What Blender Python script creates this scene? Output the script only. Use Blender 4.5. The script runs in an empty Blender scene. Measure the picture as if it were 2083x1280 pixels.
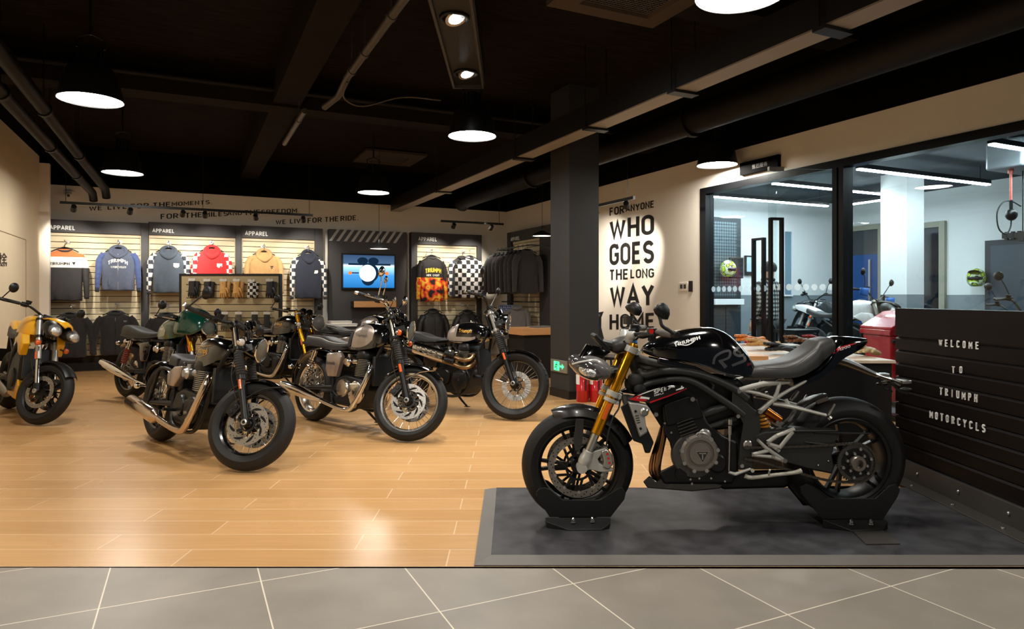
import bpy, bmesh, math, random
from math import sin, cos, pi, radians, sqrt, atan2
from mathutils import Vector, Matrix
from mathutils.bvhtree import BVHTree

V = Vector
random.seed(7)
scene = bpy.context.scene
COL = scene.collection

# ---------------------------------------------------------------- camera, world, exposure
FPX, CX, HY, EYE = 1379.0, 1041.5, 606.0, 1.22      # focal length in pixels, horizon row, eye height
TH = radians(25.5)                                   # the shop's walls are turned against the entrance line

cam_data = bpy.data.cameras.new('camera')
cam_data.sensor_width = 36.0
cam_data.lens = FPX / 2083.0 * 36.0
cam_data.shift_y = -34.0 / 2083.0
cam_data.clip_start = 0.05
cam = bpy.data.objects.new('camera', cam_data)
COL.objects.link(cam)
cam.location = (0, 0, EYE)
cam.rotation_euler = (pi / 2, 0, 0)
scene.camera = cam

world = bpy.data.worlds.new('night')
scene.world = world
world.use_nodes = True
world.node_tree.nodes['Background'].inputs[0].default_value = (0.30, 0.34, 0.42, 1)
world.node_tree.nodes['Background'].inputs[1].default_value = 0.06
vs = scene.view_settings
vs.view_transform = 'Standard'
vs.look = 'None'
vs.gamma = 1.0
vs.use_curve_mapping = False
vs.exposure = 1.28
scene.cycles.use_denoising = True
scene.cycles.max_bounces = 8
scene.cycles.diffuse_bounces = 4
scene.cycles.glossy_bounces = 4
scene.cycles.transmission_bounces = 6
scene.cycles.transparent_max_bounces = 12
scene.cycles.caustics_reflective = False
scene.cycles.caustics_refractive = False
scene.cycles.sample_clamp_indirect = 4.0

# ---------------------------------------------------------------- coordinates
CT, ST = cos(TH), sin(TH)
def W(px, py, Y):
    return V(((px - CX) * Y / FPX, Y, EYE - (py - HY) * Y / FPX))
def R(u, v, z=0.0):
    return V((u * CT - v * ST, u * ST + v * CT, z))
def _ray(px, py):
    x = (px - CX) / FPX
    return (x * CT + ST, -x * ST + CT, -(py - HY) / FPX, x)
def onv(px, py, v):
    a, b, c, x = _ray(px, py); t = v / b
    return V((a * t, v, EYE + c * t))
def onu(px, py, u):
    a, b, c, x = _ray(px, py); t = u / a
    return V((u, b * t, EYE + c * t))
def onz(px, py, z):
    a, b, c, x = _ray(px, py); t = (z - EYE) / c
    return V((a * t, b * t, z))
def wonz(px, py, z):
    Y = (EYE - z) * FPX / (py - HY)
    return V(((px - CX) * Y / FPX, Y, z))

# ---------------------------------------------------------------- materials
MATS = {}
def srgb(c):
    out = []
    for v in c:
        v = v / 255.0
        out.append(v / 12.92 if v <= 0.04045 else ((v + 0.055) / 1.055) ** 2.4)
    return tuple(out)
def mat(name, rgb, rough=0.5, metal=0.0, coat=0.0, noise=None, bump=None, spec=None, emit=None, estr=0.0, lin=False, trans=0.0, ior=1.45, alpha=1.0, sheen=0.0):
    if name in MATS: return MATS[name]
    m = bpy.data.materials.new(name); m.use_nodes = True
    nt = m.node_tree; b = nt.nodes['Principled BSDF']
    c = rgb if lin else srgb(rgb)
    b.inputs['Base Color'].default_value = (*c, 1)
    b.inputs['Roughness'].default_value = rough
    b.inputs['Metallic'].default_value = metal
    b.inputs['Coat Weight'].default_value = coat
    b.inputs['Coat Roughness'].default_value = 0.05
    b.inputs['IOR'].default_value = ior
    b.inputs['Transmission Weight'].default_value = trans
    b.inputs['Alpha'].default_value = alpha
    if sheen: b.inputs['Sheen Weight'].default_value = sheen
    if spec is not None: b.inputs['Specular IOR Level'].default_value = spec
    if emit is not None:
        b.inputs['Emission Color'].default_value = (*srgb(emit), 1)
        b.inputs['Emission Strength'].default_value = estr
    if noise or bump:
        tc = nt.nodes.new('ShaderNodeTexCoord')
    if noise:      # (scale, amount[, stretch])
        n = nt.nodes.new('ShaderNodeTexNoise'); n.inputs['Scale'].default_value = noise[0]; n.inputs['Detail'].default_value = 5
        mp = nt.nodes.new('ShaderNodeMapping')
        if len(noise) > 2: mp.inputs['Scale'].default_value = noise[2]
        nt.links.new(tc.outputs['Object'], mp.inputs[0]); nt.links.new(mp.outputs[0], n.inputs['Vector'])
        r = nt.nodes.new('ShaderNodeValToRGB')
        a = noise[1]
        r.color_ramp.elements[0].position = 0.3; r.color_ramp.elements[1].position = 0.7
        r.color_ramp.elements[0].color = (*[x * (1 - a) for x in c], 1)
        r.color_ramp.elements[1].color = (*[min(1, x * (1 + a)) for x in c], 1)
        nt.links.new(n.outputs[0], r.inputs[0]); nt.links.new(r.outputs[0], b.inputs['Base Color'])
    if bump:       # (scale, strength, distance)
        n2 = nt.nodes.new('ShaderNodeTexNoise'); n2.inputs['Scale'].default_value = bump[0]; n2.inputs['Detail'].default_value = 4
        bp = nt.nodes.new('ShaderNodeBump'); bp.inputs['Strength'].default_value = bump[1]; bp.inputs['Distance'].default_value = bump[2]
        nt.links.new(tc.outputs['Object'], n2.inputs['Vector'])
        nt.links.new(n2.outputs[0], bp.inputs['Height']); nt.links.new(bp.outputs[0], b.inputs['Normal'])
    MATS[name] = m
    return m
def nodes_of(m):
    return m.node_tree, m.node_tree.nodes['Principled BSDF']

M_WHITEWALL = mat('warm_white_paint', (238, 230, 216), 0.7, noise=(1.2, 0.02))
M_LEFTWALL = mat('beige_paint', (222, 206, 176), 0.7, noise=(1.0, 0.02))
M_TANWALL = MATS['warm_white_paint']
M_BLACKPAINT = mat('black_ceiling_paint', (9, 8, 8), 0.85, noise=(2.0, 0.25), spec=.08)
M_CEIL = mat('dark_formwork_concrete', (26, 20, 16), 0.9, noise=(3.0, 0.45, (1, 6, 1)), bump=(8, 0.3, 0.02), spec=.08)
M_BEAM = mat('dark_beam_paint', (30, 25, 21), 0.85, noise=(2.5, 0.2), spec=.08)
M_PIPE = mat('black_pipe_paint', (19, 18, 17), 0.5, noise=(6, 0.2), spec=.2)
M_PILLAR = mat('charcoal_pillar_paint', (52, 52, 51), 0.6, noise=(3, 0.06))
M_BLACKMET = mat('black_powder_coat', (20, 20, 20), 0.42)
M_FRAMEBLK = mat('black_aluminium', (24, 25, 27), 0.3, 0.3)
M_CHAR = mat('charcoal_laminate', (58, 56, 56), 0.55, noise=(5, 0.05))
M_TEXTBLK = mat('black_vinyl_lettering', (28, 25, 23), 0.6)
M_TEXTWHT = mat('white_vinyl_lettering', (238, 238, 234), 0.6)
M_TEXTGRY = mat('grey_decal', (96, 96, 98), 0.35)
M_CHROME = mat('chrome', (225, 225, 225), 0.08, 1.0)
M_STEEL = mat('brushed_steel', (190, 188, 184), 0.28, 1.0)
M_ALU = mat('cast_aluminium', (176, 174, 170), 0.38, 0.85, noise=(30, 0.06))
M_SILVERCAST = mat('silver_painted_casting', (188, 186, 178), 0.42, 0.35, noise=(20, 0.05))
M_DARKCAST = mat('dark_grey_casting', (74, 72, 70), 0.45, 0.4, noise=(25, 0.1))
M_FRAMEGREY = mat('satin_graphite_frame', (50, 50, 48), 0.42, 0.25)
M_TIRE = mat('tyre_rubber', (19, 18, 17), 0.62, noise=(40, 0.12), bump=(60, 0.15, 0.002))
M_GLOSSBLK = mat('gloss_black_paint', (7, 7, 8), 0.12, 0.0, coat=1.0)
M_BLKPLASTIC = mat('black_plastic', (18, 18, 18), 0.4)
M_BLKENGINE = mat('black_engine_paint', (17, 17, 17), 0.38, 0.2)
M_SEAT = mat('black_seat_leather', (44, 43, 42), 0.5, bump=(180, 0.2, 0.001))
M_SEATTOP = mat('grey_seat_suede', (66, 62, 58), 0.7, bump=(220, 0.2, 0.001))
M_GOLD = mat('gold_anodised', (214, 148, 28), 0.22, 0.9)
M_ORANGELENS = mat('orange_reflector', (226, 92, 22), 0.2, coat=1.0)
M_REDLENS = mat('red_lens', (190, 24, 18), 0.2, coat=1.0)
M_RED = mat('red_gloss_paint', (196, 22, 30), 0.25, coat=0.6)
M_GLASSLENS = mat('clear_lens', (240, 243, 245), 0.03, 0.0, trans=0.85)
M_REFLECTOR = mat('faceted_reflector', (225, 225, 222), 0.22, 1.0, bump=(45, 0.6, 0.02))
M_BRONZE = mat('heat_tinted_exhaust', (150, 108, 74), 0.25, 0.95, noise=(8, 0.2))
M_CARBON = mat('carbon_weave', (40, 39, 39), 0.3, coat=0.8)
M_WOODEDGE = mat('oak_veneer', (206, 152, 98), 0.45, noise=(6, 0.1, (1, 1, 14)))
M_RUBBER = mat('grip_rubber', (40, 40, 40), 0.7)

def carbon():
    nt, b = nodes_of(M_CARBON)
    tc = nt.nodes.new('ShaderNodeTexCoord'); ck = nt.nodes.new('ShaderNodeTexChecker')
    mp = nt.nodes.new('ShaderNodeMapping'); mp.inputs['Rotation'].default_value = (0.4, 0.78, 0.3)
    ck.inputs['Scale'].default_value = 260
    ck.inputs[1].default_value = (*srgb((16, 16, 16)), 1); ck.inputs[2].default_value = (*srgb((50, 49, 48)), 1)
    nt.links.new(tc.outputs['Object'], mp.inputs[0]); nt.links.new(mp.outputs[0], ck.inputs[0])
    nt.links.new(ck.outputs[0], b.inputs['Base Color'])
carbon()

# ---------------------------------------------------------------- mesh builder
def frame_of(d):
    d = d.normalized()
    a = V((0, 0, 1)) if abs(d.z) < 0.9 else V((1, 0, 0))
    x = a.cross(d).normalized()
    return x, d.cross(x).normalized(), d

class MB:
    def __init__(s): s.v = []; s.f = []; s.mi = []; s.m = 0; s.mats = []
    def use(s, m):
        if m not in s.mats: s.mats.append(m)
        s.m = s.mats.index(m); return s
    def add(s, vs_, fs, flip=False):
        o = len(s.v); s.v += [V(p) for p in vs_]
        for f in fs:
            f = [i + o for i in f]
            s.f.append(f[::-1] if flip else f); s.mi.append(s.m)
        return s
    def box(s, c, size, M=None):
        x, y, z = [k / 2 for k in size]; c = V(c)
        p = [V((a * x, b * y, d * z)) for d in (-1, 1) for a, b in ((-1, -1), (1, -1), (1, 1), (-1, 1))]
        if M is not None: p = [M @ q for q in p]
        return s.add([c + q for q in p], [(3, 2, 1, 0), (4, 5, 6, 7), (0, 1, 5, 4), (1, 2, 6, 5), (2, 3, 7, 6), (3, 0, 4, 7)])
    def box2(s, a, b):
        a, b = V(a), V(b)
        return s.box((a + b) / 2, [abs(k) for k in (b - a)])
    def rings(s, rs, cap=True, closed=True, loop=False):
        n = len(rs[0]); vs_ = [p for r in rs for p in r]; fs = []
        R_ = len(rs)
        for i in range(R_ if loop else R_ - 1):
            for j in range(n if closed else n - 1):
                k = (j + 1) % n; i2 = (i + 1) % R_
                fs.append((i * n + j, i * n + k, i2 * n + k, i2 * n + j))
        if cap and closed and not loop:
            fs.append(tuple(range(n - 1, -1, -1))); fs.append(tuple((R_ - 1) * n + j for j in range(n)))
        return s.add(vs_, fs)
    def tube(s, pts, r, n=10, cap=True, sub=0, loop=False, squash=None):
        pts = [V(p) for p in pts]
        rr = list(r) if isinstance(r, (list, tuple)) else [r] * len(pts)
        if sub: pts, rr = spline(pts, rr, sub, loop)
        N = len(pts); rs = []; px = None
        for i, p in enumerate(pts):
            if loop: d = pts[(i + 1) % N] - pts[i - 1]
            else: d = pts[min(i + 1, N - 1)] - pts[max(i - 1, 0)]
            if d.length < 1e-9: d = V((0, 0, 1))
            d.normalize()
            if px is None: px = frame_of(d)[0]
            else:
                px = px - d * px.dot(d)
                px = px.normalized() if px.length > 1e-6 else frame_of(d)[0]
            py = d.cross(px)
            sx, sy = squash if squash else (1, 1)
            rs.append([p + (px * cos(2 * pi * k / n) * sx + py * sin(2 * pi * k / n) * sy) * rr[i] for k in range(n)])
        return s.rings(rs, cap, True, loop)
    def cyl(s, a, b, r, r2=None, n=16, cap=True):
        return s.tube([a, b], [r, r if r2 is None else r2], n, cap)
    def lathe(s, prof, o, d, n=24, cap=True, loop=False):
        """prof: (radius, distance along d)"""
        o = V(o); x, y, d = frame_of(V(d))
        rs = [[o + d * h + (x * cos(2 * pi * k / n) + y * sin(2 * pi * k / n)) * max(r, 1e-4) for k in range(n)] for r, h in prof]
        return s.rings(rs, cap, True, loop)
    def ell(s, c, rad, M=None, n=16, m=10, a0=-pi / 2, a1=pi / 2, p=1.0):
        c = V(c); rs = []
        sg = lambda t: math.copysign(abs(t) ** p, t)
        for i in range(m + 1):
            a = a0 + (a1 - a0) * i / m
            row = []
            for k in range(n):
                t = 2 * pi * k / n
                q = V((rad[0] * sg(cos(a)) * sg(cos(t)), rad[1] * sg(cos(a)) * sg(sin(t)), rad[2] * sg(sin(a))))
                if abs(cos(a)) < 1e-6: q = V((1e-4 * cos(t), 1e-4 * sin(t), rad[2] * sg(sin(a))))
                row.append(c + (M @ q if M is not None else q))
            rs.append(row)
        return s.rings(rs, True)
    def torus(s, c, d, Rr, r, n=32, m=10, squash=None):
        c = V(c); x, y, d = frame_of(V(d))
        sx, sy = squash if squash else (1, 1)
        rs = []
        for i in range(n):
            t = 2 * pi * i / n; e = x * cos(t) + y * sin(t)
            rs.append([c + e * (Rr + r * sx * cos(2 * pi * k / m)) + d * (r * sy * sin(2 * pi * k / m)) for k in range(m)])
        return s.rings(rs, False, True, True)
    def prism(s, top, bot):
        """two congruent outlines"""
        n = len(top)
        return s.add(list(top) + list(bot), [tuple(range(n)), tuple(range(2 * n - 1, n - 1, -1))] + [(i, i + n, (i + 1) % n + n, (i + 1) % n) for i in range(n)])
    def bar(s, a, b, w, t, up):
        """flat bar from a to b, width w across, thickness t along up"""
        a, b, up = V(a), V(b), V(up).normalized()
        d = (b - a).normalized(); x = d.cross(up).normalized()
        P = lambda p: [p + x * w / 2 + up * t / 2, p - x * w / 2 + up * t / 2, p - x * w / 2 - up * t / 2, p + x * w / 2 - up * t / 2]
        return s.rings([P(a), P(b)])
    def quad(s, a, b, c, d): return s.add([a, b, c, d], [(0, 1, 2, 3)])
    def xform(s, M):
        s.v = [M @ p for p in s.v]; return s
    def build(s, name, m=None, parent=None, world=False, ang=32, bevel=0.0, seg=2, sub=0, flat=False, label=None, org=None, fix=True):
        me = bpy.data.meshes.new(name)
        vs_ = s.v
        loc = V((0, 0, 0))
        if world and parent is not None:
            inv = wm(parent).inverted(); vs_ = [inv @ p for p in vs_]
        if parent is None:
            if org is None:
                lo = V([min(p[i] for p in vs_) for i in range(3)]); hi = V([max(p[i] for p in vs_) for i in range(3)])
                org = V(((lo.x + hi.x) / 2, (lo.y + hi.y) / 2, lo.z))
            loc = V(org); vs_ = [p - loc for p in vs_]
        me.from_pydata([tuple(p) for p in vs_], [], s.f)
        if fix:
            bm = bmesh.new(); bm.from_mesh(me); bmesh.ops.recalc_face_normals(bm, faces=bm.faces); bm.to_mesh(me); bm.free()
        if s.mats:
            for q in s.mats: me.materials.append(q)
            me.polygons.foreach_set('material_index', s.mi)
        elif m is not None: me.materials.append(m)
        if not flat:
            me.polygons.foreach_set('use_smooth', [True] * len(me.polygons))
            me.set_sharp_from_angle(angle=radians(ang))
        me.update()
        o = bpy.data.objects.new(name, me); COL.objects.link(o)
        o.location = loc
        if parent is not None: o.parent = parent
        if bevel:
            b = o.modifiers.new('bevel', 'BEVEL'); b.width = bevel; b.segments = seg; b.limit_method = 'ANGLE'; b.angle_limit = radians(40)
            b.harden_normals = False
        if sub:
            q = o.modifiers.new('smooth', 'SUBSURF'); q.levels = sub; q.render_levels = sub
        if label: o['label'] = label
        return o

def spline(pts, rr, sub, loop=False):
    N = len(pts); op, orr = [], []
    rng = range(N if loop else N - 1)
    for i in rng:
        p0 = pts[i - 1] if (loop or i > 0) else pts[0] * 2 - pts[1]
        p1 = pts[i]; p2 = pts[(i + 1) % N]
        p3 = pts[(i + 2) % N] if (loop or i + 2 < N) else p2 * 2 - p1
        r1, r2 = rr[i], rr[(i + 1) % N]
        for k in range(sub):
            t = k / sub
            op.append(0.5 * ((2 * p1) + (p2 - p0) * t + (2 * p0 - 5 * p1 + 4 * p2 - p3) * t * t + (3 * p1 - p0 - 3 * p2 + p3) * t ** 3))
            orr.append(r1 + (r2 - r1) * t)
    if not loop: op.append(pts[-1]); orr.append(rr[-1])
    return op, orr

def wm(o):
    M = o.matrix_basis.copy()
    while o.parent is not None:
        o = o.parent; M = o.matrix_basis @ M
    return M

def tag(o, label, cat, group=None, kind=None):
    o['label'] = label; o['category'] = cat
    if group: o['group'] = group
    if kind: o['kind'] = kind
    return o
def thing(name, label, cat, loc=(0, 0, 0), rz=0.0, group=None):
    o = bpy.data.objects.new(name, None); COL.objects.link(o)
    o.empty_display_size = 0.1
    o.location = loc; o.rotation_euler = (0, 0, rz)
    return tag(o, label, cat, group)
def struct(o, label=None, cat=None):
    o['kind'] = 'structure'
    if label: o['label'] = label
    if cat: o['category'] = cat
    return o
def roomthing(name, label, cat, u, v, z, group=None):
    return thing(name, label, cat, R(u, v, z), TH, group)
def rbox(mb, a, b):
    """box between two room coordinate corners, in world space"""
    a, b = V(a), V(b)
    c = (a + b) / 2
    return mb.box(R(*c), [abs(k) for k in (b - a)], Matrix.Rotation(TH, 3, 'Z'))
def dup(o, parent=None):
    c = o.copy(); COL.objects.link(c)
    if parent is not None: c.parent = parent
    for ch in list(o.children): dup(ch, c)
    return c

# ---------------------------------------------------------------- lettering: a plain stroke alphabet for signs, the built-in face for Chinese
def _arc(cx, cy, rx, ry, a0, a1, n=10):
    return [(cx + rx * cos(radians(a0 + (a1 - a0) * i / n)), cy + ry * sin(radians(a0 + (a1 - a0) * i / n))) for i in range(n + 1)]
def _o(w, y0=0, y1=1, r=None):
    r = r or w * .5
    return _arc(w - r, y1 - r, r, r, 0, 90, 7) + _arc(r, y1 - r, r, r, 90, 180, 7) + _arc(r, y0 + r, r, r, 180, 270, 7) + _arc(w - r, y0 + r, r, r, 270, 360, 7)
def _bowl(w, y0, y1): 
    r = (y1 - y0) / 2; return [(0, y1)] + _arc(w - r, (y0 + y1) / 2, r, r, 90, -90, 10) + [(0, y0)]
_S = lambda w: _arc(w * .5, .75, w * .5, .25, 20, 90, 4) + _arc(w * .5, .76, w * .5, .24, 90, 230, 7)[1:] + _arc(w * .5, .25, w * .5, .27, 60, 0, 5)[1:] + _arc(w * .5, .25, w * .5, .25, 0, -160, 9)[1:]
_w = .46
GLYPHS = {   # letter: (width, [polyline, ...]); True at the front closes the line
 'A': (.54, [[(0, 0), (.27, 1), (.54, 0)], [(.09, .3), (.45, .3)]]), 'B': (_w, [[(0, 0), (0, 1)], _bowl(_w * .95, .53, 1), _bowl(_w, 0, .53)]),
 'C': (_w, [_arc(_w / 2, .77, _w / 2, .23, 5, 180) + _arc(_w / 2, .23, _w / 2, .23, 180, 355)]), 'D': (_w, [[(0, 0), (0, 1)], [(0, 1)] + _arc(_w - .23, .77, .23, .23, 90, 0) + _arc(_w - .23, .23, .23, .23, 0, -90) + [(0, 0)]]),
 'E': (.40, [[(.40, 1), (0, 1), (0, 0), (.40, 0)], [(0, .52), (.35, .52)]]), 'F': (.38, [[(.38, 1), (0, 1), (0, 0)], [(0, .52), (.33, .52)]]),
 'G': (_w, [_arc(_w / 2, .77, _w / 2, .23, 5, 180) + _arc(_w / 2, .23, _w / 2, .23, 180, 360) + [(_w, .48), (_w * .55, .48)]]), 'H': (_w, [[(0, 0), (0, 1)], [(_w, 0), (_w, 1)], [(0, .52), (_w, .52)]]),
 'I': (.02, [[(.01, 0), (.01, 1)]]), 'L': (.38, [[(0, 1), (0, 0), (.38, 0)]]), 'M': (.60, [[(0, 0), (0, 1), (.30, .35), (.60, 1), (.60, 0)]]), 'N': (_w, [[(0, 0), (0, 1), (_w, 0), (_w, 1)]]),
 'O': (_w, [[True] + _o(_w)]), 'P': (_w * .96, [[(0, 0), (0, 1)], _bowl(_w * .96, .46, 1)]), 'R': (_w, [[(0, 0), (0, 1)], _bowl(_w * .96, .48, 1), [(_w * .45, .48), (_w, 0)]]),
 'S': (_w, [_S(_w)]), 'T': (.46, [[(0, 1), (.46, 1)], [(.23, 1), (.23, 0)]]), 'U': (_w, [[(0, 1), (0, .23)] + _arc(_w / 2, .23, _w / 2, .23, 180, 360) + [(_w, 1)]]),
 'V': (.52, [[(0, 1), (.26, 0), (.52, 1)]]), 'W': (.76, [[(0, 1), (.19, 0), (.38, .92), (.57, 0), (.76, 1)]]), 'Y': (.52, [[(0, 1), (.26, .45), (.52, 1)], [(.26, .45), (.26, 0)]]),
 '.': (.02, [[(.01, 0), (.01, .02)]]), '1': (.22, [[(0, .8), (.22, 1), (.22, 0)]]), '2': (_w, [_arc(_w / 2, .76, _w / 2, .24, 165, 0) + _arc(_w / 2, .76, _w / 2, .3, 0, -40, 4)[1:] + [(0, 0), (_w, 0)]]), '0': (_w, [[True] + _o(_w)]),
 '▽': (.9, [[True, (0, 1), (.45, 0), (.9, 1)]]), '▼': (.9, [[True, (0, 1), (.45, 0), (.9, 1)], [True, (.25, .82), (.45, .4), (.65, .82)]]),
}
def stroke_mesh(lines, t):
    vs_, fs = [], []
    for ln in lines:
        closed = ln[0] is True
        P = [V((p[0], p[1], 0)) for p in (ln[1:] if closed else ln)]
        P = [p for i, p in enumerate(P) if i == 0 or (p - P[i - 1]).length > 1e-5]
        if closed and (P[0] - P[-1]).length < 1e-5: P.pop()
        n = len(P); o = len(vs_)
        for i, p in enumerate(P):
            a = P[i - 1] if (closed or i > 0) else None; b = P[(i + 1) % n] if (closed or i < n - 1) else None
            d1 = (p - a).normalized() if a is not None else (b - p).normalized(); d2 = (b - p).normalized() if b is not None else d1
            n1 = V((-d1.y, d1.x, 0)); n2 = V((-d2.y, d2.x, 0)); m = (n1 + n2)
            m = m.normalized() if m.length > 1e-4 else n1
            k = t / max(.42, m.dot(n1))
            q = p.copy()
            if not closed and i == 0: q = p - d2 * 0
            vs_ += [(q.x + m.x * k, q.y + m.y * k), (q.x - m.x * k, q.y - m.y * k)]
        for i in range(n if closed else n - 1):
            j = (i + 1) % n; fs.append((o + 2 * i, o + 2 * i + 1, o + 2 * j + 1, o + 2 * j))
    return vs_, fs
_font_cache = {}
def letters(txt, bold=0.0, weight=.08, gap=.28):
    key = (txt, bold)
    if key in _font_cache: return _font_cache[key]
    if all(c in GLYPHS or c == ' ' for c in txt):
        t = weight + bold; x = 0; vs_, fs = [], []
        for c in txt:
            if c == ' ': x += .58; continue
            w, lines = GLYPHS[c]
            ins = lambda p: p if p is True else (p[0] + x, t + p[1] * (1 - 2 * t))
            a, f = stroke_mesh([[ins(p) for p in l] for l in lines], t)
            # flat ends: stems reach the cap height
            a = [(q[0], 0 if q[1] < t + .002 and q[1] > t - .002 else (1 if abs(q[1] - (1 - t)) < .002 else q[1])) for q in a]
            o = len(vs_); vs_ += a; fs += [tuple(i + o for i in g) for g in f]; x += w + gap
        vs_ = [V((q[0], q[1], 0)) for q in vs_]
    else:
        cu = bpy.data.curves.new('lettering', 'FONT'); cu.body = txt; cu.size = 1.0; cu.offset = bold; cu.resolution_u = 3
        ob = bpy.data.objects.new('lettering', cu); COL.objects.link(ob)
        dg = bpy.context.evaluated_depsgraph_get()
        me = bpy.data.meshes.new_from_object(ob.evaluated_get(dg))
        vs_ = [v.co.copy() for v in me.vertices]; fs = [tuple(p.vertices) for p in me.polygons]
        bpy.data.objects.remove(ob); bpy.data.curves.remove(cu); bpy.data.meshes.remove(me)
    x0 = min(v.x for v in vs_); x1 = max(v.x for v in vs_); y0 = min(v.y for v in vs_); y1 = max(v.y for v in vs_)
    vs_ = [((v.x - x0) / (x1 - x0), (v.y - y0) / (y1 - y0)) for v in vs_]
    _font_cache[key] = (vs_, fs, (x1 - x0) / (y1 - y0))
    return _font_cache[key]
def write(mb, txt, fn, bold=0.0, shear=0.0):
    """fn(s, t) with s, t in 0..1 across and up -> point"""
    vs_, fs, _ = letters(txt, bold)
    return mb.add([fn(a + shear * b, b) for a, b in vs_], fs)
def write_quad(mb, txt, p00, p10, p01, bold=0.0, off=None, shear=0.0):
    p00, p10, p01 = V(p00), V(p10), V(p01)
    o = V(off) if off is not None else V((0, 0, 0))
    return write(mb, txt, lambda a, b: p00 + (p10 - p00) * a + (p01 - p00) * b + o, bold, shear)
# ================================================================ special surface materials
def wood_floor():
    m = mat('oak_plank_floor', (196, 150, 98), 0.24); nt, b = nodes_of(m); L = nt.links.new
    tc = nt.nodes.new('ShaderNodeTexCoord')
    br = nt.nodes.new('ShaderNodeTexBrick'); br.offset = 0.37; br.offset_frequency = 2; br.squash = 1.0
    br.inputs['Scale'].default_value = 1.0; br.inputs['Brick Width'].default_value = 1.25; br.inputs['Row Height'].default_value = 0.209
    br.inputs['Mortar Size'].default_value = 0.0035; br.inputs['Mortar Smooth'].default_value = 0.1
    br.inputs['Color1'].default_value = (*srgb((202, 158, 106)), 1); br.inputs['Color2'].default_value = (*srgb((191, 147, 95)), 1)
    br.inputs['Mortar'].default_value = (*srgb((222, 190, 150)), 1)  # seams paler than the planks, standing in for light their edges reflect
    mp0 = nt.nodes.new('ShaderNodeMapping'); mp0.inputs['Location'].default_value = (0.3, -3.285 + 0.0, 0)
    L(tc.outputs['Object'], mp0.inputs[0]); L(mp0.outputs[0], br.inputs['Vector'])
    n = nt.nodes.new('ShaderNodeTexNoise'); n.inputs['Scale'].default_value = 5.0; n.inputs['Detail'].default_value = 4
    mp = nt.nodes.new('ShaderNodeMapping'); mp.inputs['Scale'].default_value = (0.45, 9.0, 1)
    L(tc.outputs['Object'], mp.inputs[0]); L(mp.outputs[0], n.inputs['Vector'])
    r = nt.nodes.new('ShaderNodeValToRGB'); r.color_ramp.elements[0].position = 0.32; r.color_ramp.elements[1].position = 0.72
    r.color_ramp.elements[0].color = (0.93, 0.91, 0.89, 1); r.color_ramp.elements[1].color = (1.05, 1.04, 1.03, 1)
    mx = nt.nodes.new('ShaderNodeMixRGB'); mx.blend_type = 'MULTIPLY'; mx.inputs[0].default_value = 1
    L(n.outputs[0], r.inputs[0]); L(br.outputs['Color'], mx.inputs[1]); L(r.outputs[0], mx.inputs[2]); L(mx.outputs[0], b.inputs['Base Color'])
    n3 = nt.nodes.new('ShaderNodeTexNoise'); n3.inputs['Scale'].default_value = 1.3
    r3 = nt.nodes.new('ShaderNodeMapRange'); r3.inputs['To Min'].default_value = 0.22; r3.inputs['To Max'].default_value = 0.36
    L(tc.outputs['Object'], n3.inputs['Vector']); L(n3.outputs[0], r3.inputs[0]); L(r3.outputs[0], b.inputs['Roughness'])
    return m
M_FLOOR = wood_floor()
def tile_floor():
    m = mat('grey_stone_tile', (140, 132, 121), 0.42); nt, b = nodes_of(m); L = nt.links.new
    tc = nt.nodes.new('ShaderNodeTexCoord')
    mp = nt.nodes.new('ShaderNodeMapping'); mp.vector_type = 'TEXTURE'
    mp.inputs['Rotation'].default_value = (0, 0, TH)
    p = R(0.281, 3.098); mp.inputs['Location'].default_value = (p.x, p.y, 0)
    br = nt.nodes.new('ShaderNodeTexBrick'); br.offset = 0.0; br.squash = 1.0
    br.inputs['Scale'].default_value = 1.0; br.inputs['Brick Width'].default_value = 0.6; br.inputs['Row Height'].default_value = 0.6
    br.inputs['Mortar Size'].default_value = 0.0032; br.inputs['Mortar Smooth'].default_value = 0.2
    br.inputs['Color1'].default_value = (*srgb((149, 142, 132)), 1); br.inputs['Color2'].default_value = (*srgb((142, 135, 125)), 1)
    br.inputs['Mortar'].default_value = (*srgb((226, 216, 198)), 1)
    L(tc.outputs['Object'], mp.inputs[0]); L(mp.outputs[0], br.inputs['Vector'])
    n = nt.nodes.new('ShaderNodeTexNoise'); n.inputs['Scale'].default_value = 3.0; n.inputs['Detail'].default_value = 8
    r = nt.nodes.new('ShaderNodeValToRGB'); r.color_ramp.elements[0].position = 0.3; r.color_ramp.elements[1].position = 0.7
    r.color_ramp.elements[0].color = (0.86, 0.86, 0.86, 1); r.color_ramp.elements[1].color = (1.08, 1.06, 1.05, 1)
    mx = nt.nodes.new('ShaderNodeMixRGB'); mx.blend_type = 'MULTIPLY'; mx.inputs[0].default_value = 1
    L(tc.outputs['Object'], n.inputs['Vector']); L(n.outputs[0], r.inputs[0]); L(br.outputs['Color'], mx.inputs[1]); L(r.outputs[0], mx.inputs[2]); L(mx.outputs[0], b.inputs['Base Color'])
    return m
M_TILE = tile_floor()
def two_tone(name, low, high, z):
    m = mat(name, high, 0.55); nt, b = nodes_of(m); L = nt.links.new
    tc = nt.nodes.new('ShaderNodeTexCoord'); sp = nt.nodes.new('ShaderNodeSeparateXYZ'); g = nt.nodes.new('ShaderNodeMath'); g.operation = 'GREATER_THAN'; g.inputs[1].default_value = z
    mx = nt.nodes.new('ShaderNodeMixRGB'); mx.inputs[1].default_value = (*srgb(low), 1); mx.inputs[2].default_value = (*srgb(high), 1)
    L(tc.outputs['Object'], sp.inputs[0]); L(sp.outputs[2], g.inputs[0]); L(g.outputs[0], mx.inputs[0]); L(mx.outputs[0], b.inputs['Base Color'])
    return m
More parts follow.
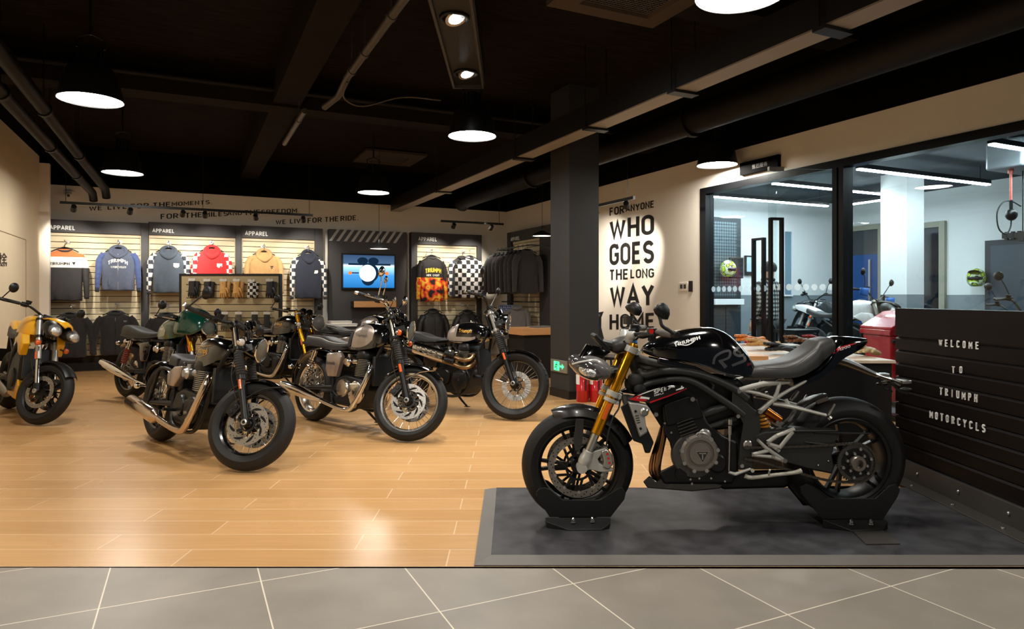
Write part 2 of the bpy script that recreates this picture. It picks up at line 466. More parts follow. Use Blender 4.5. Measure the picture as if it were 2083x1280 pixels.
M_WORKWALL = two_tone('workshop_two_tone_paint', (128, 138, 145), (226, 230, 230), 1.27)
def thin_glass():
    m = bpy.data.materials.new('clear_glass'); m.use_nodes = True; nt = m.node_tree; nt.nodes.clear(); L = nt.links.new
    o = nt.nodes.new('ShaderNodeOutputMaterial'); mx = nt.nodes.new('ShaderNodeMixShader'); t = nt.nodes.new('ShaderNodeBsdfTransparent'); g = nt.nodes.new('ShaderNodeBsdfGlossy')
    lw = nt.nodes.new('ShaderNodeLayerWeight'); lw.inputs[0].default_value = 0.5
    pw = nt.nodes.new('ShaderNodeMath'); pw.operation = 'POWER'; pw.inputs[1].default_value = 5.0
    fr = nt.nodes.new('ShaderNodeMath'); fr.operation = 'MULTIPLY_ADD'; fr.inputs[1].default_value = 0.92; fr.inputs[2].default_value = 0.03
    L(lw.outputs['Facing'], pw.inputs[0]); L(pw.outputs[0], fr.inputs[0])
    t.inputs[0].default_value = (0.93, 0.97, 0.965, 1); g.inputs['Roughness'].default_value = 0.0
    L(fr.outputs[0], mx.inputs[0]); L(t.outputs[0], mx.inputs[1]); L(g.outputs[0], mx.inputs[2]); L(mx.outputs[0], o.inputs[0])
    return m
M_GLASS = thin_glass()
M_WORKFLOOR = mat('grey_epoxy_floor', (112, 118, 122), 0.3, noise=(2, 0.08))
M_WORKCEIL = mat('blue_black_ceiling_paint', (44, 52, 58), 0.8)
def emis(name, rgb, s):
    m = bpy.data.materials.new(name); m.use_nodes = True; nt = m.node_tree; nt.nodes.clear()
    o = nt.nodes.new('ShaderNodeOutputMaterial'); e = nt.nodes.new('ShaderNodeEmission')
    e.inputs[0].default_value = (*rgb, 1); e.inputs[1].default_value = s
    nt.links.new(e.outputs[0], o.inputs[0]); return m
WARM = (1.0, 0.95, 0.87); SPOTC = (1.0, 0.93, 0.82); COOL = (0.80, 0.93, 1.0)
M_BAYLIGHT = emis('high_bay_diffuser_light', (1.0, 0.95, 0.87), 36.0)
M_LED = emis('led_tube_light', COOL, 36.0)
M_PENDLIGHT = emis('pendant_diffuser_light', (1.0, 0.86, 0.68), 5.0)
M_SPOTFACE = emis('spot_lens_light', (1.0, 0.90, 0.78), 14.0)

# ================================================================ the shell
ZB, ZC = 3.1, 3.78            # top of the pale walls, underside of the slab
VB, UR = 13.44, 6.28
UL = onv(80, 600, 12.55).x
def shell(name, a, b, m):
    mb = MB(); c = (V(a) + V(b)) / 2
    mb.box((0, 0, abs(b[2] - a[2]) / 2), [abs(b[i] - a[i]) for i in range(3)])
    o = mb.build(name, m, None, org=(0, 0, 0), flat=True)
    o.location = R(c.x, c.y, min(a[2], b[2])); o.rotation_euler = (0, 0, TH)
    return struct(o)
mb = MB()
poly = [R(-3.3, 4.98), R(6.36, 0.33), R(6.36, 13.6), R(-3.3, 13.6)]
mb.prism(poly, [p - V((0, 0, .1)) for p in poly])
struct(mb.build('floor', M_FLOOR, org=(0, 0, 0), flat=True), 'oak plank floor of the showroom', 'floor')
mb = MB(); mb.box2((-7, -3.5, -0.1), (8, 3.075, 0))
struct(mb.build('floor_entrance', M_TILE, org=(0, 0, 0), flat=True), 'grey stone tile floor in front of the planks', 'floor')
mb = MB()
poly = [R(6.36, 0.33, -.002), R(6.9, 0.08, -.002), R(12.2, 0.08, -.002), R(12.2, 9.7, -.002), R(6.36, 9.7, -.002)]
mb.prism(poly, [p - V((0, 0, .1)) for p in poly])
struct(mb.build('floor_workshop', M_WORKFLOOR, org=(0, 0, 0), flat=True), 'grey epoxy floor behind the glass', 'floor')
shell('ceiling', (-3.3, -4, ZC), (6.4, 13.7, ZC + .1), M_CEIL)
shell('wall_back', (-3.3, VB, 0), (UR + .12, VB + .15, ZB), M_WHITEWALL)
shell('wall_back_upper', (-3.3, VB - .01, ZB), (UR + .12, VB + .15, ZC), M_BLACKPAINT)
shell('wall_right', (UR, 7.21, 0), (UR + .12, VB, ZB), M_WHITEWALL)
shell('wall_right_header', (UR, -1.5, 2.70), (UR + .12, 7.21, ZB), M_WHITEWALL)
shell('wall_right_upper', (UR - .02, -4, ZB), (UR + .12, VB, ZC), M_BLACKPAINT)
shell('wall_left', (UL - .12, -3, 0), (UL, 12.55, 3.40), M_LEFTWALL)
shell('wall_light_stop', (-3.3, 12.3, 0), (-3.2, VB, ZC), M_LEFTWALL)  # unseen wall added to stop light leaking past the left wall's end
shell('wall_left_upper', (UL - .12, -3, 3.40), (UL, 12.55, ZC), M_BLACKPAINT)
shell('column_left', (UL, 12.55, 0), (onv(100, 600, 12.55).x, 12.67, 3.3), M_WHITEWALL)
shell('wall_workshop_back', (UR + .12, 9.45, 0), (11.95, 9.6, 3.1), M_WORKWALL)
shell('wall_workshop_right', (11.8, -1.5, 0), (11.95, 9.45, 3.1), M_WORKWALL)
shell('wall_workshop_pier', (11.6, 3.0, 0), (11.8, 6.8, 3.1), M_WORKWALL)
shell('ceiling_workshop', (UR + .12, -1.5, 3.1), (11.95, 9.6, 3.2), M_WORKCEIL)
shell('column_workshop', (9.62, 6.56, 0), (10.02, 6.98, 3.1), M_WORKWALL)
o = shell('pillar_showroom', (0, 0, 0), (0.415, 0.465, ZC), M_PILLAR)
P0 = V((0.685, 8.1, 0)); o.location = P0 + R(.2075, .2325)
mb = MB(); mb.box((0, 0, .05), (.435, .485, .1)); o = mb.build('baseboard_pillar', M_BLACKMET, org=(0, 0, 0)); o.location = P0 + R(.2075, .2325); o.rotation_euler = (0, 0, TH); struct(o)
# beams
for i, (a, b) in enumerate([((-3.3, 8.1, 3.40), (6.3, 8.42, ZC)), ((-3.3, 4.0, 3.45), (6.3, 4.3, ZC))]):
    shell('beam_cross', a, b, M_BEAM)
for i, (a, b) in enumerate([((.86, -2, 3.43), (1.16, 13.4, ZC)), ((5.45, -2, 3.32), (5.8, 13.4, ZC))]):
    shell('beam_long', a, b, M_BEAM)

# glazing between showroom and workshop
GH = 2.70
def glaze(name, v0, v1, z0=0.06, z1=GH - .07):
    mb = MB(); rbox(mb, (UR + .055, v0, z0), (UR + .065, v1, z1))
    return struct(mb.build(name, M_GLASS, flat=True))
vM0, vM1 = onu(1695, 600, UR).y, onu(1718, 600, UR).y
vL = onu(1437, 600, UR).y
mb = MB()
rbox(mb, (UR - .015, vL, 0), (UR + .13, 7.21, GH)); rbox(mb, (UR - .015, -1.5, GH - .085), (UR + .13, vL, GH))
rbox(mb, (UR - .02, (vM0 + vM1) / 2 + .012, 0), (UR + .13, vM0, GH - .085)); rbox(mb, (UR - .02, vM1, 0), (UR + .13, (vM0 + vM1) / 2 - .012, GH - .085))
rbox(mb, (UR, (vM0 + vM1) / 2 - .012, 0), (UR + .12, (vM0 + vM1) / 2 + .012, GH - .085))
rbox(mb, (UR - .01, -1.5, 0), (UR + .12, vM1, .06))
struct(mb.build('window_frame', M_FRAMEBLK, flat=True), 'black aluminium frame of the workshop glazing', 'window frame')
vD = onu(1563, 600, UR).y
glaze('window_1', vM1, -1.5)
vdoor = vM0 + .84          # the open leaf's opening
glaze('window_2', vdoor, vL)
struct(glaze('window_3', vM0, vdoor, 2.34))
def frost():
    m = bpy.data.materials.new('frosted_film'); m.use_nodes = True; nt = m.node_tree; nt.nodes.clear(); L = nt.links.new
    o = nt.nodes.new('ShaderNodeOutputMaterial'); mx = nt.nodes.new('ShaderNodeMixShader'); t = nt.nodes.new('ShaderNodeBsdfTransparent'); d = nt.nodes.new('ShaderNodeBsdfTranslucent')
    d.inputs[0].default_value = (.9, .93, .93, 1); mx.inputs[0].default_value = .6; L(t.outputs[0], mx.inputs[1]); L(d.outputs[0], mx.inputs[2]); L(mx.outputs[0], o.inputs[0]); return m
M_FROST = frost()
def dots(mb, fn, n):
    for i in range(n):
        c, e1 = fn((i + .5) / n)
        mb.add([c + e1 * (.038 * cos(2 * pi * k / 14)) + V((0, 0, .038 * sin(2 * pi * k / 14))) for k in range(14)], [tuple(range(14))])
mb = MB(); e1 = R(0, 1)
dots(mb, lambda t: (R(UR + .05, vdoor + .03 + t * (vL - vdoor - .06), 1.335), e1), 11)
tag(mb.build('frosted_dots', M_FROST), 'row of frosted dots stuck across the fixed glass beside the door', 'sticker')
# open glass door leaf, hinged on the mullion
hinge = R(UR + .06, vM0 + .02, 0)
free = W(1563, 606, 7.26); free.z = 0
dr = (free - hinge).normalized(); dn = V((-dr.y, dr.x, 0)); LW = (free - hinge).length
door = thing('glass_door', 'open frameless glass door leaf with tall black pull handle', 'door', hinge, atan2(dr.y, dr.x))
mb = MB(); mb.box2((0, -.006, .015), (LW, .006, 2.61)); mb.build('glass_leaf', M_GLASS, door, flat=True)
mb = MB(); mb.box2((-.01, -.02, 2.575), (LW * .02, .02, 2.64)); mb.box2((0, -.02, .0), (.16, .02, .09)); mb.box2((LW - .17, -.02, 2.575), (LW, .02, 2.625)); mb.build('patch_fitting', M_STEEL, door, bevel=.003)
def pull(parent, x0, x1, z0, z1, t=.028):
    mb = MB()
    y = 0
    mb.box2((x0, y - t, z0), (x0 + t, y + t, z1)); mb.box2((x1 - t, y - t, z0), (x1, y + t, z1))
    mb.box2((x0 + t, y - t, z1 - t), (x1 - t, y + t, z1)); mb.box2((x0 + t, y - t, z0), (x1 - t, y + t, z0 + t))
    return mb.build('pull_handle', M_FRAMEBLK, parent, bevel=.002)
pull(door, LW - .165, LW - .012, .35, 2.08)
mb = MB()
for i in range(8):
    c = V((LW * (i + .5) / 8, -.008, 1.335)); mb.add([c + V((.036 * cos(2 * pi * k / 14), 0, .036 * sin(2 * pi * k / 14))) for k in range(14)], [tuple(range(14))])
mb.build('frosted_dots', M_FROST, door)
# handle on the fixed-looking second leaf
hv = onu(1536, 600, UR).y
hn = thing('pull_handle_loop', 'tall black loop pull handle on the closed glass leaf', 'door handle', R(UR + .06, hv - .095, 0), TH + pi / 2)
pull(hn, 0, .19, .35, onu(1536, 484, UR).z)
M_BLKSIGN = mat('matt_black_board', (10, 9, 9), .8, spec=.05)
# sign over the door
pa, pb = onu(1507, 340, UR - .03), onu(1585, 340, UR - .03)
z0 = onu(1507, 358, UR - .03).z; z1 = onu(1507, 333, UR - .03).z
sg = thing('door_sign', 'black signboard with grey Chinese lettering over the glass door', 'sign', R(UR - .03, (pa.y + pb.y) / 2, z0), TH)
Ls = pa.y - pb.y
mb = MB(); mb.box2((-.02, -Ls / 2, 0), (.03, Ls / 2, z1 - z0)); mb.build('board', M_BLKSIGN, sg, bevel=.002)
mb = MB(); hh = z1 - z0
write_quad(mb, '售后服务', V((-.022, Ls * .16, hh * .30)), V((-.022, -Ls * .24, hh * .30)), V((-.022, Ls * .16, hh * .66)))
mb.build('lettering', mat('grey_lettering', (120, 116, 110), .6), sg)

# ================================================================ lamps
def arealight(name, parent, size, power, color, loc=(0, 0, 0), spread=None):
    d = bpy.data.lights.new(name, 'AREA'); d.shape = 'DISK'; d.size = size; d.energy = power; d.color = color
    if spread: d.spread = spread
    o = bpy.data.objects.new(name, d); COL.objects.link(o); o.location = loc; o.parent = parent; return o
def spotlight(name, pos, target, power, color, ang=50, blend=.6, r=.03):
    d = bpy.data.lights.new(name, 'SPOT'); d.energy = power; d.color = color; d.spot_size = radians(ang); d.spot_blend = blend; d.shadow_soft_size = r
    o = bpy.data.objects.new(name, d); COL.objects.link(o); o.location = pos
    o.rotation_euler = (V(target) - V(pos)).to_track_quat('-Z', 'Y').to_euler(); return o
def high_bay(label, u, v, z=2.87):
    t = thing('high_bay_lamp', label, 'lamp', R(u, v, z), TH, 'black high bay lamps under the ceiling')
    mb = MB(); mb.lathe([(.245, 0), (.25, .004), (.245, .02), (.205, .20), (.165, .27), (.10, .30), (.001, .30)], (0, 0, 0), (0, 0, 1), 40, cap=False)
    mb.lathe([(.243, 0.002), (.20, .20), (.16, .265), (.001, .295)], (0, 0, 0), (0, 0, 1), 40, cap=False)
    mb.build('shade', M_BLACKMET, t, fix=False)
    mb = MB(); mb.lathe([(.236, .012), (.12, .008), (.001, .007)], (0, 0, 0), (0, 0, 1), 40, cap=False); mb.build('diffuser', M_BAYLIGHT, t)
    mb = MB(); mb.cyl((0, 0, .295), (0, 0, .45), .075, .07, 24)
    for k in range(10):
        a = 2 * pi * k / 10; mb.box((.082 * cos(a), .082 * sin(a), .37), (.03, .006, .13), Matrix.Rotation(a, 3, 'Z'))
    mb.build('driver_housing', M_BLKPLASTIC, t)
    mb = MB(); mb.tube([(-.1, 0, .44), (-.1, 0, .52), (0, 0, .56), (.1, 0, .52), (.1, 0, .44)], .008, 8); mb.cyl((0, 0, .55), (0, 0, ZC - z), .012); mb.build('hanger_rod', M_BLKPLASTIC, t)
    return t
BAYS = [(-.74, 6.64, 'black high bay lamp over the yellow motorcycle, nearest the beige wall'), (-.79, 10.34, 'smaller looking high bay lamp beyond it above the apparel wall'),
        (2.62, 6.44, 'high bay lamp hanging under the twin spot box'), (2.63, 10.58, 'high bay lamp in front of the television panel'),
        (5.95, 6.53, 'high bay lamp beside the Chinese door sign'), (2.72, 2.80, 'high bay lamp cut off by the top of the picture'),
        (-.77, 2.8, 'high bay lamp before the entrance by the beige wall'), (2.63, -.9, 'high bay lamp over the entrance tiles'), (5.4, .2, 'high bay lamp over the entrance tiles by the glazing')]
for u, v, l in BAYS: high_bay(l, u, v)

def track(name, label, a, b, heads, z, drop, targets, power=40, hang=(0.5,), ang=62):
    """a, b: room (u, v) of the rail's ends; heads: 0..1 along"""
    A, B = R(a[0], a[1], z), R(b[0], b[1], z); d = (B - A).normalized(); L = (B - A).length; n = V((-d.y, d.x, 0))
    t = thing(name, label, 'track light', A, atan2(d.y, d.x))
    mb = MB(); mb.box2((0, -.018, -.02), (L, .018, .02)); mb.build('rail', M_BLACKMET, t)
    for h in hang:
        mb = MB(); mb.cyl((h * L, 0, .02), (h * L, 0, ZC - z), .004, n=6); mb.build('suspension_wire', M_BLKPLASTIC, t)
    for h, tg in zip(heads, targets):
        p = A + d * h * L - V((0, 0, .075)); aim = (tg - p).normalized()
        mb = MB(); mb.cyl(p - aim * .045, p + aim * .055, .036, .042, 18); mb.box(p + V((0, 0, .045)), (.05, .03, .06), Matrix.Rotation(atan2(d.y, d.x), 3, 'Z'))
        s = mb.build('spot_head', M_BLACKMET, t, world=True, bevel=.002)
        mb = MB(); x, y, w_ = frame_of(aim); c = p + aim * .0562
        mb.add([c + (x * cos(2 * pi * k / 14) + y * sin(2 * pi * k / 14)) * .03 for k in range(14)], [tuple(range(14))])
        mb.build('lens', M_SPOTFACE, s, world=True)
        spotlight('track_spot_light', p + aim * .07, tg, power, SPOTC, ang, .75)
    return t
# track rails along the apparel wall
zt = onv(122, 412, 11.9).z
ua, ub = onv(122, 410, 11.9).x, onv(636, 440, 11.9).x
hx = [150, 265, 372, 417, 520, 617]
heads = [(onv(x, 420, 11.9).x - ua) / (ub - ua) for x in hx]
tg = [R(onv(x, 530, 13.3).x, 13.3, 1.75) for x in (135, 240, 345, 430, 535, 625)]
track('track_light', 'long black track rail with six spots before the wall slogan', (ua, 11.9), (ub, 11.9), heads, zt, .8, tg, 46, (.02, .53, .985))
zt = onv(960, 453, 12.2).z
ua, ub = onv(897, 455, 12.2).x, onv(1024, 455, 12.2).x
tg = [R(onv(x, 530, 13.3).x, 13.3, 1.8) for x in (880, 950)]
track('track_light', 'short black track rail with two spots above the camouflage jersey', (ua, 12.2), (ub, 12.2), [.2, .8], zt, .8, tg, 52, (.93,))
pa = onu(1290, 402, 5.3)
track('track_light', 'short black track rail beside the pillar lighting the long way home slogan', (5.3, pa.y), (5.3, pa.y + 1.5), [.12, .62], pa.z, .8,
      [R(UR, onu(1285, 540, UR).y, 1.75), R(UR, onu(1265, 480, UR).y + .4, 1.9)], 75, (.1,), 58)
# unseen spot without a rail, brightening the jackets by the side wall
spotlight('unseen_side_wall_light', R(5.2, 12.2, 2.7), R(6.2, 12.4, 1.5), 60, SPOTC, 60, .7)

def pendant(label, p, r, cord_top):
    t = thing('pendant_lamp', label, 'pendant lamp', p, 0, 'small black pendant lamps')
    mb = MB(); mb.lathe([(r, 0), (r, .012), (r * .9, .035), (.05, .085), (.028, .10), (.028, .14), (.012, .17), (.001, .17)], (0, 0, 0), (0, 0, 1), 32, cap=False)
    mb.lathe([(r - .003, .001), (r * .88, .03), (.04, .08), (.001, .08)], (0, 0, 0), (0, 0, 1), 32, cap=False)
    mb.build('shade', M_BLACKMET, t, fix=False)
    mb = MB(); mb.lathe([(r * .93, .012), (.001, .01)], (0, 0, 0), (0, 0, 1), 32, cap=False); mb.build('diffuser', M_PENDLIGHT, t)
    mb = MB(); mb.cyl((0, 0, .165), (0, 0, cord_top - p.z), .004, n=6); mb.build('cord', M_BLKPLASTIC, t)
pendant('small black pendant lamp hanging before the television', W(771, 507, 11.6), .177, ZC)
pendant('small black pendant lamp hanging beside the dark pillar', W(1103, 481, 11.2), .175, ZC)

# twin spot box and its two downlights (entrance line direction)
def spot_box():
    t = thing('spot_box', 'long black ceiling box with two bright tilted downlights', 'ceiling lamp', (-.42, 5.55, 3.24))
    mb = MB(); mb.box2((-.16, -1.0, .03), (.16, 1.0, .26)); mb.build('housing', M_BLACKMET, t)
    mb = MB()
    for x in (-.15, .13): mb.box2((x, -1.0, 0), (x + .02, 1.0, .03))
    mb.box2((-.13, -1.0, 0), (.13, -.98, .03)); mb.box2((-.13, .98, 0), (.13, 1.0, .03))
    mb.build('trim', M_DARKCAST, t)
    for y in (-.60, .62):
        mb = MB(); mb.torus((0, y, .02), (0, 0, 1), .1, .012, 28, 8); r_ = mb.build('gimbal_ring', M_BLKPLASTIC, t)
        mb = MB(); aim = V((.35, -.25, -1)).normalized(); mb.lathe([(.06, 0.0), (.06, .05), (.085, .05), (.085, 0)], (0, y, .06), -aim * -1, 24, loop=True); mb.build('reflector', M_STEEL, r_)
        mb = MB(); mb.lathe([(.062, .012), (.001, .014)], (0, y, .03), aim, 24, cap=False); mb.build('lens', emis_spot, r_)
    for x in (-.13, .13): 
        for y in (-.9, .9):
            mb = MB(); mb.cyl((x, y, .26), (x, y, ZC - 3.24), .005, n=6); mb.build('suspension_wire', M_BLKPLASTIC, t)
    spotlight('box_spot_light', (-.42, 4.95, 3.2), (-.3, 5.2, 0), 75, WARM, 85, .9, .05)
    spotlight('box_spot_light', (-.42, 6.17, 3.2), (-.3, 6.3, 0), 75, WARM, 85, .9, .05)
emis_spot = emis('downlight_lens_light', (0.9, 0.96, 1.0), 25.0)
spot_box()

# spot boxes added out of view above the picture, to light tiles and planks
def added_box(x, y, label, tgts):
    t = thing('spot_box', label, 'ceiling lamp', (x, y, 3.24))
    mb = MB(); mb.box2((-.16, -1.0, 0), (.16, 1.0, .26)); mb.build('housing', M_BLACKMET, t)
    for q in (-.60, .62):
        mb = MB(); mb.lathe([(.062, -.004), (.001, -.004)], (0, q, 0), (0, 0, 1), 24, cap=False); mb.build('lens', emis_spot, t)
    mb = MB(); mb.cyl((0, 0, .26), (0, 0, ZC - 3.24), .006, n=6); mb.build('suspension_rod', M_BLKPLASTIC, t)
    for q, tg in zip((-.60, .62), tgts): spotlight('added_spot_light', (x, y + q, 3.2), tg, 30, (1.0, .93, .84), 80, .8, .06)
added_box(.3, 1.5, 'added ceiling spot box out of view, lighting the entrance tiles', [(-1.0, 2.6, 0), (-.4, 3.9, 0)])
added_box(-2.6, 2.6, 'added ceiling spot box out of view, lighting the planks by the beige wall', [(-2.6, 3.2, 0), (-2.2, 4.6, 0)])

# LED tubes in the workshop
def led(label, a, b):
    A, B = R(a[0], a[1], 2.83), R(b[0], b[1], 2.83); d = B - A; L = d.length
    t = thing('led_tube_lamp', label, 'ceiling lamp', A, atan2(d.y, d.x), 'white LED tubes under the workshop ceiling')
    mb = MB(); mb.box2((0, -.035, .012), (L, .035, .07)); mb.build('housing', M_FRAMEBLK, t)
    mb = MB(); mb.box2((.01, -.03, -.006), (L - .01, .03, .012)); mb.build('tube', M_LED, t)
    for x in (.2, L - .2):
        mb = MB(); mb.cyl((x, 0, .07), (x, 0, .26), .004, n=6); mb.build('suspension_wire', M_FRAMEBLK, t)
led('nearest white LED tube, beside the grey hoist box', (7.6, 4.26), (10.2, 4.26))
led('long white LED tube running to the white column', (7.57, 5.80), (10.3, 5.80))
led('white LED tube behind the open glass door', (7.44, 7.05), (10.0, 7.05))
led('farthest white LED tube along the workshop back wall', (7.5, 8.38), (10.15, 8.38))
led('white LED tube running away beside the blue door', (10.33, 8.25), (10.33, 7.2))
led('white LED tube over the mesh cabinet', (7.3, 7.2), (7.3, 8.3))

# ================================================================ pipes, tray, cassette units
def pipe(name, label, pts, r, m=M_PIPE, collars=(), cat='pipe', sub=0):
    t = thing(name, label, cat, pts[0])
    mb = MB(); mb.tube(pts, r, 14, sub=sub); mb.build('pipe_run', m, t, world=True)
    P = [V(p) for p in pts]
    for c in collars:
        k = int(c); f = c - k; p = P[k].lerp(P[k + 1], f); d = (P[k + 1] - P[k]).normalized()
        mb = MB(); mb.cyl(p - d * .03, p + d * .03, r * 1.22, n=14); mb.cyl(p, V((p.x, p.y, ZC)), .005, n=6); mb.build('pipe_collar', m, t, world=True)
    return t
pipe('ceiling_pipe', 'black pipe nearest the beige wall, ending above the apparel wall', [R(-1.40, -2, 2.915), R(-1.40, 12.75, 2.915), R(-1.40, 12.9, 2.84), R(-1.40, 12.92, 2.80)], .06, collars=(.3, .45, .6, .75, .88))
pipe('ceiling_pipe', 'black pipe just right of the one nearest the beige wall', [R(-1.22, -2, 2.98), R(-1.22, 12.75, 2.98), R(-1.22, 12.9, 2.9), R(-1.22, 12.92, 2.86)], .06, collars=(.35, .5, .65, .8))
pipe('ceiling_pipe', 'thin black pipe high above the two thick ones at the left', [R(-1.33, -1, 3.22), R(-1.33, 8.0, 3.22)], .03, collars=(.4, .7))
pipe('sprinkler_pipe', 'dark sprinkler pipe running over the centre with couplings', [R(1.30, 3.5, 3.22), R(1.30, 6.2, 3.22), R(1.30, 6.6, 3.16), R(1.22, 6.9, 3.12)], .032, mat('dull_steel_pipe', (84, 78, 72), .45, .5), collars=(.25, .45, .75, .93))
pipe('sprinkler_pipe', 'short dark sprinkler pipe beyond the cross beam', [R(1.12, 7.5, 3.22), R(1.12, 9.2, 3.22)], .03, MATS['dull_steel_pipe'], collars=(.25,))
pipe('conduit', 'thin curved conduit branching off the sprinkler pipe', [R(1.30, 6.2, 3.18), R(1.30, 6.35, 3.08), R(1.5, 6.45, 3.05), R(1.9, 6.5, 3.2), R(2.3, 6.5, 3.22)], .009, MATS['dull_steel_pipe'], sub=5)
pipe('ceiling_pipe', 'round pipe fixed along the face of the cross beam', [R(-3.0, 8.02, 3.56), R(6.0, 8.02, 3.56)], .035, M_PIPE)
pipe('ventilation_duct', 'thick round black duct running above the workshop glazing', [R(4.95, -2.5, 3.16), R(4.95, 12.6, 3.16), R(4.95, 12.75, 3.10)], .16, M_PIPE, cat='duct', collars=(.3, .55, .8))
# cable tray with flat underside
ct = thing('cable_tray', 'long boxed cable tray with pale underside running to the back wall', 'cable tray', R(3.75, 0, 2.95), TH)
mb = MB(); mb.box2((-.10, -2.5, .012), (-.085, 13.3, .24)); mb.box2((.085, -2.5, .012), (.10, 13.3, .24)); mb.build('side_wall', M_BLACKMET, ct)
mb = MB(); mb.box2((-.10, -2.5, 0), (.10, 13.3, .012)); mb.build('underside', mat('galvanised_underside', (150, 140, 130), .55, .2), ct)
for vj in [onz(x, y, 2.95).y for x, y in ((1713, 65), (1407, 190), (1218, 262), (1075, 323), (905, 390))]:
    mb = MB(); mb.box2((-.13, vj - .05, -.025), (.13, vj + .05, -.002)); mb.cyl((-.125, vj, 0), (-.125, vj, ZC - 2.95), .006, n=6); mb.cyl((.125, vj, 0), (.125, vj, ZC - 2.95), .006, n=6)
    mb.build('hanger_bracket', M_BLACKMET, ct)
def cassette(label, c):
    t = thing('air_conditioner', label, 'air conditioner', c, TH)
    mb = MB(); s = .47 if c.z < 3.5 else .54
    def ring(h, z): return [V((h * a, h * b, z)) for a, b in ((-1, -1), (1, -1), (1, 1), (-1, 1))]
    mb.rings([ring(.28, .035), ring(.30, .0), ring(.40, .0), ring(s, .02), ring(s, .06), ring(.42, .06), ring(.42, ZC - c.z)], cap=False); mb.build('fascia', mat('brown_grey_fascia', (72, 62, 54), .7, spec=.1), t)  # fascia in one even brown grey
    mb = MB()
    for k in range(22): mb.box2((-.28, -.28 + k * .0262, .02), (.28, -.28 + k * .0262 + .008, .035)); mb.box2((-.28 + k * .0262, -.28, .024), (-.28 + k * .0262 + .006, .28, .033))
    mb.build('grille', mat('grille_plastic', (72, 64, 60), .6), t)
    mb = MB(); mb.box2((-.28, -.28, .04), (.28, .28, .05)); mb.build('filter', M_BLKPLASTIC, t)
cassette('square ceiling cassette air conditioner above the television panel', R(*onz(792, 326, 3.70)))
cassette('large square air conditioner cut off by the top edge of the picture', R(*onz(1300, -10, 3.3)))
# cctv
c = R(*onv(139, 395, 13.3)); cm = thing('security_camera', 'small white dome camera high on the wall above the apparel sign', 'camera', c, TH)
mb = MB(); mb.box2((-.06, .02, -.02), (.06, .14, .06)); mb.build('bracket', M_WHITEWALL, cm, bevel=.01)
mb = MB(); mb.ell((0, -.02, -.02), (.055, .055, .05)); mb.build('dome', M_WHITEWALL, cm)
mb = MB(); mb.cyl((.01, -.06, -.03), (.012, -.078, -.035), .022); mb.build('lens', M_BLKPLASTIC, cm)
# ================================================================ apparel cabinets
M_SLAT = mat('pale_oak_slatwall', (214, 198, 162), 0.5, noise=(3, 0.05, (1, 1, 12)))
M_SLATGAP = mat('dark_slat_groove', (60, 48, 36), 0.8)
VF = 13.28
def slats(mb, x0, x1, z0, z1, y0, y1, pitch=.1, gap=.011):
    z = z1
    while z - pitch > z0 - .001:
        mb.box2((x0, y0, z - pitch + gap), (x1, y1, z)); z -= pitch
def text_on(parent, txt, x0, z0, h, y, m=M_TEXTWHT, bold=0.02, name='lettering', wscale=1.0):
    _, _, ar = letters(txt, bold)
    mb = MB(); write_quad(mb, txt, V((x0, y, z0)), V((x0 + h * ar * wscale, y, z0)), V((x0, y, z0 + h)), bold)
    return mb.build(name, m, parent)
def cabinet(label, pl, pr, ptop, phead, ppl, ppr, tx, ty0, ty1, fn=onv, w=VF):
    """pl..pr outer pixels, ppl..ppr panel pixels"""
    u0, u1 = fn(pl, 500, w).x, fn(pr, 500, w).x
    z1, zh = fn(tx, ptop, w).z, fn(tx, phead, w).z
    a, b = fn(ppl, 500, w).x - u0, fn(ppr, 500, w).x - u0
    t = roomthing('apparel_cabinet', label, 'display cabinet', u0, w, 0)
    Wd = u1 - u0
    for p0, p1 in ((0, a), (b, Wd)):
        mb = MB(); mb.box2((p0, -.03, 0), (p1, .14, z1)); mb.build('side_post', M_CHAR, t, bevel=.003)
    mb = MB(); mb.box2((a, -.025, zh), (b, .14, z1)); mb.build('header', M_CHAR, t, bevel=.003)
    mb = MB(); mb.use(M_SLATGAP).box2((a, .06, .14), (b, .14, zh)); mb.use(M_SLAT); slats(mb, a + .015, b - .015, .15, zh - .06, .03, .058)
    mb.box2((a, .03, .14), (a + .013, .062, zh)); mb.box2((b - .013, .03, .14), (b, .062, zh)); mb.box2((a, .028, zh - .05), (b, .06, zh)); mb.build('slat_panel', None, t, flat=True)
    mb = MB(); mb.box2((a, -.01, 0), (b, .14, .14)); mb.build('plinth', M_BLACKMET, t)
    p = fn(tx, ty1, w); h = fn(tx, ty0, w).z - p.z
    text_on(t, 'APPAREL', p.x - u0, p.z, h, -.027)
    return t, u0
cabinet('pale slatwall cabinet headed APPAREL holding the orange and white jersey, leftmost', 90, 302, 446, 472, 100, 287, 101, 457, 467)
cabinet('slatwall cabinet headed APPAREL holding the red hooded top, second from left', 302, 490, 452, 478, 303, 479, 310, 464, 473)
cabinet('slatwall cabinet headed APPAREL holding the tan hooded top, third from left', 490, 656, 459, 484, 492, 640, 498, 469, 479)
cabinet('slatwall cabinet headed APPAREL holding the camouflage jersey, right of the television', 836, 979, 473, 497, 848, 970, 850, 481, 490)
